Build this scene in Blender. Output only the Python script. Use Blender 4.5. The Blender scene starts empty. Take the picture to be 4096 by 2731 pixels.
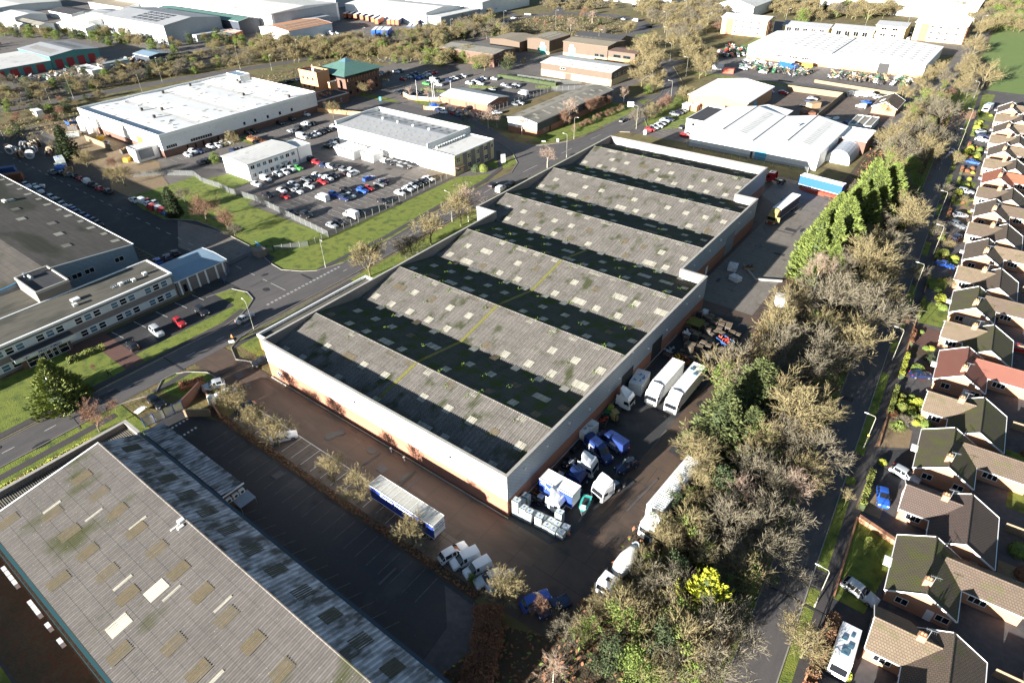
import bpy, math, random
from mathutils import Vector, Matrix
random.seed(7)
sc=bpy.context.scene; COL=sc.collection
PI=math.pi; R=math.radians
def rnd(a,b): return random.uniform(a,b)
# ---------------------------------------------------------------- mesh builder
class MB:
    def __init__(s): s.v=[];s.f=[];s.m=[]
    def poly(s,pts,m=0):
        n=len(s.v); s.v.extend(tuple(p) for p in pts); s.f.append(tuple(range(n,n+len(pts)))); s.m.append(m)
    def raw(s,vs,fs,m=0):
        n=len(s.v); s.v.extend(vs)
        for f in fs: s.f.append(tuple(i+n for i in f)); s.m.append(m)
    def box(s,x0,y0,z0,x1,y1,z1,m=0,M=None,top=None):
        v=[(x0,y0,z0),(x1,y0,z0),(x1,y1,z0),(x0,y1,z0),(x0,y0,z1),(x1,y0,z1),(x1,y1,z1),(x0,y1,z1)]
        if M: v=[tuple(M@Vector(p)) for p in v]
        n=len(s.v); s.v.extend(v)
        for k,f in enumerate(((0,3,2,1),(4,5,6,7),(0,1,5,4),(1,2,6,5),(2,3,7,6),(3,0,4,7))):
            s.f.append(tuple(i+n for i in f)); s.m.append(top if (k==1 and top is not None) else m)
    def bar(s,a,b,w,h=None,m=0):
        a=Vector(a);b=Vector(b);d=b-a;L=d.length
        if L<1e-6:return
        h=h or w; q=d.to_track_quat('X','Z').to_matrix().to_4x4(); q.translation=a
        s.box(0,-w/2,-h/2,L,w/2,h/2,m,q)
    def tube(s,pts,rs,n=6,m=0,cap=True):
        pts=[Vector(p) for p in pts]; rings=[]
        for i,p in enumerate(pts):
            d=(pts[min(i+1,len(pts)-1)]-pts[max(i-1,0)])
            if d.length<1e-9: d=Vector((0,0,1))
            q=d.to_track_quat('Z','Y'); r=rs[i] if hasattr(rs,'__len__') else rs
            n0=len(s.v)
            for k in range(n):
                a=2*PI*k/n; s.v.append(tuple(p+q@Vector((r*math.cos(a),r*math.sin(a),0))))
            rings.append(n0)
        for a,b in zip(rings,rings[1:]):
            for k in range(n):
                s.f.append((a+k,a+(k+1)%n,b+(k+1)%n,b+k)); s.m.append(m)
        if cap:
            s.f.append(tuple(rings[0]+k for k in reversed(range(n)))); s.m.append(m)
            s.f.append(tuple(rings[-1]+k for k in range(n))); s.m.append(m)
    def prism(s,poly,z0,z1,m=0,mt=None):
        n=len(poly); a=sum(poly[i][0]*poly[(i+1)%n][1]-poly[(i+1)%n][0]*poly[i][1] for i in range(n))
        if a<0: poly=poly[::-1]
        s.poly([(x,y,z1) for x,y in poly],m if mt is None else mt)
        s.poly([(x,y,z0) for x,y in poly[::-1]],m)
        for i in range(n):
            (x,y),(u,w)=poly[i],poly[(i+1)%n]; s.poly([(x,y,z0),(u,w,z0),(u,w,z1),(x,y,z1)],m)
    def mesh(s,name,mats,smooth=False):
        me=bpy.data.meshes.new(name); me.from_pydata(s.v,[],s.f)
        for m in (mats if isinstance(mats,(list,tuple)) else [mats]): me.materials.append(m)
        if any(s.m): me.polygons.foreach_set('material_index',s.m)
        if smooth: me.polygons.foreach_set('use_smooth',[True]*len(s.f))
        me.update(); return me
    def build(s,name,mats,parent=None,world=True,smooth=False,**k):
        if parent is not None and world and parent.location.length>0:
            l=parent.location; s.v=[(x-l.x,y-l.y,z-l.z) for x,y,z in s.v]
        o=bpy.data.objects.new(name,s.mesh(name,mats,smooth)); COL.objects.link(o)
        if parent is not None: o.parent=parent
        for a,b in k.items():
            if b: o[a]=b
        return o
def thing(name,label,cat,loc=(0,0,0),rot=0,group=None,kind=None):
    o=bpy.data.objects.new(name,None); COL.objects.link(o); o.location=loc; o.rotation_euler=(0,0,rot); o.empty_display_size=.3
    o['label']=label;o['category']=cat
    if group:o['group']=group
    if kind:o['kind']=kind
    return o
def tag(o,label,cat,group=None,kind=None):
    o['label']=label;o['category']=cat
    if group:o['group']=group
    if kind:o['kind']=kind
    return o
def dup(r,loc,rot=0,scale=None,label=None,group=None):
    c=r.copy(); COL.objects.link(c); c.location=loc; c.rotation_euler=(0,0,rot)
    if scale: c.scale=scale if hasattr(scale,'__len__') else (scale,)*3
    if label:c['label']=label
    if group:c['group']=group
    for ch in r.children:
        d=ch.copy(); COL.objects.link(d); d.parent=c
        for g in ch.children:
            e=g.copy(); COL.objects.link(e); e.parent=d
    return c
def purge(r):
    for ch in list(r.children):
        for g in list(ch.children): bpy.data.objects.remove(g)
        bpy.data.objects.remove(ch)
    bpy.data.objects.remove(r)
ORD=['first','second','third','fourth','fifth','sixth','seventh','eighth','ninth','tenth','eleventh','twelfth','thirteenth','fourteenth','fifteenth','sixteenth','seventeenth','eighteenth','nineteenth','twentieth']
def nth(i):
    if i<20: return ORD[i]
    t={2:'twenty',3:'thirty',4:'forty',5:'fifty',6:'sixty',7:'seventy',8:'eighty',9:'ninety'}
    i+=1
    if i%10==0: return str(i)+'th'
    return t.get(i//10,str(i//10*10))+'-'+ORD[i%10-1]
# ---------------------------------------------------------------- materials
MATS={}
def mat(name,c,rough=.8,c2=None,sc=(1.,),mixw=(.35,.65),bump=0,bs=8.,metal=0,spec=.4,coord='Object',c3=None,s3=.1,w3=(.5,.62),stripe=None,brick=None,alpha=0,coat=0,st=(1,1,1),dots=None):
    if name in MATS: return MATS[name]
    m=bpy.data.materials.new(name); m.use_nodes=True; nt=m.node_tree; N=nt.nodes; L=nt.links
    b=N['Principled BSDF']; b.inputs['Roughness'].default_value=rough; b.inputs['Metallic'].default_value=metal
    b.inputs['Specular IOR Level'].default_value=spec
    if coat: b.inputs['Coat Weight'].default_value=coat; b.inputs['Coat Roughness'].default_value=.08
    col=None
    def rgb(c):
        n=N.new('ShaderNodeRGB'); n.outputs[0].default_value=(*c,1); return n.outputs[0]
    tc=N.new('ShaderNodeTexCoord'); mp=N.new('ShaderNodeMapping'); mp.inputs['Scale'].default_value=st
    L.new(tc.outputs[coord],mp.inputs[0]); V=mp.outputs[0]
    def mix(f,a,bb,bt='MIX'):
        n=N.new('ShaderNodeMix'); n.data_type='RGBA'; n.blend_type=bt
        if isinstance(f,float): n.inputs[0].default_value=f
        else: L.new(f,n.inputs[0])
        L.new(a,n.inputs[6]); L.new(bb,n.inputs[7]); return n.outputs[2]
    def ramp(src,lo,hi):
        n=N.new('ShaderNodeMapRange'); n.inputs[1].default_value=lo;n.inputs[2].default_value=hi; L.new(src,n.inputs[0]); return n.outputs[0]
    def noise(s,det=4,w=0):
        n=N.new('ShaderNodeTexNoise'); n.inputs['Scale'].default_value=s; n.inputs['Detail'].default_value=det; L.new(V,n.inputs[0]); return n.outputs[0]
    col=rgb(c)
    if c2:
        f=None
        for k,s in enumerate(sc):
            o=ramp(noise(s,5),mixw[0],mixw[1])
            if f is None: f=o
            else:
                a=N.new('ShaderNodeMath'); a.operation='ADD'; L.new(f,a.inputs[0]); L.new(o,a.inputs[1])
                h=N.new('ShaderNodeMath'); h.operation='MULTIPLY'; h.inputs[1].default_value=.5; L.new(a.outputs[0],h.inputs[0]); f=h.outputs[0]
        col=mix(f,col,rgb(c2))
    if c3: col=mix(ramp(noise(s3,6),*w3),col,rgb(c3))
    if dots:  # small speckles (colour, scale, threshold)
        v=N.new('ShaderNodeTexVoronoi'); v.inputs['Scale'].default_value=dots[1]; L.new(V,v.inputs[0])
        col=mix(ramp(v.outputs['Distance'],dots[2],dots[2]*.5),col,rgb(dots[0]))
    if stripe:  # (axis,period,dark colour,strength)
        ax,per,dc,stg=stripe
        w=N.new('ShaderNodeTexWave'); w.bands_direction=ax; w.inputs['Scale'].default_value=PI*2/20/per*1.0
        tw=N.new('ShaderNodeTexCoord'); L.new(tw.outputs[coord],w.inputs[0])
        n=N.new('ShaderNodeMath'); n.operation='MULTIPLY'; n.inputs[1].default_value=stg; L.new(w.outputs['Fac'],n.inputs[0])
        col=mix(n.outputs[0],col,rgb(dc))
    if brick:  # (w,h,mortar colour, mortar size, axis)
        bt=N.new('ShaderNodeTexBrick'); bt.inputs['Scale'].default_value=1; bt.inputs['Brick Width'].default_value=brick[0]; bt.inputs['Row Height'].default_value=brick[1]
        bt.inputs['Mortar Size'].default_value=brick[3]; bt.offset=brick[5] if len(brick)>5 else .5
        mp2=N.new('ShaderNodeMapping'); tb=N.new('ShaderNodeTexCoord'); L.new(tb.outputs[coord],mp2.inputs[0])
        if brick[4]=='yz': mp2.inputs['Rotation'].default_value=(PI/2,0,PI/2)
        elif brick[4]=='xz': mp2.inputs['Rotation'].default_value=(PI/2,0,0)
        elif brick[4]=='wall':
            sx=N.new('ShaderNodeSeparateXYZ'); L.new(tb.outputs[coord],sx.inputs[0]); ad=N.new('ShaderNodeMath'); L.new(sx.outputs[0],ad.inputs[0]); L.new(sx.outputs[1],ad.inputs[1])
            cb=N.new('ShaderNodeCombineXYZ'); L.new(ad.outputs[0],cb.inputs[0]); L.new(sx.outputs[2],cb.inputs[1]); L.new(cb.outputs[0],mp2.inputs[0])
        L.new(mp2.outputs[0],bt.inputs[0]); 
        col=mix(bt.outputs['Fac'],col,rgb(brick[2]))
    L.new(col,b.inputs['Base Color'])
    if bump:
        bn=N.new('ShaderNodeBump'); bn.inputs['Strength'].default_value=bump; bn.inputs['Distance'].default_value=.1
        L.new(noise(bs,6),bn.inputs['Height']); L.new(bn.outputs[0],b.inputs['Normal'])
    if alpha:
        t=N.new('ShaderNodeBsdfTransparent'); mx=N.new('ShaderNodeMixShader'); mx.inputs[0].default_value=1-alpha
        L.new(t.outputs[0],mx.inputs[1]); L.new(b.outputs[0],mx.inputs[2]); L.new(mx.outputs[0],N['Material Output'].inputs[0])
    MATS[name]=m; return m
M=MATS
mat('rough_grass',(.17,.12,.055),1,(.10,.105,.03),(.05,.5),c3=(.07,.05,.03),s3=.25,w3=(.5,.7),bump=1.,bs=2)
mat('lawn',(.115,.17,.022),1,(.18,.19,.035),(.12,1.3),c3=(.07,.10,.02),s3=.5,w3=(.48,.66),bump=.8,bs=5)
mat('field',(.10,.17,.035),1,(.14,.18,.05),(.03,.3),bump=.5,bs=3)
mat('scrub_floor',(.085,.06,.038),1,(.045,.042,.022),(.3,2.),c3=(.08,.045,.025),s3=.8,bump=1.,bs=4)
mat('asphalt',(.105,.096,.095),.85,(.06,.056,.058),(.08,1.2),c3=(.12,.105,.1),s3=.35,w3=(.56,.72),bump=.25,bs=14)
mat('asphalt_dark',(.045,.044,.047),.8,(.033,.033,.035),(.1,2.),c3=(.075,.072,.07),s3=.18,w3=(.55,.75),bump=.25,bs=14,dots=((.3,.3,.28),1.1,.05))
mat('asphalt_road',(.115,.104,.10),.8,(.075,.07,.073),(.06,.8),c3=(.10,.09,.085),s3=.5,w3=(.58,.7),bump=.2,bs=14,st=(1,.25,1))
mat('asphalt_pale',(.155,.137,.125),.85,(.105,.094,.088),(.1,.7),c3=(.05,.05,.052),s3=.3,w3=(.6,.75),bump=.2,bs=14)
mat('yard_brown',(.115,.075,.052),.7,(.07,.052,.042),(.06,.5),c3=(.035,.03,.028),s3=.22,w3=(.55,.75),bump=.3,bs=9,brick=(9,4.6,(.03,.025,.02),.035,'xy',.3))
mat('yard_brown_lane',(.105,.066,.045),.7,(.06,.043,.034),(.07,.6),c3=(.16,.11,.08),s3=.3,w3=(.55,.8),bump=.3,bs=9,brick=(6,30,(.035,.028,.022),.03,'xy',.3),st=(.35,1.4,1))
mat('yard_slabs',(.16,.12,.095),.8,(.105,.085,.07),(.1,.9),c3=(.06,.05,.045),s3=.4,w3=(.58,.75),bump=.3,bs=9,brick=(3.1,7,(.05,.045,.04),.04,'xy',0.))
mat('concrete_pale',(.2,.18,.16),.85,(.14,.125,.11),(.15,1.1),c3=(.09,.08,.07),s3=.4,w3=(.6,.75),bump=.2,bs=9,brick=(6,4,(.06,.055,.05),.03,'xy',.5))
mat('paver_red',(.16,.08,.06),.85,(.11,.06,.05),(.3,3.),bump=.2,brick=(.4,.2,(.07,.045,.04),.02,'xy'))
mat('gravel_tan',(.26,.19,.11),1,(.18,.13,.08),(1.,6.),bump=.8,bs=12)
mat('oil_stain',(.028,.026,.026),.5,(.045,.042,.04),(1.,5.))
mat('footpath',(.07,.062,.06),.85,(.05,.045,.045),(.3,3.),bump=.2,bs=14)
mat('kerb',(.3,.28,.25),.8,(.2,.19,.17),(1.,5.))
mat('paint_white',(.6,.6,.57),.7,(.33,.32,.3),(2.,9.),mixw=(.5,.72))
mat('paint_faded',(.16,.16,.155),.8,(.07,.07,.07),(1.,6.),mixw=(.42,.6)); mat('paint_yellow',(.42,.33,.10),.7,(.22,.18,.09),(2.,9.))
def brickm(n,c,c2): return mat(n,c,.9,c2,(.5,4.),bump=.2,bs=20,brick=(.3,.15,(c[0]*.8,c[1]*1.0,c[2]*1.1),.018,'wall'))
brickm('brick_red',(.36,.155,.095),(.27,.11,.07)); brickm('brick_orange',(.50,.26,.13),(.42,.2,.1)); brickm('brick_brown',(.17,.09,.065),(.13,.07,.055)); brickm('brick_buff',(.62,.48,.26),(.52,.4,.22)); brickm('brick_house',(.46,.23,.13),(.37,.17,.1)); brickm('brick_grey',(.22,.17,.14),(.17,.14,.12))
def clad(n,c,c2=None,per=.3,d=.8,ro=.5,stg=.6): return mat(n,c,ro,c2 or tuple(x*.82 for x in c),(.15,1.5),c3=tuple(x*.75 for x in c),s3=.6,w3=(.56,.75),stripe=('DIAGONAL',per*1.0,tuple(x*d for x in c),stg),bump=.05)
clad('clad_white',(.80,.80,.79)); clad('clad_grey',(.36,.39,.43),per=.35,d=.72); clad('clad_brown',(.12,.085,.06)); clad('clad_teal',(.07,.24,.24),d=.85); clad('clad_pale',(.6,.62,.62)); clad('clad_bluegrey',(.28,.33,.38),(.2,.24,.28),per=.8); clad('clad_navy',(.05,.06,.08))
mat('roof_main',(.225,.205,.185),.95,(.115,.105,.095),(.5,3.),c3=(.045,.055,.015),s3=.35,w3=(.56,.68),bump=.12,bs=5,st=(1,.6,1),stripe=('X',.84,(.08,.075,.065),.4),dots=((.42,.4,.36),1.6,.08))  # stripe: trough dirt, with rib shading also put into the colour
mat('roof_mossy_shaded',(.085,.085,.068),1,(.055,.06,.045),(.5,3.),c3=(.05,.075,.012),s3=.5,w3=(.5,.66),bump=.1,bs=5,st=(1,.6,1),dots=((.12,.17,.03),1.9,.12))  # back slopes: real moss, plus shade darkened into the base colour
mat('roof_near',(.185,.168,.155),.95,(.12,.108,.1),(.4,2.5),c3=(.06,.065,.02),s3=.22,w3=(.57,.70),bump=.15,bs=5,st=(1,.5,1),stripe=('X',.76,(.07,.065,.06),.38),dots=((.5,.48,.45),2.2,.09))  # dark stripes paint in the shading between ribs, along with trough dirt
mat('roof_near_frost',(.42,.46,.52),.8,(.05,.055,.05),(.35,.9),mixw=(.44,.56),bump=.15,bs=5,st=(1,.45,1),stripe=('X',.76,(.04,.045,.05),.55))  # patchy blue-white frost over dark sheets
mat('moss',(.12,.13,.02),1,(.2,.17,.04),(2.,8.),bump=1.,bs=8)
mat('moss_green',(.08,.13,.015),1,(.14,.2,.03),(3.,9.),bump=1.,bs=8)
mat('rooflight',(.52,.50,.42),.6,(.34,.32,.26),(.8,5.),stripe=('X',.2,(.16,.15,.12),.5))
mat('rooflight_old',(.17,.125,.07),.8,(.10,.09,.06),(.8,3.),stripe=('X',.24,(.06,.05,.03),.5),dots=((.55,.5,.38),3.5,.1))
mat('rooflight_new',(.62,.56,.42),.5,stripe=('X',.2,(.4,.36,.3),.5))
mat('felt_roof',(.115,.105,.085),.95,(.075,.072,.06),(.1,.8),c3=(.05,.05,.04),s3=.4,w3=(.5,.7),bump=.2,bs=6,st=(1,.3,1))
mat('felt_dark',(.05,.05,.055),.8,(.035,.035,.04),(.2,1.),bump=.1)
mat('asbestos_grey',(.10,.088,.078),.95,(.065,.06,.052),(.15,.7),c3=(.03,.033,.02),s3=.12,w3=(.5,.6),bump=.2,bs=6,st=(.35,1,1),brick=(2.6,1.5,(.05,.045,.04),.05,'xy',0.))
mat('white_roof',(.68,.67,.65),.6,(.58,.57,.54),(.08,.7),c3=(.33,.31,.28),s3=.3,w3=(.56,.76),stripe=('Y',1.,(.42,.42,.4),.5))
mat('white_roof_x',(.82,.82,.81),.6,(.74,.735,.72),(.08,.7),c3=(.6,.58,.55),s3=.3,w3=(.6,.8),stripe=('X',1.,(.62,.62,.62),.5))
mat('grey_roof',(.36,.37,.38),.55,(.27,.28,.30),(.1,.7),stripe=('Y',.8,(.3,.3,.31),.4))
mat('old_grey_roof',(.27,.25,.21),.9,(.19,.175,.15),(.12,.9),c3=(.11,.11,.09),s3=.2,w3=(.5,.68),stripe=('X',1.,(.15,.14,.12),.5),st=(1,.3,1))
mat('tan_roof',(.27,.23,.17),.9,(.20,.17,.13),(.12,.9),stripe=('X',1.,(.15,.13,.1),.5))
mat('orange_roof',(.5,.24,.13),.8,(.4,.2,.11),(.1,.8),stripe=('Y',1.,(.35,.16,.09),.4))
mat('green_roof',(.10,.21,.18),.6,(.08,.16,.14),(.2,1.),stripe=('X',1.2,(.06,.12,.1),.6))
mat('blue_roof',(.23,.33,.42),.5,(.2,.28,.36),(.2,1.),stripe=('Y',.5,(.13,.2,.27),.6))
mat('brown_roof',(.16,.10,.08),.8,(.12,.08,.065),(.3,1.),stripe=('X',1.,(.09,.06,.05),.5))
def tile(n,c,c2,c3=None,w=(.55,.7)): return mat(n,c,.95,c2,(1.2,7.),c3=c3,s3=.5,w3=w,bump=.4,bs=9,brick=(.33,.3,tuple(x*.45 for x in c),.035,'xy'))
tile('tiles_brown',(.135,.10,.075),(.09,.07,.055),(.09,.09,.035)); tile('tiles_moss',(.095,.08,.055),(.075,.065,.045),(.085,.095,.02),(.42,.62)); tile('tiles_red',(.24,.095,.07),(.19,.08,.06)); tile('tiles_tan',(.19,.145,.10),(.13,.10,.075),(.11,.1,.05)); tile('tiles_dark',(.11,.08,.068),(.085,.065,.055)); tile('tiles_orange',(.34,.12,.07),(.27,.1,.06))
mat('concrete_cap',(.42,.40,.36),.8,(.3,.285,.26),(.4,3.),bump=.1); mat('post_grey',(.22,.215,.2),.9)
mat('metal_galv',(.42,.45,.48),.45,(.32,.35,.38),(1.,5.),metal=.3)
mat('pole_green',(.36,.35,.29),.6,(.27,.27,.22),(1.,4.)); mat('lamp_white',(.75,.74,.7),.4)
mat('trim_white',(.8,.8,.78),.5); mat('trim_teal',(.03,.09,.10),.5); mat('trim_blue',(.08,.3,.55),.4); mat('gate_blue',(.03,.07,.25),.5); mat('gutter_dark',(.03,.05,.07),.5)
mat('glass',(.012,.014,.018),.08,spec=.6); mat('glass_blue',(.09,.17,.22),.15,spec=.6); mat('solar',(.02,.035,.10),.2,stripe=('X',1.2,(.15,.16,.2),.25))
mat('tyre',(.018,.018,.02),.9); mat('hub',(.35,.35,.36),.4,metal=.6); mat('chassis',(.03,.03,.032),.7); mat('headlamp',(.75,.75,.72),.15); mat('taillamp',(.4,.02,.02),.2); mat('plate_y',(.7,.55,.05),.5)
def paint(n,c): return mat('paint_'+n,c,.35,spec=.5,coat=.6)
paint('car_white',(.72,.73,.74)); paint('black',(.012,.013,.016)); paint('grey',(.14,.15,.16)); paint('silver',(.42,.44,.46)); paint('blue',(.02,.09,.42)); paint('red',(.42,.02,.025)); paint('navy',(.012,.022,.07)); paint('green',(.08,.42,.08)); paint('yellow',(.8,.4,.01)); paint('orange',(.6,.16,.04)); paint('cabnavy',(.02,.04,.15)); paint('teal',(.05,.5,.42))
CARP={'white':M['paint_car_white'],'black':M['paint_black'],'grey':M['paint_grey'],'silver':M['paint_silver'],'blue':M['paint_blue'],'red':M['paint_red'],'navy':M['paint_navy'],'green':M['paint_green']}
mat('box_white',(.78,.78,.76),.5,(.68,.68,.65),(.3,1.5)); mat('box_top',(.5,.5,.48),.6,(.38,.36,.3),(.5,2.),stripe=('X',1.2,(.3,.3,.28),.4)); mat('curtain_blue',(.02,.05,.3),.6); mat('curtain_bright',(.012,.085,.34),.5); mat('curtain_navy',(.015,.025,.07),.6); mat('curtain_orange',(.5,.13,.05),.6)
mat('pallet_wood',(.3,.23,.15),.95,(.2,.15,.1),(1.,6.)); mat('timber',(.42,.3,.17),.9,(.3,.2,.12),(1.,6.)); mat('ibc_white',(.62,.66,.64),.5,(.5,.54,.5),(1.,4.),stripe=('X',.25,(.4,.44,.42),.6)); mat('ibc_blue',(.1,.2,.5),.5); mat('tarp_blue',(.03,.16,.5),.6,(.02,.1,.35),(2.,6.)); mat('skip_blue',(.02,.08,.25),.6,(.03,.06,.13),(1.,4.)); mat('rust',(.22,.09,.05),.9,(.14,.06,.04),(1.,5.)); mat('dark_junk',(.05,.05,.055),.8,(.1,.09,.08),(1.5,6.)); mat('machine_green',(.02,.16,.07),.5,(.03,.1,.05),(1.,4.)); mat('machine_red',(.5,.05,.03),.5,(.4,.08,.04),(1.,4.)); mat('machine_yellow',(.6,.38,.03),.5,(.45,.3,.05),(1.,4.)); mat('plastic_wrap',(.7,.7,.7),.4,(.5,.5,.52),(1.,4.)); mat('cone_orange',(.8,.15,.03),.6)
mat('letter_blue',(.03,.04,.22),.5); mat('letter_white',(.85,.85,.85),.5); mat('letter_yellow',(.6,.72,.08),.5); mat('letter_grey',(.25,.27,.3),.5)
mat('dark_sheet',(.03,.035,.028),.9,(.06,.06,.045),(1.,5.)); mat('fence_mesh',(.16,.17,.17),.6,alpha=.6); mat('railing_white',(.55,.58,.6),.6,alpha=.5); mat('fence_wood',(.3,.22,.14),.95,(.2,.15,.1),(.6,4.),stripe=('DIAGONAL',.15,(.15,.11,.07),.5)); mat('door_red',(.36,.035,.04),.6,(.3,.03,.035),(.5,2.),stripe=('Z',.3,(.22,.02,.02),.5)); mat('door_orange',(.62,.14,.05),.6); mat('door_teal',(.1,.5,.42),.6); mat('door_blue',(.1,.4,.6),.5); mat('door_grey',(.25,.26,.28),.6,stripe=('Z',.3,(.15,.16,.17),.5)); mat('render_cream',(.62,.56,.42),.9,(.5,.45,.35),(.3,2.)); mat('panel_grey',(.25,.215,.195),.9,(.19,.165,.15),(.3,2.)); mat('panel_white',(.62,.65,.64),.7,(.52,.55,.54),(.3,2.)); mat('tent_grey',(.45,.48,.52),.5,stripe=('Y',2.2,(.3,.32,.36),.5)); mat('puddle',(.07,.09,.12),.04,spec=.8)
# plants
mat('bark',(.17,.14,.10),1,(.11,.10,.06),(1.,6.)); mat('bark_green',(.14,.14,.06),1,(.10,.09,.05),(1.,5.)); mat('bark_pale',(.62,.58,.5),.9,(.3,.27,.22),(1.,7.))
mat('twig_tan',(.23,.185,.095),1,(.17,.145,.075),(.3,)); mat('twig_grey',(.165,.14,.10),1,(.12,.108,.075),(.3,)); mat('twig_red',(.22,.125,.085),1,(.17,.10,.065),(.3,)); mat('twig_birch',(.25,.17,.13),1,(.33,.26,.2),(.3,))
mat('leaf_ley',(.16,.20,.045),.9,(.10,.135,.03),(.4,2.)); mat('leaf_fir',(.125,.14,.05),.9,(.055,.075,.025),(.5,2.)); mat('leaf_gold',(.42,.42,.03),.9,(.3,.32,.03),(.5,2.)); mat('leaf_dark',(.035,.055,.022),.95,(.055,.07,.03),(.5,2.)); mat('leaf_ivy',(.09,.14,.025),.8,(.15,.19,.04),(.4,2.)); mat('leaf_yg',(.2,.23,.05),.9,(.11,.14,.035),(.4,2.)); mat('leaf_brown',(.24,.11,.055),1,(.17,.08,.045),(.5,3.)); mat('leaf_yellow',(.32,.33,.04),.9,(.22,.25,.04),(.5,3.)); mat('hedge_green',(.12,.15,.03),.9,(.18,.19,.045),(.8,4.)); mat('hedge_brown',(.2,.11,.06),1,(.12,.07,.04),(.8,4.))
mat('skin',(.5,.3,.22),.7); mat('cloth_dark',(.02,.022,.03),.9); mat('cloth_hi',(.75,.22,.03),.8); mat('hair',(.05,.035,.025),.9)
SUN,SKY,EXPO,HAZE=5,.036,2.2,0
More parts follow.
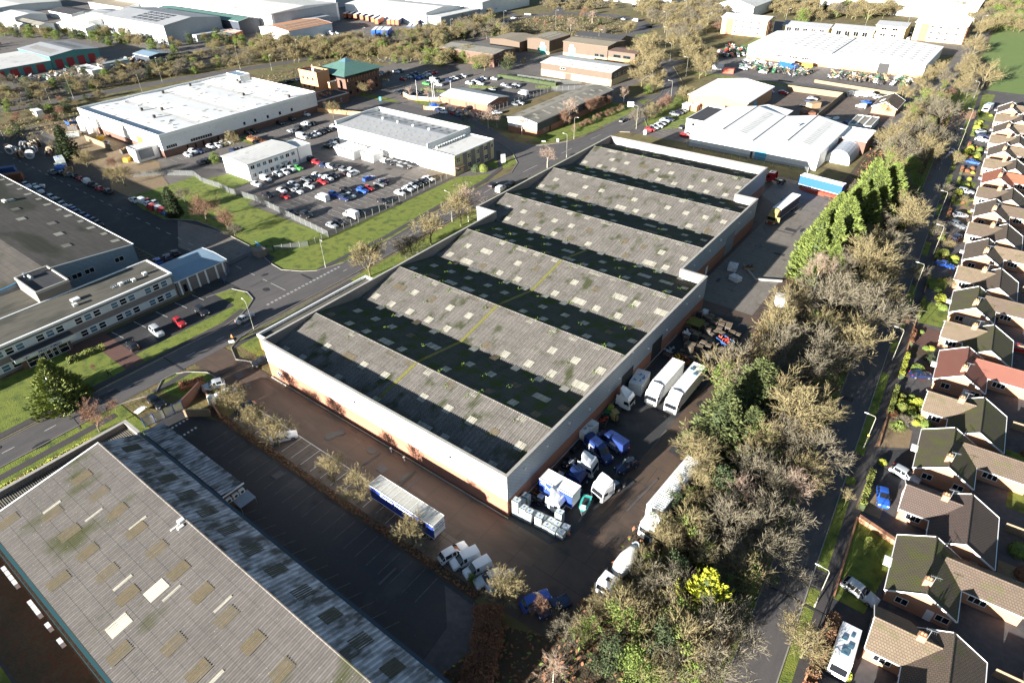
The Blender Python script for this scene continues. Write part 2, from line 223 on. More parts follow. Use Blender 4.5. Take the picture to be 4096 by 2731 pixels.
CARS={
 'cpA':('the row behind the low white office',[(-193.2,119.7,0,'h','white'),(-192.7,122.3,0,'h','white'),(-193,114.8,0,'v','white'),(-191.5,110.1,0,'h','white')]),
 'cpB':('the upper tarmac car park rows',[(-181.1,126.8,0,'h','white'),(-180.2,124.3,0,'h','black'),(-180.8,122,0,'h','grey'),(-175.7,127,0,'u','white'),(-175.9,129.7,0,'h','black')]),
 'cpC':('the middle tarmac car park rows',[(-174.7,124,0,'h','red'),(-181.1,117.1,0,'e','silver'),(-180.5,114.3,0,'u','black'),(-179.9,111.6,0,'h','white'),(-175.5,119.1,0,'h','white'),(-175.3,114.2,0,'s','white'),(-175,109.1,0,'h','red'),(-180.7,106.8,0,'s','black')]),
 'cpD':('the tarmac car park centre islands',[(-158.6,136,180,'s','navy'),(-157.5,133.7,0,'s','grey'),(-163.3,123.9,0,'s','black'),(-157.7,128.9,0,'h','red'),(-158,126.5,0,'u','blue'),(-158.1,121.5,0,'h','silver'),(-157.9,119,0,'u','navy'),(-163.1,119.1,0,'h','blue'),(-163.8,115,180,'V','white')]),
 'cpE':('the row under the buff brick corner',[(-164.1,135,85,'e','blue'),(-171.8,134.9,85,'u','white'),(-174.2,134.5,85,'h','black')]),
 'fence':('the row along the mesh fence',[(-147.3,146.2,0,'s','white'),(-147.1,143.5,0,'h','black'),(-147.1,140.8,0,'h','black'),(-147.1,138.4,0,'h','silver'),(-146.8,135.8,0,'h','white'),(-146.6,132.1,0,'h','white'),(-146.4,124.4,0,'s','black'),(-146,114.3,0,'h','black'),(-146.4,111.6,180,'V','white'),(-145.8,106.3,0,'e','black'),(-145.6,103.6,0,'h','silver')]),
 'cpF':('the near fence corner of the car park',[(-157.7,103.8,0,'u','black'),(-162.8,102.2,0,'h','black')]),
 'road1':('the estate road beside the dark roofed warehouse',[(-126.2,154.1,97,'h','black'),(-122,152.8,97,'v','white'),(-122,157.6,277,'h','black')]),
 'b6':('the bays along the white factory wall',[(-243,170.9,0,'h','white'),(-243.1,162.9,0,'h','black'),(-242,156.6,0,'h','black'),(-297.1,203.1,80,'h','black'),(-297.1,209.2,80,'h','white'),(-308.2,191.6,0,'e','silver'),(-238,112.8,0,'h','white'),(-239.6,115.9,0,'u','white'),(-237.9,117.8,0,'h','navy'),(-239.2,122.9,0,'h','white'),(-238,125.1,0,'h','white'),(-238.9,128.1,0,'h','silver'),(-238.5,130.2,0,'h','white'),(-242.4,141.3,0,'s','black'),(-242.2,144,0,'s','black')]),
 'b6n':('the row facing the white factory bays',[(-231.3,161.6,180,'m','white'),(-230.1,164.2,180,'h','black'),(-230.5,156.9,180,'u','black'),(-228.9,152.5,180,'h','silver'),(-228.2,125.3,180,'h','navy'),(-227.9,127.9,180,'h','grey'),(-226.5,110.9,180,'h','black'),(-226.9,113.3,180,'e','black')]),
 'hb':('the row below the brown hedge bank',[(-218.9,166.3,0,'h','white'),(-218,161.8,0,'h','black'),(-217.7,159,0,'h','black'),(-217.8,156.4,0,'h','white'),(-217.2,154,0,'h','silver'),(-216.9,151.8,0,'h','black'),(-219.2,150.3,0,'V','white')]),
 'hc':('the lane beside the grey roofed unit',[(-205.3,155.9,180,'h','grey'),(-205,153.5,180,'h','silver'),(-200.9,150.8,180,'u','white'),(-201.9,148.7,180,'h','black'),(-228,135.7,0,'h','black')]),
 'hd':('the rows beside the low white annex',[(-194.9,135.7,0,'u','black'),(-191.5,135,0,'h','red'),(-186.8,134.5,0,'h','navy'),(-184.2,135,0,'h','white'),(-182.1,135.2,0,'h','black'),(-180.2,135.8,0,'h','black'),(-177.5,135.6,0,'h','grey'),(-174.8,136.7,0,'h','white'),(-196.1,123.7,0,'v','white'),(-193.7,125.6,0,'h','white'),(-192.3,127.5,0,'h','green')]),
 'he':('the row against the grey roofed unit',[(-171.6,149.7,0,'h','white'),(-169.4,149.6,0,'h','black'),(-166.6,150.2,0,'h','black'),(-164.3,150.2,0,'h','grey'),(-161.7,150.3,0,'h','black')]),
 'bpA':('the business park upper rows',[(-265.9,247.8,0,'h','white'),(-265.3,250.2,0,'h','black'),(-269.7,241.2,0,'h','navy'),(-251.6,238.3,0,'h','red'),(-252.2,243.2,0,'h','silver'),(-253,246.8,0,'h','navy'),(-253.6,250.5,0,'h','navy'),(-247,243.8,0,'h','blue'),(-247,246.5,0,'h','blue'),(-247.4,249.8,0,'h','silver'),(-248.3,253,0,'h','white'),(-248.8,255.6,0,'h','red'),(-247.9,257.8,0,'h','red')]),
 'bpB':('the business park middle rows',[(-234.9,237.8,0,'h','green'),(-235.4,240.8,0,'h','white'),(-235.3,244.2,0,'V','white'),(-235.5,247.2,0,'e','black'),(-228.7,240.1,0,'e','white'),(-229.7,248.9,0,'h','navy'),(-230.2,251.9,0,'h','silver'),(-230.1,254.1,0,'h','white'),(-230.1,257.3,0,'h','black'),(-229.5,259.6,0,'h','white')]),
 'bpC':('the business park far rows',[(-217.7,250.4,0,'h','white'),(-217.4,254.9,0,'h','silver'),(-212.2,252.5,0,'h','white'),(-217.6,258.7,0,'h','navy'),(-217.7,261.8,0,'h','silver'),(-212.7,263.9,0,'h','white'),(-200.5,246.8,160,'h','silver'),(-201,257.2,0,'h','silver'),(-196.8,255.2,0,'h','grey'),(-195.6,259.6,0,'e','silver'),(-194.8,255.8,0,'h','black'),(-184,249.4,170,'V','white')]),
 'bpD':('the row inside the brick and railing entrance',[(-234.2,218,0,'h','black'),(-234.4,221.1,0,'h','black'),(-229.5,218.8,0,'h','grey'),(-227.5,223.3,0,'u','black')]),
 'bpE':('the small brick unit yard',[(-189.7,218.3,60,'h','black'),(-190.2,207.8,0,'h','red'),(-187,207,0,'h','grey'),(-195.3,206.4,0,'h','white'),(-198.8,207.4,0,'h','navy'),(-175,218.2,60,'h','white'),(-205,211.4,60,'v','blue'),(-176.5,233.1,0,'h','grey'),(-175.7,235.7,0,'h','silver')]),
 'yn':('the lorry yard beyond the scrub belt',[(-382.3,300.7,0,'V','white'),(-379.4,303.8,0,'h','silver'),(-361.2,295.2,0,'h','white'),(-365.6,292.5,0,'h','white'),(-381,283.2,0,'h','black'),(-367.4,286.4,0,'h','grey'),(-358.2,281.8,0,'v','white'),(-350.8,287.9,0,'h','black'),(-382.2,293.2,0,'h','white'),(-345.1,354.6,0,'V','white'),(-351,367,0,'h','white'),(-443,272.6,60,'p','white')]),
 'r2':('the curving estate road',[(-125.7,238.2,105,'h','black')]),
 'rb':('the roundabout',[(-241.9,447.8,150,'h','silver'),(-231.6,446.2,150,'V','white'),(-312.3,412.2,60,'h','white'),(-268.4,512.7,150,'h','white'),(-263.2,502.9,150,'h','black')]),
 'r5':('the roadside row by the white workshop',[(-110.7,233.8,0,'h','red'),(-110.5,236.7,0,'h','silver'),(-110.1,239.5,0,'h','white'),(-110.5,243.2,0,'h','silver'),(-111,247.5,0,'h','white'),(-110.3,249.7,0,'h','navy'),(-111.7,257.6,0,'u','grey'),(-111,259.9,0,'h','navy'),(-111,263.2,0,'h','black'),(-101.6,243.4,90,'h','black'),(-96.4,234.8,0,'h','red')]),
 'dl':('the dealer forecourt before the tractor sheds',[(-123.1,368.8,0,'h','silver'),(-120.7,367.9,0,'h','white'),(-119.7,370.9,0,'h','white'),(-116.9,368.8,0,'h','silver'),(-117.4,354.5,0,'e','white'),(-117.4,350,0,'e','silver'),(-116.8,357.8,0,'h','grey'),(-116.7,362,0,'h','white'),(-115.1,362.4,0,'h','silver'),(-114.3,368.9,0,'h','white'),(-106.4,348.1,0,'h','white')]),
 'mid':('the puddled yard and car park',[(-91.2,313.3,0,'h','blue'),(-85.5,314.8,0,'h','red'),(-71.8,312.2,0,'e','silver'),(-71.4,306.9,0,'h','navy'),(-71.2,299.6,180,'h','black'),(-59.5,327.2,60,'V','black'),(-56.2,329.8,60,'V','white'),(-52.7,331.2,60,'V','white'),(-49.1,330.1,60,'h','white'),(-51.2,318.6,150,'h','blue'),(-51.5,310.9,170,'v','white')]),
 'ap':('the bays under the yellow brick offices',[(-87.1,470.1,80,'v','white'),(-81,471.8,80,'V','white'),(-95.4,467.1,80,'h','black'),(-72.3,477,80,'h','red'),(-67.5,477.5,80,'h','red'),(-64.8,487.6,80,'h','navy'),(-63.3,474.7,80,'h','silver')]),
 'hs':('the bungalow drives',[(-6.7,300.2,50,'h','silver'),(-5.1,289.7,-20,'h','white'),(-4.9,294.9,-10,'e','navy'),(-4.5,261.9,-10,'h','blue'),(-3,232.5,5,'e','silver'),(-1.6,212.1,35,'h','silver'),(-1.3,204.7,-25,'e','grey'),(-0.2,196,80,'h','navy'),(-0.2,177.4,-8,'s','blue'),(3.3,125.5,30,'h','navy'),(6.2,95.5,-12,'e','silver'),(4.4,88.3,-75,'h','blue'),(18,146.6,0,'h','red'),(5.7,68.7,-15,'e','silver')]),
 'rr':('the road beside the bungalows',[(-11.9,270,93,'h','navy')]),
 'he1':('the row below the brown bank',[(-261.8,75.4,180,'h','grey'),(-258.4,76.8,180,'h','black'),(-254.6,77.8,180,'h','grey'),(-251.3,78.2,180,'h','black'),(-246.7,78.2,180,'h','red'),(-242.4,78.2,180,'v','white'),(-237,77.8,180,'p','black'),(-232.1,77.8,180,'h','red'),(-227.4,78.2,180,'e','black')]),
 'he2':('the row beside the dark conifer',[(-213,79.5,180,'h','white'),(-210.4,80.5,180,'v','white'),(-208.8,81.6,180,'h','red'),(-206.2,80.4,180,'h','white'),(-205.5,82.2,180,'h','silver'),(-202.3,79.7,180,'v','red'),(-199.9,80.3,180,'v','silver'),(-197.3,80.2,180,'v','red'),(-194.8,80,180,'h','blue')]),
 'he3':('the long row behind the factory roof',[(-256,64.8,0,'h','silver'),(-251.1,65.9,60,'p','silver'),(-247.2,65.2,0,'m','white'),(-240.9,64.5,0,'h','navy'),(-237,65.1,0,'e','silver'),(-231.6,65.1,0,'h','black'),(-227.7,64.4,0,'h','silver'),(-222.5,65,0,'h','silver'),(-219.9,64.8,0,'h','blue'),(-217.1,64.3,0,'h','navy'),(-213.2,64.6,0,'h','navy'),(-209.9,64.5,0,'h','blue'),(-206.7,64.6,0,'h','navy'),(-203.8,64.4,0,'h','black')]),
 'he4':('the bays behind the blue roofed annex',[(-166.6,62.4,165,'h','blue'),(-166.5,65.1,165,'h','navy'),(-167.1,67.7,165,'h','black')]),
 'he5':('the bays before the long office block',[(-134.5,55.6,-5,'e','black'),(-134.3,49.9,-5,'h','red'),(-134.8,44.9,-5,'m','silver'),(-133.9,39,170,'h','black')]),
 'road2':('the road in front of the office block',[(-123.5,59.7,92,'s','silver')]),
 'ent':('the entrance by the blue gates',[(-107.2,41.6,247,'u','silver'),(-111.7,32.3,0,'e','black'),(-103.2,41.4,247,'s','white'),(-96.1,41.5,260,'h','black')]),
 'yd':('the brown yard along the white warehouse wall',[(-106.2,52,250,'h','black'),(-83.8,40.8,60,'s','white')]),
 'yd2':('the row of vehicles by the low wall',[(-43.3,40.5,70,'e','white'),(-41.1,40.6,-115,'v','white'),(-38.7,40.5,-112,'v','white'),(-36.4,40.1,-115,'h','silver'),(-34.5,40.8,-115,'m','silver'),(-29.1,41.3,65,'u','blue'),(-26.6,42,245,'p','navy')]),
 'yd3':('the yard beside the grey wall',[(-31.2,70.5,-112,'R','navy')]),
 'nv':('the yard beside the grey wall',[(-36.7,70.6,-22,'L','navy'),(-35.9,73.8,170,'L','navy')]),
}
TREES={
 'verge':[(-115,90.1,10.5,'tan'),(-114.7,102.6,7,'grey'),(-114.4,104.4,6.5,'grey'),(-114.5,112,10,'tan'),(-115.4,125.6,11.5,'tan'),(-115.5,129.1,12.5,'birch')],
 'lawn':[(-180,84.7,9,'red'),(-167.5,84,8.5,'red'),(-191.7,81.3,9.5,'colc'),(-198.9,88.7,5,'grey'),(-164.2,83.8,4,'grey'),(-235.3,83.6,6,'tan'),(-228.8,84.5,8,'tan')],
 'bank':[(-272.8,86.1,12,'colc'),(-256.5,85,8,'tan'),(-301.4,86,5,'grey'),(-287.3,86.4,5,'grey'),(-397.8,158.5,10,'birch'),(-222.6,114.7,5,'bushg'),(-230,126.5,7.5,'tan'),(-247.4,89.9,5,'red')],
 'bpark':[(-230.3,175.3,8,'tan'),(-246.5,207.1,6.5,'tan'),(-246.9,212.6,7,'red'),(-251.2,223.1,8,'grey'),(-258.3,235.1,5.5,'red'),(-224.6,215.8,6,'birch'),(-213.5,216.5,7,'birch'),(-165.1,199.9,10,'birch'),(-163.5,203.5,6,'birch'),(-177.1,200.5,5,'grey'),(-253.6,197.9,3.5,'bushg')],
 'road trees':[(-149.4,201.3,8,'birch'),(-141.3,222.6,11,'birch'),(-141.9,219.2,7,'red'),(-141.3,237.8,7.5,'red'),(-141.1,240.8,8,'red'),(-141.1,244.6,7.5,'red'),(-142.3,254.6,5.5,'red'),(-139.2,263.9,7,'birch'),(-121.2,177.8,8.5,'birch'),(-219.4,297.9,4,'tan'),(-118.8,237.5,7,'grey'),(-117.6,245,7,'tan'),(-117.2,250.6,7,'tan'),(-117.5,257.3,7,'red'),(-118.5,264.3,7,'red'),(-116.3,274.7,8,'tan'),(-115.4,278.4,7,'tan'),(-116.1,283.2,6,'tan'),(-113,22,7,'red'),(-127,21.9,10.5,'ygc'),(-116.2,26.6,3,'red'),(-132.6,30.1,2,'red')],
 'copse':[(-144.9,291.5,12,'tan'),(-157.6,308.7,12,'tan'),(-148.2,309.4,12,'tan'),(-165.5,331.9,13,'tan'),(-166.3,343.5,13,'tan'),(-174.8,338.2,10,'tan'),(-154.7,327,11,'tan'),(-135.2,286.1,9,'tan'),(-140.3,301.8,8,'tan'),(-180.4,357.6,10,'tan'),(-182.5,373.8,10,'tan'),(-136.4,280.8,5,'bushg')],
 'copse east of road':[(-128.5,320.7,12,'tan'),(-142.1,340.7,12,'tan'),(-155.5,363,12,'tan'),(-128,327.5,10,'tan'),(-168.2,386.2,11,'grey'),(-153.2,371,11,'tan'),(-178.4,398.8,10,'grey'),(-187.7,409.1,10,'tan'),(-165.8,391.3,11,'tan'),(-140.4,347.7,11,'tan'),(-129.4,337.5,8,'grey'),(-182.3,416.5,9,'grey'),(-173.4,417.7,9,'grey'),(-175.2,433.5,9,'tan'),(-167.6,438,8,'red'),(-167.3,372.5,10,'tan'),(-136.5,350.1,9,'tan')],
 'roundabout':[(-283.9,400.9,5,'red'),(-270.9,393.4,5,'red'),(-250,392.2,9,'birch'),(-252.6,423.3,9,'birch'),(-224.5,391.1,6,'grey'),(-231.3,399.8,5,'red'),(-215.6,409.2,7,'tan'),(-219.2,420.4,6,'tan'),(-246.1,395.4,5,'grey'),(-277.1,420,5,'red'),(-270.9,439.2,5,'red'),(-274.5,447.9,7,'red'),(-215.6,404.9,6,'tan'),(-246,423.3,4,'colc'),(-263.3,430.6,3,'colc'),(-273,361.8,4,'tan'),(-271,367.3,4,'tan'),(-248,437,4,'grey'),(-228.6,388.6,4,'tan')],
 'belt':[(-31.3,301.1,10,'ivy'),(-30.6,324.3,11,'ivy'),(-20.4,301.2,11,'grey'),(-29.6,261.1,11,'tan'),(-22.8,265.6,13,'grey'),(-26.5,311.5,9,'grey'),(-39,327.1,9,'tan'),(-25,324,9,'ivy'),(-29.9,284.9,9,'tan'),(-32.5,260.8,8,'tan'),(-24.7,245.1,12,'grey'),(-17.9,252.3,12,'tan'),(-16.5,270.7,9,'grey'),(-26.2,237.5,10,'red'),(-19.5,236,9,'bushg'),(-34,374.2,10,'tan'),(-36,360.8,8,'tan'),(-28.8,365.4,9,'grey'),(-37.8,350.3,7,'tan'),(-41.5,306.1,6,'tan'),(-20.4,352,11,'tan'),(-26.8,439.1,12,'tan'),(-29.7,490.9,12,'tan'),(-24.9,404.1,10,'tan'),(-14.4,371.6,14,'oak'),(-17.8,349.8,8,'grey'),(-25.6,387.4,8,'tan'),(-30,526.8,10,'tan'),(-20.4,207.4,12,'grey'),(-12.3,188.5,12,'tan'),(-17.3,183.5,10,'red'),(-16.3,197,11,'tan'),(-21.1,186.2,11,'birch'),(-23.5,186.7,9,'birch'),(-28.2,188.8,9,'tan'),(-15.6,154.6,14,'tan'),(-13.4,166.5,12,'grey'),(-19.6,151.4,11,'grey'),(-17.7,174.7,9,'tan'),(-22.9,146.5,10.5,'birch'),(-24.1,130.5,10,'tan'),(-16.8,132.8,15,'grey'),(-9.2,132.4,14,'grey'),(-22.7,117.3,12,'tan'),(-15.9,122.5,11,'red'),(-9.8,143.4,11,'tan'),(-15.5,145.5,8,'ivy'),(-20.2,128.3,8,'grey'),(-10.3,155.2,8,'tan'),(-13.2,180.3,6,'ivy'),(-16.7,222.2,8,'bushg'),(-21.1,194.7,10,'tan'),(-19.2,111.1,12,'grey'),(-13.7,113.8,13,'grey'),(-14.2,105.5,12,'red'),(-10.5,111.8,10,'grey'),(-8.4,120.6,11,'tan'),(-18,102.7,10,'grey'),(-11.8,92.6,14,'tan'),(-8.9,95.4,10,'tan'),(-6.6,86.9,10,'grey'),(-8.3,83,7,'ivy'),(-6.8,77.2,9,'birch'),(-11.5,88.6,10,'red'),(-16.9,98.8,9,'red'),(-8.9,78.3,8,'grey'),(-6.6,82,8,'tan'),(-10.5,105.8,9,'red'),(-25.7,96.4,12,'red'),(-24.8,99.1,11,'red'),(-19.1,94.3,13,'fir'),(-21.1,83.1,13.5,'fir'),(-17,86.2,10,'fir'),(-22,76.3,9,'tan'),(-19.2,74.2,8,'ivy'),(-19.1,70.1,8,'tan'),(-13.1,72.1,8,'birch'),(-14.4,84.9,10,'red'),(-12.2,77.3,9,'red'),(-15.8,73.3,8,'bushg'),(-20.7,65.5,6,'bushg'),(-19.3,67.8,6,'ivy'),(-14.7,81.3,8,'ivy'),(-22.1,107.3,10,'tan'),(-10.2,52.4,11,'gold'),(-18.3,45,8,'ivy'),(-15.4,43.8,8,'ivy'),(-15.1,50.8,9,'grey'),(-12.2,48,9,'ivy'),(-9.7,45.1,10,'ivy'),(-6.4,48.7,10,'grey'),(-12.3,43.3,8,'bushg'),(-18.1,58.6,7,'tan'),(-12.9,59.8,8,'ivy'),(-12.1,65.6,9,'grey'),(-19.6,54.6,5.5,'red'),(-20.8,41.1,6,'ivy'),(-17.8,51.7,6,'tan'),(-7.3,59.8,9,'red'),(-16.4,62.2,8,'ivy'),(-8.2,65.9,9,'grey'),(-19.2,47.8,6,'tan'),(-8.9,47.7,8,'tan'),(-14.3,40.6,7,'bushg'),(-6.5,44.9,9,'grey'),(-7.8,43.2,8,'ivy'),(-16.8,39.7,7,'bushg'),(-15.1,54.2,7,'bushg'),(-10.7,60.2,8,'grey'),(-6,53.8,6,'grey'),(-21.2,33.9,6,'birch'),(-23,39.6,4.5,'red'),(-21.2,44.5,5,'tan'),(-21,61,6,'red'),(-11.8,40,8,'ivy'),(-7.2,70.2,9,'grey'),(-5.8,64.3,8,'grey')],
 'low wall':[(-83.1,39.2,7,'tan'),(-68.6,39.5,6,'tan'),(-61.8,39.1,7,'tan'),(-91.4,40.2,5,'tan'),(-97.1,39.7,7,'tan'),(-89.4,38.4,6,'tan'),(-49.3,38.3,6.5,'tan'),(-32.6,39.1,7,'tan'),(-55.9,38.2,3,'grey'),(-45.5,38.3,3,'grey'),(-38.2,38.7,2,'bushg'),(-27.3,40.2,4.5,'red'),(-31.8,40.1,5,'tan')],
 'street tree':[(2.1,55.1,7,'tan'),(0,83,4.5,'young'),(-5.9,192.8,5.5,'grey'),(-8,222.6,5.5,'grey'),(-4.3,163.4,5.5,'grey'),(-3.3,141.5,5,'red'),(-9.5,254.4,6,'tan'),(-11.8,310.3,6,'red')],
 'garden':[(3.7,107.9,3,'grey'),(4,131.6,2.5,'bushg'),(-1.1,187.6,3,'tan'),(2.4,166.8,3,'tan'),(-2.2,222.7,3,'tan'),(13.5,185.7,4,'bushg')],
}
SCRUB=[
 ('scrub between dual carriageway and yards',[(-372,97.8),(-427.3,117.5),(-394.5,130.8),(-409.6,151),(-407.1,173.6),(-393.2,191.8),(-407.2,206.4),(-377.7,238.9),(-347,217.6),(-361,170.7),(-366.5,129.2)],75,'tan tan grey bushg red',3,6.5),
 ('trees behind the teal unit',[(-580.3,172),(-620.8,186.4),(-557.4,209.3),(-525,228.6),(-455.1,226.3),(-482.2,249.5),(-401.1,255.1),(-377.7,238.9),(-416.1,211.5),(-459.4,199.7),(-518.7,196),(-546.8,183.4)],60,'tan bushg ivy bushg tan',4,8),
 ('belt behind the business park',[(-356.7,224.4),(-401,255.2),(-349.9,274.7),(-353.6,300.4),(-333.7,325.2),(-328.1,351),(-298.5,333.9),(-275.6,295.1),(-244.2,294.8),(-224.8,294.5),(-215.9,282.6),(-246,269.3),(-281,259.1),(-295.3,262.8),(-323.8,244.9),(-336.3,224.4)],105,'tan tan bushg ivy grey tan',5,9),
 ('dual carriageway near verge',[(-355.1,91.8),(-364.9,95.3),(-356,124.6),(-344.7,150.5),(-344.1,119.3),(-326.2,111),(-327.7,98.7),(-316.7,80.5)],30,'tan grey bushg red',2.5,5),
 ('wood beyond the roundabout',[(-318.3,457.4),(-340.9,489.8),(-298.4,527.3),(-276.5,499.6),(-268.2,480),(-289.2,462.1)],26,'tan grey tan',4,6),
 ('wood beyond the roundabout',[(-234.5,455.1),(-260.3,508.8),(-245.5,511),(-221,507),(-218.9,532.2),(-176.3,556.2),(-167.8,531.7),(-187,498.6),(-166.6,442.9),(-178.7,431.3),(-200.2,436.3),(-223.9,451.1)],75,'tan grey tan red',6,10),
 ('wood on the far right skyline',[(-167.7,531.7),(-185.6,583.1),(-122,625),(-21.4,680.8),(-9.3,520.7),(-24.8,523.6),(-36.9,537.8),(-41.8,557.9),(-65.9,584.6),(-82.7,559),(-99.8,528.8),(-134.1,498.9)],135,'tan tan grey bushg ivy tan',7,12),
 ('trees beside the wide road junction',[(-326.5,366),(-371.9,420.7),(-383.7,459.1),(-368,461.1),(-326.1,401.7),(-288,365.8),(-277.2,363.6),(-266.3,349.3),(-298.5,333.9)],34,'tan red ivy grey',5,9),
 ('verge scrub by brown units',[(-274.9,360.7),(-266.9,357.1),(-269.2,377.1),(-247.1,390.4),(-234.2,393.7),(-211.6,390.6),(-238.6,395.5),(-265.2,383.9)],14,'tan grey',2,4),
 ('hedge before grey roofed unit',[(-133.9,212.5),(-134.8,220.1),(-133.5,240.2),(-133.3,255.6),(-136,255.8),(-137,243.5),(-137.7,219.9)],26,'red red tan',1.6,2.4),
 ('belt gap fill',[(-9.1,75.5),(-8.7,92.1),(-8.8,118),(-6.3,133.8),(-11.9,174.9),(-15.8,214.2),(-22.4,348.4),(-37,385.5),(-34.3,270),(-28.7,195.8),(-25.6,158.3),(-25.6,122.9),(-26.1,105.5),(-24.1,87.6),(-19.2,69.7),(-20.3,60.8),(-20.1,48.7),(-21.1,39.3),(-19.8,34.8),(-4.9,45.9),(-5.2,61.8)],75,'ivy grey bushg tan red ivy',3,7),
]
# ================================================================ ground
def sheet(name,polys,m,z,kind='structure'):
    b=MB()
    for k,p in enumerate(polys):
        zz=z+(.003*k if len(polys)<14 else 0)
        a=sum(p[i][0]*p[(i+1)%len(p)][1]-p[(i+1)%len(p)][0]*p[i][1] for i in range(len(p)))
        b.poly([(x,y,zz) for x,y in (p if a>0 else p[::-1])])
    o=b.build(name,M[m]); o['kind']=kind; return o
def rect(x0,y0,x1,y1): return [(x0,y0),(x1,y0),(x1,y1),(x0,y1)]
def ell(cx,cy,rx,ry,n=28,a0=0,a1=360): return [(cx+rx*math.cos(R(a0+(a1-a0)*i/n)),cy+ry*math.sin(R(a0+(a1-a0)*i/n))) for i in range(n+(a1-a0<360))]
def strip(pts,w0,w1=None):
    """offset polyline between w0 and w1 (to its left)"""
    if w1 is None: w0,w1=-w0/2,w0/2
    A=[];B=[]
    for i,p in enumerate(pts):
        q0=pts[max(i-1,0)];q1=pts[min(i+1,len(pts)-1)]
        dx,dy=q1[0]-q0[0],q1[1]-q0[1];L=math.hypot(dx,dy);nx,ny=-dy/L,dx/L
        A.append((p[0]+nx*w0,p[1]+ny*w0));B.append((p[0]+nx*w1,p[1]+ny*w1))
    return [[A[i],A[i+1],B[i+1],B[i]] for i in range(len(pts)-1)]
def smooth(pts,k=2):
    for _ in range(k):
        o=[pts[0]]
        for a,b in zip(pts,pts[1:]): o+=[(a[0]*.75+b[0]*.25,a[1]*.75+b[1]*.25),(a[0]*.25+b[0]*.75,a[1]*.25+b[1]*.75)]
        pts=o+[pts[-1]]
    return pts
g=MB(); S=3500
g.poly([(-S,-S,0),(S,-S,0),(S,S,0),(-S,S,0)]); o=g.build('ground',M['rough_grass']); o['kind']='structure'
# ---- tarmac yards
sheet('car_park_tarmac',[[(-330,93),(-241,85),(-241,60),(-144,62),(-130,66),(-124,50),(-118,50),(-118,90),(-126,92),(-126,108),(-129.5,132),(-131,160),(-140,184),(-175,202),(-204,212),(-252,200),(-252,192),(-330,192)]],'asphalt_pale',.010)
sheet('tarmac',[[(-330,60),(-124,60),(-124,90),(-185,86),(-235,92),(-330,92)]],'asphalt_dark',.020)
sheet('concrete_apron',[[(-171,70.5),(-152,72),(-152,82.6),(-170.7,83.2),(-188,80)]],'concrete_pale',.030)
sheet('business_park_tarmac',[rect(-284,196,-176,274),rect(-206,204,-178,232)],'asphalt_pale',.014)
sheet('estate_tarmac',[rect(-300,262,-150,352),rect(-137,228,-90,262),rect(-112,262,-30,340),rect(-137,330,-20,378),rect(-137,378,-126,410),rect(-34,370,-26,520),rect(-150,440,-30,500)],'asphalt_pale',.016)
sheet('far_yard',[rect(-700,95,-372,205),rect(-800,205,-372,700),rect(-372,255,-350,420),rect(-350,280,-336,420)],'asphalt_pale',.008)
sheet('railway_depot_yard',[[(-345,84),(-241,84),(-241,66),(-345,66)]],'asphalt_pale',.012)
sheet('puddled_yard',[rect(-86,268,-40,332)],'yard_slabs',.024)
for p in [ell(-60,289,2.6,1.6),ell(-56,290.5,1.2,2.6),ell(-63,297,1.4,2.2),ell(-54,286,1.6,.9)]: sheet('puddle',[p],'puddle',.034)
# ---- lawns and banks over tarmac
LA=[[(-218.5,80.5),(-217,93.8),(-217.5,103),(-200,103),(-193,101.3),(-183,104),(-181,99.3),(-141.5,99.3),(-141.2,154),(-133,163.5),(-131.2,157),(-129.6,132),(-126.3,108),(-126.2,92),(-128.6,84.4),(-136.5,79.5),(-142.1,80),(-144,82.6),(-156,82.5),(-172,83.4),(-183,83.2),(-193,78),(-205,78)],
 [(-212,104),(-196,104),(-196,111),(-209,111)],rect(-241,134,-198,138.5),
 [(-132.5,176),(-141,184),(-137,178.5),(-134,168)],ell(-137,172,4.5,5)]
sheet('lawn',LA,'lawn',.045)
sheet('brown_bank',[[(-330,97),(-241,85),(-230,80.5),(-218.5,80.5),(-217,93.5),(-225,96),(-241,103),(-330,112)]],'gravel_tan',.042)
# office front lawn, bays, kerbs
sheet('lawn',[rect(-145,-60,-127.6,36.5),[(-139.8,59.9),(-138.9,65.4),(-135,66.9),(-130,66.2),(-127.6,64.3),(-125.8,59.2),(-126,38),(-131.2,38),(-131.2,52),(-135,58)]],'lawn',.046)
sheet('asphalt_bays',[rect(-144.6,38,-131.2,62)],'asphalt_dark',.0535)
sheet('red_paving',[rect(-145.5,29.5,-141.8,38),rect(-145,34.2,-127.6,38)],'paver_red',.0575)
# ---- main estate road
W1=[(-125.3,-60),(-125.3,35),(-125.4,44),(-124.9,54),(-126,60),(-130,66),(-138,67.5),(-150,67)]
sheet('road',[[(-125.3,-70),(-117.9,-70),(-117.9,58),(-119.4,72),(-119.4,90),(-126.2,90),(-128.6,84),(-136.5,79),(-152,82.2),(-152,67),(-138,67.5),(-130,66.2),(-126,60),(-124.9,54),(-125.4,44)]],'asphalt_road',.060)
NR=smooth([(-122.8,88),(-122.8,108),(-124.5,132),(-126,158),(-125.3,190),(-124.6,215),(-123.3,245),(-127.5,283),(-137,309),(-155,336),(-176,364),(-198,394),(-208,408)])
sheet('road',strip(NR,7.2),'asphalt_road',.064)
sheet('road',[[(-128.6,167),(-132.5,175.6),(-141.7,184.4),(-156.7,192.3),(-173.7,201),(-205,198.5),(-232,198),(-252,190),(-252,198),(-246,208),(-209,206.5),(-178,206),(-160,199),(-147.5,193),(-136,196),(-129.7,207),(-128,214),(-121,214),(-121,167)],[(-128,228),(-113,228),(-112.4,236),(-118,240),(-120,228)],[(-129,292),(-140,270),(-152,262),(-150,258),(-138,262),(-129,280)]],'asphalt_road',.062)
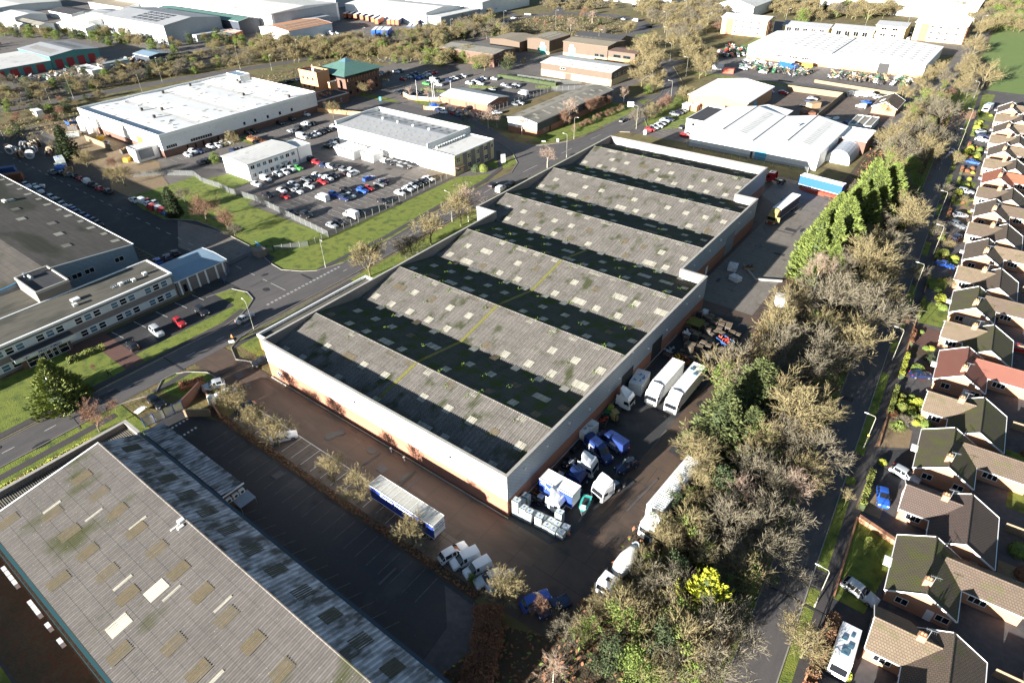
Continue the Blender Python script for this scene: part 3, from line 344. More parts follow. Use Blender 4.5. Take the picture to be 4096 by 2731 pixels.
sheet('road',strip(smooth([(-130,262),(-150,272),(-180,276),(-225,279),(-245,300),(-230,320)]),6),'asphalt_road',.058)
sheet('road',strip(smooth([(-119,340),(-100,336),(-60,335),(-25,336),(-13,332)]),6.5)+strip([(-92,337),(-92,366)],7),'asphalt_road',.059)
DC=smooth([(-390,-60),(-372,60),(-367.5,105),(-362,128),(-356,168),(-342,212),(-331,262),(-330,300),(-322,345),(-316,385),(-308,410)])
sheet('dual_carriageway',strip(DC,8),'asphalt_road',.056)
sheet('verge_grass',strip(DC,4.2,8.5)+strip(DC,-8.5,-4.2),'rough_grass',.040)
sheet('road',[ [a,b,c,d] for a,b,c,d in [(ell(-262,410,46,44,32)[i],ell(-262,410,46,44,32)[(i+1)%32],ell(-262,410,56,54,32)[(i+1)%32],ell(-262,410,56,54,32)[i]) for i in range(32)]]+strip(smooth([(-212,430),(-190,470),(-180,540),(-190,640)]),10)+strip(smooth([(-314,420),(-350,440),(-420,520)]),9)+strip(smooth([(-300,450),(-330,520),(-400,640)]),9),'asphalt_road',.057)
sheet('roundabout_island',[ell(-262,410,45.6,43.6,40)],'rough_grass',.06)
sheet('lawn',[ell(-202,405,7,4),ell(-215,462,10,5),[(-212,484),(-235,480),(-245,500),(-215,520)]],'lawn',.066)
# kerbs (real 12 cm steps)
def kerb(pts,w=.16,h=.12,name='kerb'):
    b=MB()
    for q in strip(pts,w): b.prism(q,0,.06+h)
    o=b.build(name,M['kerb']); o['kind']='structure'
kerb([(-125.35,-60),(-125.35,44),(-125,54),(-126,59.8),(-127.6,63),(-130,66.2),(-134,67.3),(-138.6,66),(-140,60)])
kerb([(-117.85,-60),(-117.85,27),(-116.9,30),(-115.3,33.5)]); kerb([(-115.4,34),(-118,36.6),(-117.9,39.5),(-116.4,41.3),(-113,43.5),(-110,43.6),(-109.4,40)])
kerb([(-107.4,51.6),(-112,49.6),(-116.5,51.4),(-117.9,54),(-119.3,60),(-119.4,88),(-120.4,128),(-122,168)])
kerb([(-193,77.8),(-183,83),(-172,83.4),(-152,82.3),(-142,79.7),(-136.5,79.2),(-131.4,81.8),(-128.6,84.2),(-126.3,91),(-126.3,108),(-128.2,132),(-129.5,158),(-128.6,167),(-132.5,175.8),(-141.7,184.6),(-156.7,192.5)])
kerb([(-178,206.2),(-160,199.4),(-147.5,193.2),(-140,193),(-136,196.2),(-130.5,205),(-128.8,214),(-127.4,246),(-131.2,284),(-137,301)])
kerb([(-121,214),(-120,226),(-116.5,228)]); kerb([(-112.6,231),(-114,238),(-119.5,246),(-123.5,280),(-131,308),(-150,337)])
# footpaths, verges
sheet('pavement',[rect(-127.6,-60,-125.9,36)]+strip([(-126.2,36),(-126.2,56),(-128,62)],1.5)+strip([(-115.2,-60),(-115.2,26)],1.6)+strip([(-115.8,33.8),(-116.2,41.5)],1.5)+strip([(-116.6,52),(-116.6,66),(-117.4,86)],1.5)+strip([(-128.6,84.8),(-128.2,108),(-130.2,132),(-131.6,156),(-134,168),(-146,182)],1.6)+strip([(-118,235),(-121,262),(-124,282)],1.4),'footpath',.070)
sheet('verge_grass',[rect(-117.8,-60,-105.4,28),rect(-125.3,0,-125.31,1),[(-117.8,53),(-117.9,86),(-119.2,128),(-121,168),(-121,214),(-108,214),(-108,90),(-102,90),(-102,53)],[(-119,232),(-113,232),(-96,250),(-104,262),(-116,300),(-126,304),(-121,262)]],'lawn',.050)
sheet('lawn',[[(-115.6,34.4),(-117.8,36.6),(-117.6,39.5),(-116.2,41.2),(-113,43.3),(-110,43.4),(-109.5,36)],[(-143,200),(-157,207),(-157,214),(-143,209),(-143,262),(-131.5,276),(-128.6,246),(-129.6,215),(-133,204),(-137,197.5)],ell(-211,214,9,3),ell(-196,203,2.5,6),rect(-206,199,-172,203.5),rect(-265,196,-255,205),ell(-240,208,16,2.4),rect(-137,328,-60,332.8),rect(-56,339,-30,342),rect(-140,376,-128,440),[(-26,330),(-26,363),(-8,363),(-8,330)],rect(-300,186,-283,200)],'lawn',.048)
sheet('flower_bed',[rect(-112,90,-107.5,196),rect(-108,86,-101.3,124)],'scrub_floor',.056)
sheet('field',[[(-25,512),(-22,440),(-14,420),(-12,362),(60,372),(160,400),(160,640),(-25,640)]],'field',.030)
# ---- main yard
sheet('yard',[[(-118,50.6),(-118,43.6),(-99,43.2),(-97,37.6),(-34,37.6),(-24.5,38.2),(-23.3,52),(-23.6,66),(-25,90),(-27.6,115),(-29.6,150),(-31,168),(-34.5,198),(-35.5,214),(-57,214),(-57,50.6)]],'yard_brown',.030)
sheet('yard_lane',[[(-112,49.2),(-112,44.4),(-50,44.2),(-33,45.5),(-33,50),(-50,49.2)]],'yard_brown_lane',.036)
sheet('parking_slabs',[rect(-97,37.8,-36,42.8)],'yard_slabs',.038)
sheet('concrete_apron',[[(-41,128),(-31,128),(-31,168),(-34.5,198),(-35.5,211),(-53,211),(-53,196),(-46,190),(-46,128)],],'concrete_pale',.038)
sheet('worn_concrete',[[(-40.8,50.4),(-33,50.4),(-31,53),(-29,110),(-30,124),(-40.8,124)]],'asphalt_dark',.036)
sheet('scrub_floor',[[(-24.5,38.4),(-23.3,52),(-23.4,66),(-24.8,90),(-27.4,115),(-29.4,150),(-30.8,168),(-34.5,198),(-35.5,214),(-36,262),(-30,330),(-26,365),(-20,440),(-12,380),(-14,330),(-13,250),(-12.3,190),(-8.5,125),(-7,98),(-5,63),(-4,46),(-3,20),(-34,20),(-31,36)],rect(-103,36.6,-36,38.1)],'scrub_floor',.044)
sheet('car_park_tarmac',[[(-108,33),(-104.5,24),(-104.5,-40),(-26,-40),(-33.5,36.6),(-98,36.6)]],'asphalt_dark',.026)
sheet('scrub_floor',[[(-104,-6),(-26,-6),(-26,.6),(-104,.6)]],'scrub_floor',.034)
sheet('lawn',[rect(-104,-40,-26,-6.4)],'lawn',.036)
sheet('footpath',[rect(-88,-40,-85.5,-6.6),rect(-70,-40,-60,-20)],'footpath',.044)
sheet('worn_tarmac_patch',[[(-41,36),(-36.5,31.5),(-35.8,25),(-34,18),(-28,18),(-33.5,36)]],'asphalt',.034)
# paint
rq=random.Random(31); PT=[[],[],[]]
for (x0,y0,x1,y1,n) in ((-125,-30,-118,60,14),(-125.5,92,-120,200,12),(-110,44,-50,49,12),(-40,52,-26,110,16),(-180,104,-142,150,14),(-330,62,-180,90,14),(-230,140,-205,200,8),(-280,205,-190,270,14),(-150,62,-128,82,8),(-96,25,-40,36,10),(-4,45,0,80,4),(-8,110,-5,200,6),(-44,130,-32,205,10),(-84,272,-45,326,8)):
    for k in range(n):
        cx,cy=rq.uniform(x0,x1),rq.uniform(y0,y1); w_,h_=rq.uniform(.5,2.2),rq.uniform(.5,3.5); 
        if rq.random()<.35: w_,h_=.35,rq.uniform(3,9)
        if rq.random()<.3: w_,h_=h_,w_
        t_=rq.choice((0,0,0,.08,-.1)); c_,s_=math.cos(t_),math.sin(t_); PT[k%3].append(([(cx+a*c_-e*s_,cy+a*s_+e*c_) for a,e in ((-w_/2,-h_/2),(w_/2,-h_/2),(w_/2,h_/2),(-w_/2,h_/2))]) if k%3<2 else ell(cx,cy,rq.uniform(.3,1.1),rq.uniform(.3,1.6),9))
for k,(m_,nm) in enumerate((('asphalt_dark','tarmac_patch'),('asphalt_road','tarmac_patch'),('oil_stain','oil_stain'))):
    b=MB()
    for i,p in enumerate(PT[k]): b.poly([(x,y,.0905+.0006*i+.03*k*0+k*.0002) for x,y in p])
    b.build(nm,M[m_])['kind']='structure'
b=MB()
def line(p,q,w=.12,z=.075): 
    for s in strip([p,q],w): b.poly([(x,y,z) for x,y in s])
def dash(p,q,L=2.,gap=4.,w=.12,z=.075):
    d=Vector(q)-Vector(p); n=int(d.length/(L+gap)); d.normalize()
    for i in range(n): a=Vector(p)+d*(i*(L+gap)); line(a,a+d*L,w,z)
bf=b; b=MB()
for i in range(22): line((-94+2.45*i,31.6),(-94+2.45*i,36.2),.1)
for i in range(17): line((-83+2.45*i,24.8),(-81.4+2.45*i,28.3),.1)
b.build('faded_bay_markings',M['paint_faded'])['kind']='structure'; b=bf
line((-97,42.9),(-50,42.9),.14)
for i in range(16): line((-92+2.6*i,38.6),(-92+2.6*i,42.8),.1)
for k in (0,.5): dash((-125.2+k*.8,66.5),(-125.6+k*.8,89.5),.7,.45,.16)
dash((-134,73.4),(-330,74),2.4,3.4); line((-127,73.3),(-133,73.4)); dash((-121.5,60),(-121.5,-60),2,5)
for i,p in enumerate(zip(NR,NR[1:])):
    if i%3==0: line(*p)
for y in (39.5,44.6,49.8,54.6,59): line((-144,y-.4),(-139.4,y),.12)
for xx,y0,n in ((-146,104,18),(-153,104,17),(-161,104,16),(-169,104,15),(-177,110,12),(-186,138,8),(-188,146,6)):
    for i in range(n): line((xx-2.3,y0+2.5*i),(xx+2.3,y0+2.5*i),.09)
for i in range(24): line((-240.3,107+2.6*i),(-235.8,107+2.6*i),.09)
for i in range(10): line((-226,146+2.5*i),(-221.5,146+2.5*i),.09)
for xx,y0,n in ((-268,212,20),(-254,214,20),(-240,214,20),(-226,236,14),(-212,238,13),(-196,236,12)):
    for i in range(n): line((xx-2.3,y0+2.5*i),(xx+2.3,y0+2.5*i),.09)
for i in range(9): line((-108,233+2.6*i),(-103.5,233+2.6*i),.1)
for i in range(9): line((-93,236.4+2.4*i),(-98,236.4+2.4*i),.1)
RKX=lambda y: -.0528*(y-50)+.7
for i in range(20): y=250+i*6; line((RKX(y)-2.7,y),(RKX(y+2)-2.7,y+2),.1)
dash((-168,71.3),(-152,77),1.5,3); line((-109.8,29.8),(-107.8,29.8))
for i in range(6): b.poly([(x,y,.08) for x,y in rect(-103.3+i*0,29.6+i*.72,-102.8,29.95+i*.72)]); b.poly([(x,y,.08) for x,y in rect(-99.8,29.2+i*.72,-99.3,29.55+i*.72)])
b.build('road_markings',M['paint_white'])['kind']='structure'
b=MB()
for i in range(8): line((-184+i*2.2,60.6),(-182.8+i*2.2,63.4),.12)
line((-186,60.5),(-168,60.5)); line((-186,63.6),(-168,63.6))
for i in range(16): line((-246+i*1.6,100.5),(-243.5+i*1.6,104),.1)
for i in range(8): line((-150.6+i*1.1,120-8),(-149.8+i*1.1,114.6),.08)
for s in strip([(-125.0,-60),(-125.0,44)],.1)+strip([(-118.2,53),(-119.1,86)],.1): b.poly([(x,y,.076) for x,y in s])
b.build('yellow_markings',M['paint_yellow'])['kind']='structure'
# ---- bungalow road
def RK(y,o=0): return (RKX(y)+o,y)
ys=[-60+10*i for i in range(44)]
sheet('road',[[RK(a,-5.2),RK(a),RK(b_),RK(b_,-5.2)] for a,b_ in zip(ys,ys[1:])],'asphalt_road',.060)
sheet('verge_grass',[[RK(a,.12),RK(a,1.55),RK(b_,1.55),RK(b_,.12)] for a,b_ in zip(ys,ys[1:])]+[[RK(a,-6.6),RK(a,-5.35),RK(b_,-5.35),RK(b_,-6.6)] for a,b_ in zip(ys,ys[1:])],'lawn',.080)
sheet('pavement',[[RK(a,1.55),RK(a,3.1),RK(b_,3.1),RK(b_,1.55)] for a,b_ in zip(ys,ys[1:])],'footpath',.084)
kerb([RK(y,.06) for y in ys]); kerb([RK(y,-5.28) for y in ys])
sheet('garden_ground',[[RK(a,3.1),(70,a),(70,b_),RK(b_,3.1)] for a,b_ in zip(ys,ys[1:])],'asphalt',.070)
sheet('driveway_crossing',[[RK(a,.1),RK(a,1.6),RK(b_,1.6),RK(b_,.1)] for a,b_ in ((66,69.5),(85,88.5),(90.5,96.5),(123,131),(136,141),(149,153),(163,168),(176,181),(190,195),(205,210),(219,223),(233,237),(247,251),(262,266),(276,280),(290,294))],'footpath',.088)
# ================================================================ buildings
def wframe(ax,c,a0,a1,z0,z1,t,b,m=0):
    """box lying on a wall plane; ax '+x','-x','+y','-y' is the outward side, t its thickness"""
    s=1 if ax[0]=='+' else -1; lo,hi=sorted((c,c+s*t))
    if ax[1]=='x': b.box(lo,a0,z0,hi,a1,z1,m)
    else: b.box(a0,lo,z0,a1,hi,z1,m)
def window(root,ax,c,a0,a1,z0,z1,fm='trim_white',gm='glass',mull=1,trans=0,w=.07,world=True,name='window'):
    f=MB()
    wframe(ax,c,a0,a1,z0,z0+w,.06,f); wframe(ax,c,a0,a1,z1-w,z1,.06,f)
    wframe(ax,c,a0,a0+w,z0+w,z1-w,.06,f); wframe(ax,c,a1-w,a1,z0+w,z1-w,.06,f)
    for i in range(1,mull+1): x=a0+(a1-a0)*i/(mull+1); wframe(ax,c,x-w/2,x+w/2,z0+w,z1-w,.055,f)
    if trans: wframe(ax,c,a0+w,a1-w,(z0+z1)/2-w/2,(z0+z1)/2+w/2,.05,f)
    o=f.build(name,M[fm],root,world)
    p=MB(); wframe(ax,c,a0+w*.5,a1-w*.5,z0+w*.5,z1-w*.5,.025,p)
    q=p.build('pane',M[gm],None); q.parent=o
    if world and root.location.length>0:
        l=root.location; q.data.transform(Matrix.Translation(-l))
    return o
def door(root,ax,c,a0,a1,z1,dm,z0=.0,fm=None,name='door',world=True):
    b=MB(); wframe(ax,c,a0,a1,z0,z1,.05,b)
    if fm:
        for u0,u1,w0,w1 in ((a0-.12,a0,z0,z1+.12),(a1,a1+.12,z0,z1+.12),(a0,a1,z1,z1+.12)): wframe(ax,c,u0,u1,w0,w1,.09,b,1)
    return b.build(name,[M[dm],M[fm or dm]],root,world)
def corr_slope(b,x0,x1,y0,z0,y1,z1,per,amp,m=0,th=0):
    """corrugated sheet running along y, ridges across x"""
    n=int((x1-x0)/per*2); k=len(b.v)
    for i in range(n+1):
        x=x0+(x1-x0)*i/n; d=amp if i%2 else 0
        b.v.append((x,y0,z0+d)); b.v.append((x,y1,z1+d))
    for i in range(n):
        a=k+2*i; f=(a,a+2,a+3,a+1) if y1>y0 else (a,a+1,a+3,a+2)
        b.f.append(f); b.m.append(m)
def lights_on(root,items,mts,slope,name='rooflight',cap=100,lift=.09,per=.3):
    """items (x0,x1,y0,y1,matname); slope(y)->z ; the nearest `cap` are parts"""
    items=sorted(items,key=lambda t:t[0]**2+t[2]**2) if cap else items
    rest=MB(); rm=[]
    for i,(x0,x1,y0,y1,mm) in enumerate(items):
        b=MB() if i<cap else rest
        z0,z1=slope(y0,x0)+lift,slope(y1,x1)+lift
        if i>=cap:
            if mm not in rm: rm.append(mm)
            mi=rm.index(mm)
        else: mi=0
        n=max(2,int((x1-x0)/per*2)); k=len(b.v)
        for j in range(n+1):
            x=x0+(x1-x0)*j/n; d=.05 if j%2 else 0
            b.v+= [(x,y0,slope(y0,x)+lift+d),(x,y1,slope(y1,x)+lift+d)]
        for j in range(n): a=k+2*j; b.f.append((a,a+2,a+3,a+1)); b.m.append(mi)
        if i<cap: b.build(name,M[mm],root)
    if rest.f: rest.build(name,[M[x] for x in rm],root)['kind']='stuff'
def shell(name,label,cat,x0,x1,y0,y1,eave,ridge=None,ax='x',roof='grey_roof',wall='clad_white',base=None,bh=2.4,verge=.25,trim='trim_white',over=.3,rc=None,group=None,bands=None,flat=False,par=0):
    """axis aligned building: wall (+base band), roof with thickness, barge trim. ax = direction of the ridge"""
    root=thing(name,label,cat,((x0+x1)/2,(y0+y1)/2,0),0,group)
    rc=rc if rc is not None else ((y0+y1)/2 if ax=='x' else (x0+x1)/2)
    w=MB()
    zb=bh if base else 0
    if base:
        e=.03
        w2=MB(); w2.prism(rect(x0-e+.06,y0-e+.06,x1+e-.06,y1+e-.06),0,zb); w2.build('base_wall',M[base],root)
    rid=ridge if ridge else eave
    P=[(x0,y0),(x1,y0),(x1,y1),(x0,y1)]
    for i in range(4):
        a,c=P[i],P[(i+1)%4]; q=[(*a,zb),(*c,zb),(*c,eave),(*a,eave)]
        if ridge:
            if ax=='x' and a[0]==c[0]: q.insert(3,(a[0],rc,rid-.02))
            if ax=='y' and a[1]==c[1]: q.insert(3,(rc,a[1],rid-.02))
        w.poly(q)
    w.build('wall',M[wall],root)
    r=MB(); o=over
    if ridge:
        def sl(e,edge,far): # two slopes with thickness
            pass
        if ax=='x':
            for (ya,yb) in ((y0-o,rc),(y1+o,rc)):
                zo=eave-(rid-eave)*o/abs(rc-(y0 if ya<yb else y1))
                top=[(x0-o,ya,zo+.12),(x1+o,ya,zo+.12),(x1+o,yb,rid+.12),(x0-o,yb,rid+.12)]
                if ya>yb: top=top[::-1]
                r.poly(top); r.poly([(x,y,z-.12) for x,y,z in top[::-1]])
                for i in range(4): a,c=top[i],top[(i+1)%4]; r.poly([a,(a[0],a[1],a[2]-.12),(c[0],c[1],c[2]-.12),c])
            r.build('roof',M[roof],root)
            t=MB()
            for xx in (x0-o-.08,x1+o+.0):
                for (ya,yb) in ((y0-o,rc),(y1+o,rc)):
                    zo=eave-(rid-eave)*o/abs(rc-(y0 if ya<yb else y1)); t.bar((xx+.04,ya,zo+.03),(xx+.04,yb,rid+.03),.08,verge)
            for yy in (y0-o-.04,y1+o+.04): t.bar((x0-o,yy,eave-.1),(x1+o,yy,eave-.1),.12,.14)
            t.build('verge_trim',M[trim],root)
        else:
            for (xa,xb) in ((x0-o,rc),(x1+o,rc)):
                zo=eave-(rid-eave)*o/abs(rc-(x0 if xa<xb else x1))
                top=[(xa,y0-o,zo+.12),(xb,y0-o,rid+.12),(xb,y1+o,rid+.12),(xa,y1+o,zo+.12)]
                if xa>xb: top=top[::-1]
                r.poly(top); r.poly([(x,y,z-.12) for x,y,z in top[::-1]])
                for i in range(4): a,c=top[i],top[(i+1)%4]; r.poly([a,(a[0],a[1],a[2]-.12),(c[0],c[1],c[2]-.12),c])
            r.build('roof',M[roof],root)
            t=MB()
            for yy in (y0-o-.04,y1+o+.04):
                for (xa,xb) in ((x0-o,rc),(x1+o,rc)):
                    zo=eave-(rid-eave)*o/abs(rc-(x0 if xa<xb else x1)); t.bar((xa,yy,zo+.03),(xb,yy,rid+.03),.08,verge)
            for xx in (x0-o-.04,x1+o+.04): t.bar((xx,y0-o,eave-.1),(xx,y1+o,eave-.1),.12,.14)
            t.build('verge_trim',M[trim],root)
    else:
        r.poly([(x0+.1,y0+.1,eave-.05),(x1-.1,y0+.1,eave-.05),(x1-.1,y1-.1,eave-.05),(x0+.1,y1-.1,eave-.05)]); r.build('roof',M[roof],root)
        t=MB(); h=par or .18
        for q in (rect(x0-.1,y0-.1,x1+.1,y0+.2),rect(x0-.1,y1-.2,x1+.1,y1+.1),rect(x0-.1,y0+.2,x0+.2,y1-.2),rect(x1-.2,y0+.2,x1+.1,y1-.2)): t.prism(q,eave-.25,eave+h)
        t.build('coping',M[trim],root)
    return root
def units(root,ax,lst,z,m='box_white',size=(.9,.45,.8)):
    for x,y in lst:
        b=MB(); dx,dy=(size[0],size[1]) if ax=='x' else (size[1],size[0])
        b.box(x-dx/2,y-dy/2,z,x+dx/2,y+dy/2,z+size[2])
        o=b.build('air_conditioner',M[m],root)
        f=MB(); s=.03
        if ax=='x': f.tube([(x,y-dy/2-s,z+size[2]/2),(x,y-dy/2,z+size[2]/2)],.28,10)
        else: f.tube([(x+dx/2,y,z+size[2]/2),(x+dx/2+s,y,z+size[2]/2)],.28,10)
        q=f.build('fan_grille',M['chassis'],None); q.parent=o; l=root.location; q.data.transform(Matrix.Translation(-l))
# ---------------------------------------------------------------- main warehouse
T_=8.8
r=thing('warehouse','huge grey warehouse with six corrugated mossy roof bays and white front wall','warehouse',(-72,120,0))
SEC=[(-101.2,-41.1,50.8,123.6),(-107.3,-47,123.6,171.4),(-107.3,-53,171.4,196)]
b=MB(); bb=MB()
def wl(b,p,q,z0,z1,m=0): b.poly([(*p,z0),(*q,z0),(*q,z1),(*p,z1)],m)
out=[(-101.2,50.8),(-41.1,50.8),(-41.1,123.6),(-47,123.6),(-47,171.4),(-53,171.4),(-53,196),(-107.3,196),(-107.3,123.6),(-101.2,123.6)]
fr=MB()
for i in range(len(out)):
    p,q=out[i],out[(i+1)%len(out)]
    wl(fr if i==0 else b,p,q,3.6,T_)
    wl(bb,p,q,0,3.6)
fr.build('front_cladding',M['clad_white'],r); b.build('wall',M['clad_grey'],r); bb.build('brick_base',M['brick_red'],r)
# parapet inner faces and coping
c=MB(); inn=MB(); wt=.45
for i in range(len(out)):
    p,q=Vector(out[i]),Vector(out[(i+1)%len(out)]); d=(q-p).normalized(); n=Vector((-d.y,d.x))
    a,e=p-d*.06*0,q
    P0,P1=p+n*-.06,q+n*-.06; Q0,Q1=p+n*wt,q+n*wt
    pv=(Vector(out[i])-Vector(out[i-1])).normalized(); nx=(Vector(out[(i+2)%len(out)])-q).normalized()
    s0=1 if pv.x*d.y-pv.y*d.x>0 else -1; s1=1 if d.x*nx.y-d.y*nx.x>0 else -1
    Q0=Q0+d*(wt*s0); Q1=Q1-d*(wt*s1); P0=P0-d*.06*s0; P1=P1+d*.06*s1
    c.poly([(*P0,T_+.1),(*P1,T_+.1),(*Q1,T_+.1),(*Q0,T_+.1)]); c.poly([(*P0,T_-.12),(*P1,T_-.12),(*P1,T_+.1),(*P0,T_+.1)])
    inn.poly([(*Q1,6.8),(*Q0,6.8),(*Q0,T_+.1),(*Q1,T_+.1)])
c.build('parapet_coping',M['concrete_cap'],r); inn.build('parapet_lining',M['panel_grey'],r)
RID=[63.5+24.15*i for i in range(6)]; VAL=[51.2]+[75.6+24.15*i for i in range(5)]+[195.6]
ZV,ZR=6.15,8.55
def zroof(y,x=0):
    if y<63.5: return ZV+(ZR-ZV)*(y-51.2)/12.3
    k=(y-75.6)/24.15; f=k-math.floor(k)
    return ZV+(ZR-ZV)*(1-abs(2*f-1)) if y<184.3 else ZR-(ZR-ZV)*(y-184.3)/11.3
segs=[]
ptsY=sorted(set(VAL+RID+[123.6,171.4]))
for a,e in zip(ptsY,ptsY[1:]):
    m_=(a+e)/2; s=SEC[0] if m_<123.6 else SEC[1] if m_<171.4 else SEC[2]
    segs.append((s[0]+wt,s[1]-wt,a,e))
# each bay between ridges is one corrugated roof part
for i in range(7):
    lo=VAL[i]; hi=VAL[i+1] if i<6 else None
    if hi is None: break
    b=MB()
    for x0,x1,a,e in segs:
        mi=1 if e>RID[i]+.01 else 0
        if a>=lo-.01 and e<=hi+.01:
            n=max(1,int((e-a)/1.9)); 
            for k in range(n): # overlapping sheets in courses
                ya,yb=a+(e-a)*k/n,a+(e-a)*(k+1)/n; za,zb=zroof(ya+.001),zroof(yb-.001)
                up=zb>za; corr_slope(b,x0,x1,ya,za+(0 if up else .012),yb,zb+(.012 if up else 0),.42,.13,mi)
    b.build('roof_bay',[M['roof_main'],M['roof_mossy_shaded']],r)
b=MB()
for y in RID:
    s=SEC[0] if y<123.6 else SEC[1] if y<171.4 else SEC[2]
    n=int((s[1]-s[0]-1)/.3)
    b.tube([(s[0]+wt,y,ZR+.03),(s[1]-wt,y,ZR+.03)],.12,6)
b.build('ridge_caps',M['roof_main'],r)
b=MB()
for y in VAL[1:-1]:
    s=SEC[0] if y<123.6 else SEC[1] if y<171.4 else SEC[2]
    b.box(s[0]+wt,y-.3,ZV-.05,s[1]-wt,y+.3,ZV+.03)
b.build('valley_gutter',M['gutter_dark'],r)
b=MB(); yy=51.6
while yy<123.2:
    b.poly([(-72.1,yy,zroof(yy)+.12),(-71.4,yy,zroof(yy)+.12),(-71.4,min(yy+.8,123.2),zroof(min(yy+.8,123.2))+.12),(-72.1,min(yy+.8,123.2),zroof(min(yy+.8,123.2))+.12)]); yy+=.8
b.build('mossy_joint',M['moss'],r)
it=[]; rs=random.Random(3)
for i,(lo,hi) in enumerate([(VAL[k],RID[k]) for k in range(6)]+[(RID[k],VAL[k+1]) for k in range(6)]):
    s=SEC[0] if lo<123 else SEC[1] if lo<171 else SEC[2]
    fwd=hi in RID; rows=[lo+.9+(hi-lo-2.2)*k/2+(.0) for k in range(3)]; nn=0
    x=s[0]+2.6
    while x<s[1]-3:
        for k in range(3):
            if rs.random()<.07: continue
            xx=x+k*1.95+rs.uniform(-.3,.3)
            if xx>s[1]-2.6 or abs(xx+71)<1.6: continue
            L=1.7; W_=1.15 if rs.random()<.82 else 2.3
            y=rows[k]+rs.uniform(-.25,.25)
            it.append((xx,xx+W_*1.35,y,y+L,'rooflight' if rs.random()<.85 else 'rooflight_old'))
        x+=5.2
lights_on(r,it,None,zroof)
b=MB(); 
for x0,x1,y0,y1,_ in it:
    if rs.random()<(.5 if y0<124 else .14):
        for k in range(12):
            x,y=x0+rs.uniform(-.4,.8),y0+rs.uniform(-.9,.3); z=zroof(y)+.12; a=rs.uniform(0,6); s=rs.uniform(.1,.26)
            b.poly([(x,y,z),(x+s*math.cos(a),y+s*math.sin(a),z+.1+.15*rs.random()),(x+s*math.cos(a+1.3),y+s*math.sin(a+1.3),z+.05)])
b.build('roof_moss_clumps',M['moss_green'],r)['kind']='stuff'
# side wall details
door(r,'+x',-41.1,86.0,90.4,5.0,'chassis',name='loading_door'); door(r,'+x',-41.1,98.2,102.6,5.2,'chassis',name='loading_door')
door(r,'+x',-47,151,156.5,5.4,'door_grey',name='roller_door'); door(r,'+x',-41.1,117.5,119,2.2,'brick_brown')
door(r,'+x',-47,139,140.2,2.2,'trim_white'); window(r,'-y',50.8,-98.6,-97.2,1.2,2.4)
b=MB()
for y in (55,61,67.5,74,80.5,84.5,96,104,113,120): b.box(-41.1,y,7.0 if int(y)%2 else 5.4,-40.8,y+.35,(7.0 if int(y)%2 else 5.4)+.25)
for y in (130,139,146,158,166): b.box(-47,y,6.6,-46.7,y+.4,6.9)
b.build('wall_lamp',M['box_white'],r)
b=MB(); 
for x in (-91,-75,-52.5): b.box(x,50.5,6.3,x+.35,50.8,6.5)
b.build('floodlight',M['chassis'],r)
b=MB(); b.tube([(-40.95,52,.9),(-40.95,110,.9)],.09,6); b.tube([(-40.9,89.2,5.2),(-40.9,89.2,8.9)],.04,5); b.build('pipework',M['metal_galv'],r)
b=MB()
for i in range(60): b.box(-100.8+i,50.3,.0,-99.85+i,50.5,.28)
b.build('plinth_kerb',M['kerb'],r)
# flat annex against the west wall
a=shell('flat_roofed_annex','narrow flat roofed brick annex along the road side wall of the grey warehouse','annex',-110.6,-101.7,55,85.3,3.6,roof='felt_roof',wall='brick_red',trim='trim_white',par=.5)
# ---------------------------------------------------------------- near warehouse (bottom left)
r=thing('warehouse','near warehouse with ribbed grey roof dotted with brown rooflights and two bright new sheets','warehouse',(-60,10,0))
X0,X1=-100,-27.8; YE,YR,YG=1.2,18.6,24.3; ZE,ZRn,ZG=5.0,7.4,5.0
b=MB(); 
n=9
for k in range(n):
    ya,yb=YE+(YR-YE)*k/n,YE+(YR-YE)*(k+1)/n; corr_slope(b,X0,X1,ya,ZE+(ZRn-ZE)*k/n,yb,ZE+(ZRn-ZE)*(k+1)/n+.01,.38,.09)
b.build('roof_slope',M['roof_near'],r)
b=MB()
for k in range(3):
    f0,f1=k/3,(k+1)/3; corr_slope(b,X0,X1,YR+(YG-YR)*f0,ZRn+(ZG-ZRn)*f0+.01,YR+(YG-YR)*f1,ZRn+(ZG-ZRn)*f1,.38,.09)
b.build('shaded_roof_slope',M['roof_near_frost'],r)
b=MB(); b.tube([(X0,YR,ZRn+.05),(X1,YR,ZRn+.05)],.14,6); b.build('ridge_cap',M['roof_near'],r)
def zn(y,x=0): return ZE+(ZRn-ZE)*(y-YE)/(YR-YE) if y<YR else ZRn+(ZG-ZRn)*(y-YR)/(YG-YR)
it=[]
for i in range(13):
    for (xs,ys_) in ((-96.2,12.2),(-93.3,6.4),(-98.0,2.0)):
        x=xs+5.55*i
        if x>X1-2: continue
        mm='rooflight_old'
        if ys_!=2.0 or i%3==0: it.append((x,x+1.9,ys_,ys_+2.7,mm))
it=[t for t in it if not(-70<t[0]<-65.5 and t[2]<12)]
it+=[(-68.5,-66.5,9,11.7,'rooflight_new'),(-68.2,-66.2,3.7,6.4,'rooflight_new')]
for i in range(13): it.append((-97+5.5*i,-94.9+5.5*i,20.4,22.8,'dark_sheet'))
for i in range(9): it.append((-94+7.1*i,-93.5+7.1*i,7+(i%3)*3,9.6+(i%3)*3,'rooflight'))
lights_on(r,it,None,zn,per=.38,lift=.06)
b=MB(); b.box(X0-.25,YE,ZE-.1,X0+.05,YR,ZE+.1); b.v=[(x,y,z+(ZRn-ZE)*(y-YE)/(YR-YE)) for x,y,z in b.v]; b.build('verge_flashing',M['trim_white'],r)
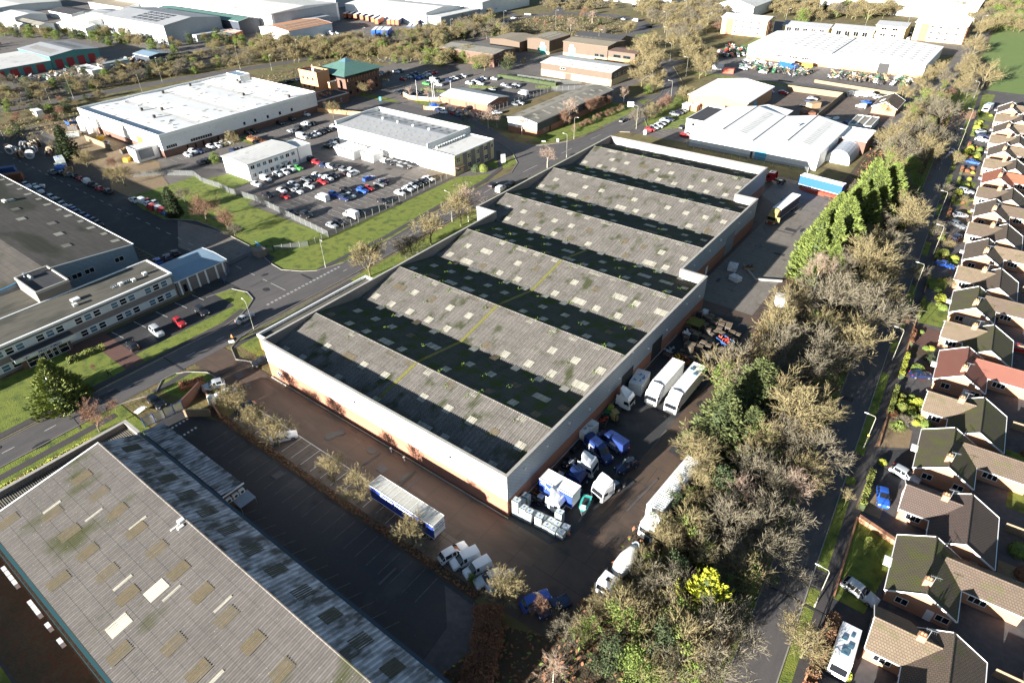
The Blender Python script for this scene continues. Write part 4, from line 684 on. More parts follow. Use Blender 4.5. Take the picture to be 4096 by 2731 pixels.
b=MB(); b.box(X0,YE-.5,ZE-.25,X1,YE-.1,ZE+.02); b.box(X0,YE-.9,ZE-.4,X1,YE-.82,ZE-.1); b.build('eaves_gutter',M['trim_teal'],r)
b=MB(); b.box(X0,YG+.02,ZG-.35,X1,YG+.5,ZG+.02); b.build('box_gutter',M['gutter_dark'],r)
b=MB(); b.prism(rect(X0+.2,YE+.1,X1-.2,YG-.1),0,ZE-.3); b.poly([(X0+.1,YE,ZE-.3),(X0+.1,YG,ZG-.3),(X0+.1,YR,ZRn-.05)][::-1]); b.poly([(X1-.1,YE,ZE-.3),(X1-.1,YG,ZG-.3),(X1-.1,YR,ZRn-.05)]); b.build('wall',M['brick_brown'],r)
b=MB(); b.box(-104.9,1,0,-104.5,24.6,5.2); b.box(-104.5,24.2,0,-100,24.6,5.2); b.build('screen_wall',M['brick_grey'],r)
b=MB(); b.box(-105,1,5.2,-104.4,24.7,5.35); b.box(-104.4,24.1,5.2,-99.9,24.7,5.35); b.build('coping',M['concrete_cap'],r)
b=MB()
for i in range(70): b.box(-104.4,1.2+i*.33,4.1,-100.2,1.36+i*.33,4.25)
b.box(-104.4,1,3.9,-100.2,24.1,3.95,1); b.build('louvred_roof_strip',[M['old_grey_roof'],M['chassis']],r)
units(r,'x',[(-90,-.3),(-88.8,-.3),(-87.6,-.3),(-86.4,-.3),(-81.3,-.3),(-80.2,-.3),(-79.1,-.3),(-76,-.3),(-72.5,-.3),(-97,-.3),(-95.8,-.3)],3.2,size=(1.,.5,.9))
b=MB(); b.box(-74.6,17.6,7.3,-73.9,18.5,7.7); b.box(-74.2,16.3,7.1,-73.9,17.6,7.3); b.box(-73.6,17,7.2,-73.1,17.9,7.5); b.build('roof_vent',M['box_white'],r)
shell('unseen_south_warehouse','low warehouse placed unseen south of the near ribbed roof to shade its strip','warehouse',-112,-50,-75,-26,5.4,roof='felt_roof',wall='brick_brown')  # unseen, added for the shade it throws beside the near roof
shell('unseen_south_warehouse','second low warehouse placed unseen south of the near ribbed roof to shade its strip','warehouse',-44,-10,-75,-26,5.4,roof='felt_roof',wall='brick_brown')  # second unseen block; the gap leaves a lit patch between their shadows
# lean-to
r=thing('lean_to_unit','low lean-to with frosted blue-grey corrugated roof beside the near warehouse','outbuilding',(-89,27,0))
b=MB(); corr_slope(b,-101.6,-77.3,25.3,3.9,29,3.2,.38,.09); b.build('roof',M['roof_near_frost'],r)
b=MB(); b.prism(rect(-101.4,25.4,-77.6,28.8),0,3.1); b.build('wall',M['brick_brown'],r)
units(r,'y',[(-77.2,26),(-77.2,27.2),(-77.2,28.3)],1.9)
b=MB(); b.box(-77.4,25.2,3.3,-77.2,29.1,3.5); b.build('fascia',M['trim_white'],r)
b=MB(); b.poly([(-77.2,26.4,1.9),(-74.9,26.4,1.6),(-74.9,29.2,1.6),(-77.2,29.2,1.9)]); 
for q in ((-75,26.5),(-75,29.1)): b.tube([(*q,0),(*q,1.6)],.04,5)
b.build('smoking_shelter',M['clad_bluegrey'],r)
# ---------------------------------------------------------------- factory with office block
r=thing('factory','large old factory with dark lichened roof sheets beside the long office block','factory',(-240,40,0))
FX0,FX1=-330,-169.6
def zf(y): return 6+1.9*(1-abs(y-39)/20)
b=MB(); b.poly([(FX0,59.2,6),(FX1,59.2,6),(FX1,39,7.9),(FX0,39,7.9)][::-1]); b.poly([(FX0,19,6),(FX1,19,6),(FX1,39,7.9),(FX0,39,7.9)]); b.poly([(FX0,-30,7.2),(FX1,-30,7.2),(FX1,18.9,6.02),(FX0,18.9,6.02)]); b.build('roof',M['asbestos_grey'],r)
b=MB(); b.poly([(FX1-.05,19,0),(FX1-.05,59.1,0),(FX1-.05,59.1,5.95),(FX1-.05,39,7.85),(FX1-.05,19,5.95)]); b.poly([(FX0,59.1,0),(FX0,59.1,5.95),(FX1,59.1,5.95),(FX1,59.1,0)]); b.poly([(FX0,59.1,0),(FX0,-30,0),(FX0,-30,6),(FX0,59.1,6)]);b.build('wall',M['clad_bluegrey'],r)
b=MB(); b.bar((FX1+.05,59.3,6.05),(FX1+.05,39,7.95),.14,.2); b.bar((FX0,59.35,6.0),(FX1,59.35,6.0),.2,.2); b.build('verge_flashing',M['trim_white'],r)
b=MB(); b.bar((FX1+.05,39,7.95),(FX1+.05,19,6.05),.16,.24); b.build('blue_flashing',M['trim_blue'],r)
it=[]
for i in range(22): it.append((-176-i*6.8,-174.2-i*6.8,57-(0 if i%2 else .6),58.4,'rooflight')); 
for i in range(14): it.append((-182-i*9.3,-179.6-i*9.3,47+(i%3)*2,49+(i%3)*2,'rooflight' if i%2 else 'old_grey_roof'))
for i in range(6): it.append((-180-i*11,-177.5-i*11,27+(i%2)*5,29+(i%2)*5,'old_grey_roof'))
lights_on(r,it,None,lambda y,x=0:zf(y),lift=.06,per=1.)
for y in (40.5,43.2,46.2,53.6): window(r,'+x',FX1,y,y+2.3,3.0,4.3,mull=1)
b=MB()
for x,y in ((-228,50),(-247,44)): b.box(x,y,zf(y),x+2,y+.8,zf(y)+.5)
b.build('roof_vent',M['box_white'],r)
r=thing('office_block','two storey office block with window bands, dark felt roof and signed entrance canopy','offices',(-151,30,0))
OX0,OX1,OY0,OY1,OZ=-157.2,-145.9,-60,56.5,6.5
b=MB(); b.prism(rect(OX0+.1,OY0,OX1-.1,OY1-.1),0,OZ-.15); b.build('wall',M['panel_grey'],r)
b=MB(); b.poly([(OX0+.2,OY0,OZ-.1),(OX1-.3,OY0,OZ-.1),(OX1-.3,OY1-.3,OZ-.1),(OX0+.2,OY1-.3,OZ-.1)]); b.build('roof',M['felt_roof'],r)
b=MB(); b.box(OX1-.3,OY0,OZ-.35,OX1+.2,OY1+.1,OZ+.08); b.box(OX0-.1,OY1-.3,OZ-.35,OX1-.3,OY1+.1,OZ+.08); b.box(OX0-.1,OY0,OZ-.35,OX0+.2,OY1-.3,OZ+.1); b.build('parapet_trim',M['trim_white'],r)
for fl,(z0,z1) in enumerate(((.75,2.35),(3.95,5.55))):
    b=MB(); b.box(OX1-.1,OY0,z0-.05,OX1+.03,OY1-.5,z1+.05); b.build('panel_band',M['panel_white'],r)
    y=OY1-3.2; k=0
    while y>-14:
        for j in range(3):
            yy=y-j*1.95
            if fl==0 and 21<yy<31: continue
            window(r,'+x',OX1+.03,yy,yy+1.55,z0+.05,z1-.05,gm='glass_blue' if (k*3+j*2+fl)%4 in(0,1) else 'glass',mull=0,trans=1,w=.09)
        y-=7.75;k+=1
# entrance porch with canopy
b=MB(); b.box(OX1,21.8,0,OX1+1.4,31.2,2.7); b.build('porch_wall',M['brick_brown'],r)
b=MB(); b.box(OX1,20.6,2.75,OX1+2.6,32.2,3.6,top=1); cn=b.build('canopy',[M['panel_white'],M['felt_dark']],r)
for y0,y1 in ((22.6,24.9),(25.1,26.1),(26.3,27.3),(27.5,28.5),(28.7,30.6)): window(r,'+x',OX1+1.4,y0,y1,.15,2.5,mull=0,trans=1,w=.08)
def text(body,size,mt,loc,ax,name,parent=None,ext=.02,bold=.0):
    """solid letters; ax = outward direction of the surface"""
    cu=bpy.data.curves.new(name,'FONT'); cu.body=body; cu.size=size; cu.extrude=ext; cu.offset=bold; cu.align_x='CENTER'; cu.align_y='CENTER'; cu.resolution_u=2
    o=bpy.data.objects.new(name,cu); COL.objects.link(o)
    dg=bpy.context.evaluated_depsgraph_get(); me=bpy.data.meshes.new_from_object(o.evaluated_get(dg)); bpy.data.objects.remove(o)
    me.materials.clear(); me.materials.append(M[mt])
    o=bpy.data.objects.new(name,me); COL.objects.link(o)
    n=Vector(ax).normalized(); up=Vector((0,0,1)) if abs(n.z)<.9 else Vector((0,1,0)); xr=up.cross(n).normalized(); up2=n.cross(xr)
    mt4=Matrix((xr,up2,n)).transposed().to_4x4(); mt4.translation=Vector(loc)
    me.transform(mt4)
    if parent:
        o.parent=parent
        if parent.location.length>0: me.transform(Matrix.Translation(-parent.location))
    return o
text('PREFORMED',.82,'letter_blue',(OX1+2.62,27.2,3.17),(1,0,0),'lettering',r,bold=.015)
b=MB(); b.tube([(OX1+2.6,22.6,3.15),(OX1+2.66,22.6,3.15)],.12,10); b.bar((OX1+2.64,22.1,3.2),(OX1+2.64,23.2,3.2),.05,.09); b.bar((OX1+2.64,22.6,2.9),(OX1+2.64,22.75,3.45),.05,.12); b.build('emblem',M['letter_blue'],r)
units(r,'x',[(-150.5,52.5),(-149.6,49.4),(-150.3,46.8),(-149.5,36.3)],OZ,size=(.9,.9,.5))
b=MB()
for y in [45.2+i*.5 for i in range(9)]: b.box(-151.2,y,OZ-.05,-150.2,y+.12,OZ+.12)
b.box(-151.1,44.8,OZ-.08,-151.0,49.5,OZ+.16); b.box(-150.4,44.8,OZ-.08,-150.3,49.5,OZ+.16); b.build('cable_tray',M['metal_galv'],r)
b=MB(); b.box(-152.6,36.5,OZ,-151.2,38.2,OZ+.4); b.build('roof_hatch',M['box_white'],r)
a=shell('flat_roofed_link','lower felt roofed link between the old factory and the long office block','link building',-169.4,-157.4,-60,39.6,6.0,roof='felt_roof',wall='brick_grey',trim='concrete_cap',par=.1)
a=shell('plant_room','raised brick plant room with open flue on the link roof','plant room',-168.6,-157.3,32.3,39.2,8.8,roof='felt_dark',wall='brick_grey',trim='concrete_cap',par=.35)
b=MB(); b.tube([(-167.6,34,8.7),(-167.6,34,9.6),(-166.4,33.8,10.3)],.25,8); b.tube([(-166.8,34.6,9.1),(-165,34.6,9.1)],.35,8); b.build('flue',M['metal_galv'],a)
# blue roofed annex
a=shell('blue_roofed_unit','single storey unit with pale blue ribbed roof and white pilasters at the road corner','annex',-156.9,-146.2,56.7,70.2,3.9,4.25,'y','blue_roof','panel_grey',trim='trim_white')
b=MB()
for y in (57.3,59.5,62,64.2,67,69): b.box(-146.2,y,0,-145.9,y+.35,3.8)
b.build('pilaster',M['trim_white'],a)
b=MB(); b.box(-146.2,58.2,.3,-146.1,59.0,2.3); b.build('door',M['glass'],a)
# ---------------------------------------------------------------- white two storey office
a=shell('prefab_office','long low white two storey modular office with grey panel roof','office building',-211.4,-196.6,111.5,131.5,5.8,6.3,'y','white_roof','clad_white',trim='metal_galv')
for z in (1.0,3.7):
    for i in range(8): window(a,'+x',-196.6,112.4+i*2.35,113.9+i*2.35,z,z+1.3,fm='trim_white',gm='glass_blue' if i%3 else 'glass')
    for i in range(3): window(a,'-y',111.5,-209+i*4.2,-207.4+i*4.2,z,z+1.2,gm='glass_blue')
b=MB(); b.box(-196.6,124,2.5,-195.2,126.5,2.7); b.build('door_canopy',M['metal_galv'],a)
a=shell('prefab_stair_block','small white flat roofed block joined to the end of the modular office','office building',-205.5,-196.8,132,137.5,5.6,roof='white_roof',wall='clad_white')
# ---------------------------------------------------------------- white building with grey roof
r=shell('industrial_unit','white clad industrial building with grey low pitched roof and patched rooflights','industrial building',-201.6,-154.6,154.3,176.4,7.2,8.1,'x','grey_roof','clad_white',trim='trim_white',over=.0,rc=166.5)
b=MB()
for q in (rect(-201.9,175.9,-154.2,176.5),rect(-201.9,153.9,-201.3,175.9),rect(-154.7,153.9,-154.2,175.9)): b.prism(q,6.9,8.9)
b.build('parapet',M['clad_pale'],r)
it=[]
for i in range(12):
    for j in range(3): it.append((-198.8+i*3.6+(j%2)*1.1,-197.4+i*3.6+(j%2)*1.1,156+j*3.2,156.9+j*3.2,'rooflight'))
    for j in range(2): it.append((-198.8+i*3.6,-197.4+i*3.6,169+j*3.2,169.9+j*3.2,'rooflight_old'))
lights_on(r,it,None,lambda y,x=0:(7.2+.9*(y-154.3)/12.2 if y<166.5 else 8.1-.9*(y-166.5)/9.9)+.12,lift=.04,per=1.)
for x in (-190,-182,-174,-166): 
    b=MB(); b.tube([(x,167.2,8.1),(x,167.2,8.8)],[.35,.45],8); b.build('ridge_vent',M['box_white'],r)
for x in (-172,-163,-158): window(r,'-y',154.3,x,x+1.5,1.4,2.9,gm='glass_blue')
for x in (-173,-162): window(r,'-y',154.3,x,x+1.8,4.2,5.4,gm='glass_blue')
r=shell('office_wing','flat roofed office wing with grey and white window bays on the warehouse gable','office building',-154.1,-142.6,154.2,175.3,6.8,roof='white_roof',wall='brick_buff',trim='trim_white')
b=MB()
for y0,y1 in ((158.6,160.6),(162.8,165),(167.4,169.4),(171.6,173.4)): b.box(-142.6,y0,.3,-142.5,y1,6.5)
b.build('grey_panel',M['panel_grey'],r)
for z in (1.1,4.2):
    for y in (155.2,160.9,165.5,169.8): window(r,'+x',-142.6,y,y+1.9,z,z+1.5,mull=1,trans=1,gm='glass')
window(r,'+x',-142.6,173.7,174.9,4.2,5.6)
units(r,'y',[(-152.6,157+i*1.3) for i in range(12)],6.8,size=(.9,.5,.8))
b=MB(); b.box(-142.6,154.4,2.7,-140.9,158,2.95); b.build('door_canopy',M['clad_brown'],r)
for (x0,x1,y0,y1,n,l) in ((-194,-183.6,145.4,152,'white_container_store','white steel store with flat roof, larger of two beside the white building'),(-181.4,-175.2,147.2,152,'white_container_store','white steel store with door, smaller of two beside the white building')):
    shell(n,l,'store',x0,x1,y0,y1,2.7,roof='white_roof_x',wall='clad_white',trim='trim_white')
# ---------------------------------------------------------------- big white factory
r=shell('white_factory','big white factory with multi ridge pale roof dotted with vents above brick base','factory',-307.4,-243.4,107,178,7.6,roof='white_roof',wall='clad_white',base='brick_brown',bh=2.6,trim='trim_white',par=.9)
b=MB()
for i in range(4):
    ya=107.3+i*17.6; 
    for (p,q,zp,zq) in ((ya,ya+8.8,7.5,7.85),(ya+8.8,ya+17.6,7.85,7.5)): b.poly([(-307,p,zp),(-243.8,p,zp),(-243.8,q,zq),(-307,q,zq)])
b.build('ridged_roof',M['white_roof_x'],r)
def zw(y,x=0): f=((y-107.3)/17.6)%1; return 7.5+.35*(1-abs(2*f-1))
rs=random.Random(5)
for i in range(26):
    x,y=rs.uniform(-304,-247),rs.uniform(110,175); b=MB(); z=zw(y)
    if i%3==0: b.box(x,y,z,x+1,y+1,z+1.1); b.build('roof_extractor',M['dark_junk'],r)
    else: b.tube([(x,y,z),(x,y,z+.4)],[.6,.35],10); b.build('dome_vent',M['box_white'],r)
it=[(rs.uniform(-304,-248),0,y,y+1.2,'rooflight') for y in [109+i*2.1 for i in range(31)] for _ in (0,1)]
lights_on(r,[(a,a+1.3,c,d,e) for a,_,c,d,e in it],None,zw,lift=.05,per=1.)
for y in (118,): window(r,'+x',-243.4,y,y+9,2.9,4.1,mull=8)
for y in (141,146,152,158,164): window(r,'+x',-243.4,y,y+1,3.4,4.6,mull=0,fm='chassis')
window(r,'+x',-243.4,108.4,112.6,2.9,4.1,mull=4); window(r,'-y',107,-251,-245,2.9,3.9,mull=5)
for i in range(5): b=MB(); b.box(-243.4,116+i*3.2,.5,-243.3,116.5+i*3.2,2.4); b.build('slit_window',M['glass'],r)
door(r,'-y',107,-262,-257,5.2,'door_orange',name='roller_door'); door(r,'-y',107,-268.5,-267.4,2.3,'chassis')
for x in (-300,-293): b=MB(); b.tube([(x,104.2,.3),(x,104.2,6.2),(x,104.2,6.8)],[1.7,1.7,.8],16); tag(b.build('storage_silo',M['box_white'],smooth=True),'white round silo, %s of two beside the white factory end wall'%('left' if x==-300 else 'right'),'silo','silos')
r=shell('loading_dock','projecting white loading dock house with grey shutter on the factory end wall','loading dock',-252.6,-246.6,98.6,106.9,4.6,roof='white_roof',wall='clad_white'); door(r,'+x',-246.6,99.8,104.6,4,'door_grey',.9,'chassis',name='roller_door')
shell('plant_room','small blue-grey plant room on the far corner of the white factory','plant room',-300,-290,172,177.4,10.2,roof='blue_roof',wall='clad_pale')
r=shell('brick_office_link','low brick link with roof plant between white factory and orange brick offices','link building',-256,-243.6,178.4,196,4.2,roof='felt_dark',wall='brick_brown',trim='metal_galv')
units(r,'x',[(-252+i*1.6,186) for i in range(4)]+[(-250,189),(-248,189)],4.2,m='orange_roof'); [window(r,'+x',-243.6,y,y+.8,1.2,2.8) for y in (181,184,187,191)]
# ---------------------------------------------------------------- brick offices with green roof
r=thing('brick_offices','three storey dark brick offices under a green hipped roof with overhanging eaves','office building',(-262,211,0))
b=MB(); b.prism(rect(-271,200.5,-250,221.5),0,9.6); b.build('wall',M['brick_brown'],r)
b=MB(); b.prism(rect(-271.2,200.3,-249.8,221.7),8.2,9.7); b.build('eaves_glazing',M['glass'],r)
b=MB(); e=[(-273,198.6),(-248,198.6),(-248,223.4),(-273,223.4)]; t=[(-263,208.5),(-258,208.5),(-258,213.5),(-263,213.5)]
for i in range(4): j=(i+1)%4; b.poly([(*e[i],9.9),(*e[j],9.9),(*t[j],13.2),(*t[i],13.2)])
b.poly([(x,y,9.8) for x,y in e[::-1]]); 
for i in range(4): j=(i+1)%4; b.poly([(*e[i],9.8),(*e[j],9.8),(*e[j],9.9),(*e[i],9.9)])
b.build('roof',M['green_roof'],r)
b=MB(); 
for i in range(4): j=(i+1)%4; b.poly([(*t[i],13.2),(*t[j],13.2),(-260.5,211,14.6)])
b.build('glass_lantern',M['glass_blue'],r)
for z in (1.2,4.3):
    for i in range(5): window(r,'+x',-250,202+i*4.1,203.2+i*4.1,z,z+1.5,fm='chassis',mull=0)
    for i in range(2): window(r,'-y',200.5,-258+i*4,-256.6+i*4,z,z+1.5,fm='chassis',mull=0)
b=MB()
for i in range(12): b.box(-249.9,201.6+i*1.7,6.9,-249.7,201.8+i*1.7,8.2)
b.build('brick_fins',M['brick_orange'],r)
r=shell('brick_tower','orange brick stair tower with small square windows and flat roof','office building',-270.4,-257.6,190.8,197.9,11.6,roof='felt_dark',wall='brick_orange',trim='brick_orange',par=.6)
for z in (4.5,8.2):
    for x in (-268.4,-265,-261.4): window(r,'-y',190.8,x,x+1,z,z+1.2,fm='chassis',mull=0)
b=MB(); b.box(-262,192,11.6,-261,193,13); b.tube([(-264,194,11.5),(-264,194,14.4)],.06,5); b.build('roof_mast',M['box_white'],r)
shell('brick_pillar_wall','tall free standing orange brick fin beside the recessed entrance','office building',-254.6,-253.4,194,198.4,7.6,roof='concrete_cap',wall='brick_orange',trim='concrete_cap')
# ---------------------------------------------------------------- other estate units
r=shell('grey_roofed_unit','long unit with weathered grey sheet roof, blue grey cladding and birches in front','industrial building',-157.4,-143.4,203,260.5,5.4,6.6,'y','old_grey_roof','clad_navy',base='brick_red',bh=2.2,trim='clad_grey')
b=MB(); b.poly([(-157.42,202.96,2.2),(-143.38,202.96,2.2),(-143.38,202.96,5.4),(-150.4,202.96,6.5),(-157.42,202.96,5.4)]); b.build('pale_gable',M['clad_pale'],r)
door(r,'+x',-143.35,211.5,212.5,2.2,'chassis'); window(r,'+x',-143.35,207.6,208.6,1.4,2.2)
it=[(-149.3,-147.2,208+i*6.1,209.6+i*6.1,'rooflight') for i in range(8)]+[(-147,-145,206+i*8,207.6+i*8,'rooflight') for i in range(7)]+[(-155.5,-153.5,208+i*7,209.6+i*7,'rooflight_old') for i in range(7)]
lights_on(r,it,None,lambda y,x:6.72-abs(x+150.4)/7*1.2,lift=.03,per=1.)
r=shell('white_roofed_brick_unit','small brick building with bright white pitched roof in a fenced yard','building',-207,-180.6,218.6,233,3.4,4.6,'x','white_roof','brick_red',trim='trim_white',over=.5)
for x in (-203,-193,-188): door(r,'-y',218.6,x,x+1,2.2,'clad_brown')
for y in (221,224,227): window(r,'+x',-180.6,y,y+1.4,1,2.2)
r=shell('brown_unit','long brown clad unit with pale grey roof and cream brick base behind the car park','industrial building',-198.6,-157.6,284.6,303,6.2,7.1,'x','white_roof','clad_brown',base='brick_buff',bh=3,trim='clad_brown')
door(r,'-y',284.55,-184,-180.4,2.9,'clad_brown',name='roller_door'); window(r,'-y',284.6,-187,-184,4.3,5.3); [window(r,'+x',-157.6,y,y+2.4,3.6,5) for y in (287,291,296)]
it=[(-196+i*3.4,-194.6+i*3.4,286.5+(i%2)*3.5,287.7+(i%2)*3.5,'rooflight') for i in range(11)]
lights_on(r,it,None,lambda y,x:6.34+.9*(y-284.6)/9.2,lift=.03,per=1.)
r=shell('brown_unit','brown brick unit with dark grey roof half hidden by the scrub belt','industrial building',-268,-229.6,285,304,6.4,7.3,'x','old_grey_roof','brick_brown',trim='clad_brown')
[window(r,'+x',-229.6,y,y+2,2.2+3*(k%2),3.4+3*(k%2)) for k,y in enumerate((287,290,294,298))]; b=MB(); b.box(-229.6,288,.2,-227.5,292.5,2.8); b.build('yellow_signed_porch',M['chassis'],r)
for (x0,x1,y0,y1,l,d) in ((-238,-222.6,327,349,'brown clad unit with tan roof and teal roller door, left of the pair',-229),(-215.5,-186.6,330.6,349.4,'brown clad unit with tan roof and teal roller door, right of the pair',-211.5)):
    r=shell('brown_unit',l,'industrial building',x0,x1,y0,y1,7.2,8,'y' if x1-x0<20 else 'x','tan_roof','clad_brown',base='brick_buff',bh=1.4,trim='clad_brown')
    door(r,'-y',y0,d,d+4,4.4,'door_teal',name='roller_door')
    b=MB(); b.box(d+.6,y0-.1,5,d+3,y0,6); b.build('sign_board',M['box_white'],r); [window(r,'-y',y0,x1-8+i*3.4,x1-5.5+i*3.4,1.6,2.9,fm='trim_teal') for i in range(2)]
    lights_on(r,[(x0+3+i*3,x0+4+i*3,y0+4,y1-4,'rooflight') for i in range(4)] if x1-x0>20 else [(x0+3+i*2.5,x0+4+i*2.5,y0+4,y1-4,'rooflight') for i in range(4)],None,(lambda y,x,y0=y0,y1=y1:8.14-.8*abs(y-(y0+y1)/2)/((y1-y0)/2)) if x1-x0>20 else (lambda y,x,x0=x0,x1=x1:8.14-.8*abs(x-(x0+x1)/2)/((x1-x0)/2)),lift=.04,per=1.)
r=shell('brown_unit','smaller dark brown roofed wing on the right of the brown units','industrial building',-186.4,-170,331,343,5.2,5.8,'x','brown_roof','clad_brown',base='brick_orange',bh=2,trim='clad_brown'); [window(r,'-y',331,-183+i*6,-178.6+i*6,2.2,3.6,fm='trim_teal') for i in range(2)]
shell('brown_unit','dark ridged unit behind the pair of brown units','industrial building',-220,-190,350.5,362,7,8.4,'x','felt_dark','clad_brown',trim='clad_brown')
shell('tan_roofed_unit','low unit with pale tan roof left of the brown units','industrial building',-262,-240,322,342,5.6,6.4,'y','tan_roof','clad_brown',trim='clad_brown')
r=shell('brick_workshop','orange brick workshop with broad white roof at the bend of the road','workshop',-112.4,-87,272,303,5.4,7.1,'y','white_roof_x','brick_orange',trim='trim_white',over=.4)
units(r,'x',[(-110.5+i*1.3,271.6) for i in range(4)],.3); door(r,'+x',-87,280,284,4,'door_blue',name='roller_door')
shell('white_cabin','white box cabin beside the orange brick workshop','cabin',-112.5,-109.6,266.5,269.5,2.6,roof='white_roof',wall='box_white'); shell('white_cabin','brick faced pump house beside the white box cabin','cabin',-109,-106.4,267.5,270.4,2.6,roof='white_roof',wall='brick_orange')
r=shell('flat_roofed_showroom','white rendered showroom with dark felt roof at the left of the white sheds','office building',-97.9,-91.1,237.6,258.4,5.8,roof='felt_dark',wall='box_white',trim='trim_white',par=.25); [window(r,'-y',237.6,-95.6,-94.2,3.6,4.8,gm='glass',mull=0) for _ in (1,)]
r=thing('white_sheds','pair of joined brilliant white sheds with twin ridges and blue doors','industrial building',(-68,245,0))
b=MB(); b.prism(rect(-90.9,226.2,-45.6,261),0,5.9); 
for x0,xc,x1 in ((-90.9,-79.2,-68),(-68,-56.7,-45.6)): b.poly([(x0,226.2,5.9),(x1,226.2,5.9),(xc,226.2,7.95)]); b.poly([(x1,261,5.9),(x0,261,5.9),(xc,261,7.95)])
b.build('wall',M['clad_white'],r)
b=MB()
for x0,xc,x1 in ((-91.2,-79.2,-68),(-68,-56.7,-45.3)): b.poly([(x0,225.9,5.95),(xc,225.9,8.05),(xc,261.3,8.05),(x0,261.3,5.95)]); b.poly([(xc,225.9,8.05),(x1,225.9,5.95),(x1,261.3,5.95),(xc,261.3,8.05)])
b.poly([(-84,261.32,6.6),(-68,261.32,5.9),(-68,270,5.9),(-78,270,6.8)]); b.build('roof',M['white_roof_x'],r)
b=MB(); b.box(-68.3,226,5.85,-67.7,261.2,6.0); b.bar((-79.2,225.9,8.12),(-79.2,261.3,8.12),.3,.06); b.bar((-56.7,225.9,8.12),(-56.7,261.3,8.12),.3,.06); b.build('valley_gutter',M['gutter_dark'],r)
b=MB()
for i in range(15): b.poly([(-74.5,230+i*1.9,7.27),(-72,230+i*1.9,6.84),(-72,230.8+i*1.9,6.84),(-74.5,230.8+i*1.9,7.27)]); b.poly([(-52.5,230+i*1.9,7.37),(-50,230+i*1.9,6.9),(-50,230.8+i*1.9,6.9),(-52.5,230.8+i*1.9,7.37)])
b.build('rooflight_rows',M['white_roof'],r)
door(r,'-y',226.2,-66.5,-62.5,4.2,'door_blue',name='roller_door'); door(r,'-y',226.2,-68.1,-67.3,2.2,'chassis')
b=MB(); b.tube([(-59,245,7.5),(-59,245,8.7)],[.3,.7],8); b.build('roof_cowl',M['metal_galv'],r)
shell('white_shed','smaller white shed with dark brick side behind the pale tent','industrial building',-45.5,-36.6,250.6,264.6,4.8,roof='white_roof_x',wall='brick_brown',trim='trim_white')
r=thing('storage_tent','pale arched storage tent beside the white sheds','tent',(-41.6,245,0))
b=MB(); n=10; xs=[(-41.7+3.9*math.cos(PI*i/n),4.6*(math.sin(PI*i/n)**.8)) for i in range(n+1)]
for (xa,za),(xb,zb) in zip(xs,xs[1:]): b.poly([(xa,237.2,za),(xa,253,za),(xb,253,zb),(xb,237.2,zb)])
b.build('canopy',M['tent_grey'],r); 
for e in (0,1): b=MB(); b.poly([(x,253 if e else 237.2,z) for x,z in (xs[::-1] if e else xs)]); b.build('end_wall',M['trim_white'],r)
for i,(x,y) in enumerate(((-48.4,276),(-45.7,276.4),(-43,276.8))): shell('portable_cabin','grey flat roofed portable cabin, %s of three in the puddled yard'%nth(i),'cabin',x,x+2.5,y,y+14,2.6,roof='old_grey_roof',wall='box_white',trim='box_white',group='cabins')
r=shell('yard_bungalow','small brown tiled bungalow with roof window at the edge of the puddled yard','bungalow',-46.4,-37.4,305.5,321,2.8,5,'y','tiles_brown','brick_house',trim='trim_white'); b=MB(); b.poly([(-45,309,3.75),(-43.2,309,4.62),(-43.2,313,4.62),(-45,313,3.75)]); b.build('roof_window',M['glass_blue'],r)
for i,(x0,x1,y0,y1,c,l) in enumerate(((-78,-76,292,318,'fence_wood','tall screen fence running across the yard beyond the white sheds'),)):
    b=MB(); b.box(-62,284,0,-61.8,322,2.4); b.box(-86,322,0,-62,322.2,2.4); tag(b.build('screen_fence',M['fence_wood']),l,'fence')
# tractor dealer
r=thing('dealer_sheds','very large pair of white roofed sheds with brick base behind farm machines','industrial building',(-83,395,0))
b=MB(); b.prism(rect(-126,377,-39.8,424),1.6,6.6); b.build('wall',M['clad_white'],r); b=MB(); b.prism(rect(-125.9,377.1,-39.9,423.9),0,1.6); b.build('brick_base',M['brick_orange'],r)
b=MB(); b.poly([(-126.3,376.6,6.7),(-104,376.6,8.6),(-104,424.4,8.6),(-126.3,424.4,6.7)]); b.poly([(-104,376.6,8.6),(-82.5,376.6,6.7),(-82.5,424.4,6.7),(-104,424.4,8.6)]); b.poly([(-82.5,376.6,6.7),(-61.2,376.6,8.6),(-61.2,424.4,8.6),(-82.5,424.4,6.7)]); b.poly([(-61.2,376.6,8.6),(-39.4,376.6,6.7),(-39.4,424.4,6.7),(-61.2,424.4,8.6)])
for x0,xc,x1 in ((-126,-104,-82.5),(-82.5,-61.2,-39.8)): b.poly([(x0,377,6.6),(x1,377,6.6),(xc,377,8.5)])
b.build('roof',M['white_roof_x'],r); b=MB(); b.box(-82.9,376.4,6.6,-82.1,424,6.76); b.build('valley_gutter',M['gutter_dark'],r)
it=[(-122+j*4.6,-120.2+j*4.6,382+i*5,382.9+i*5,'old_grey_roof') for i in range(8) for j in range(18)]
lights_on(r,it,None,lambda y,x:8.6-1.9*min(abs(x+104),abs(x+61.2))/21.6+.02,lift=.03,per=1.5)
door(r,'-y',377,-83,-77.5,5,'door_grey',name='roller_door'); door(r,'-y',377,-60,-55,5,'chassis',name='roller_door')
for x in (-112,-104,-97): window(r,'-y',377,x,x+5,2.4,3.6,mull=5)
for x in (-125.5,-120): window(r,'-y',377,x,x+4,1,4.4,mull=3,trans=1,gm='glass_blue')
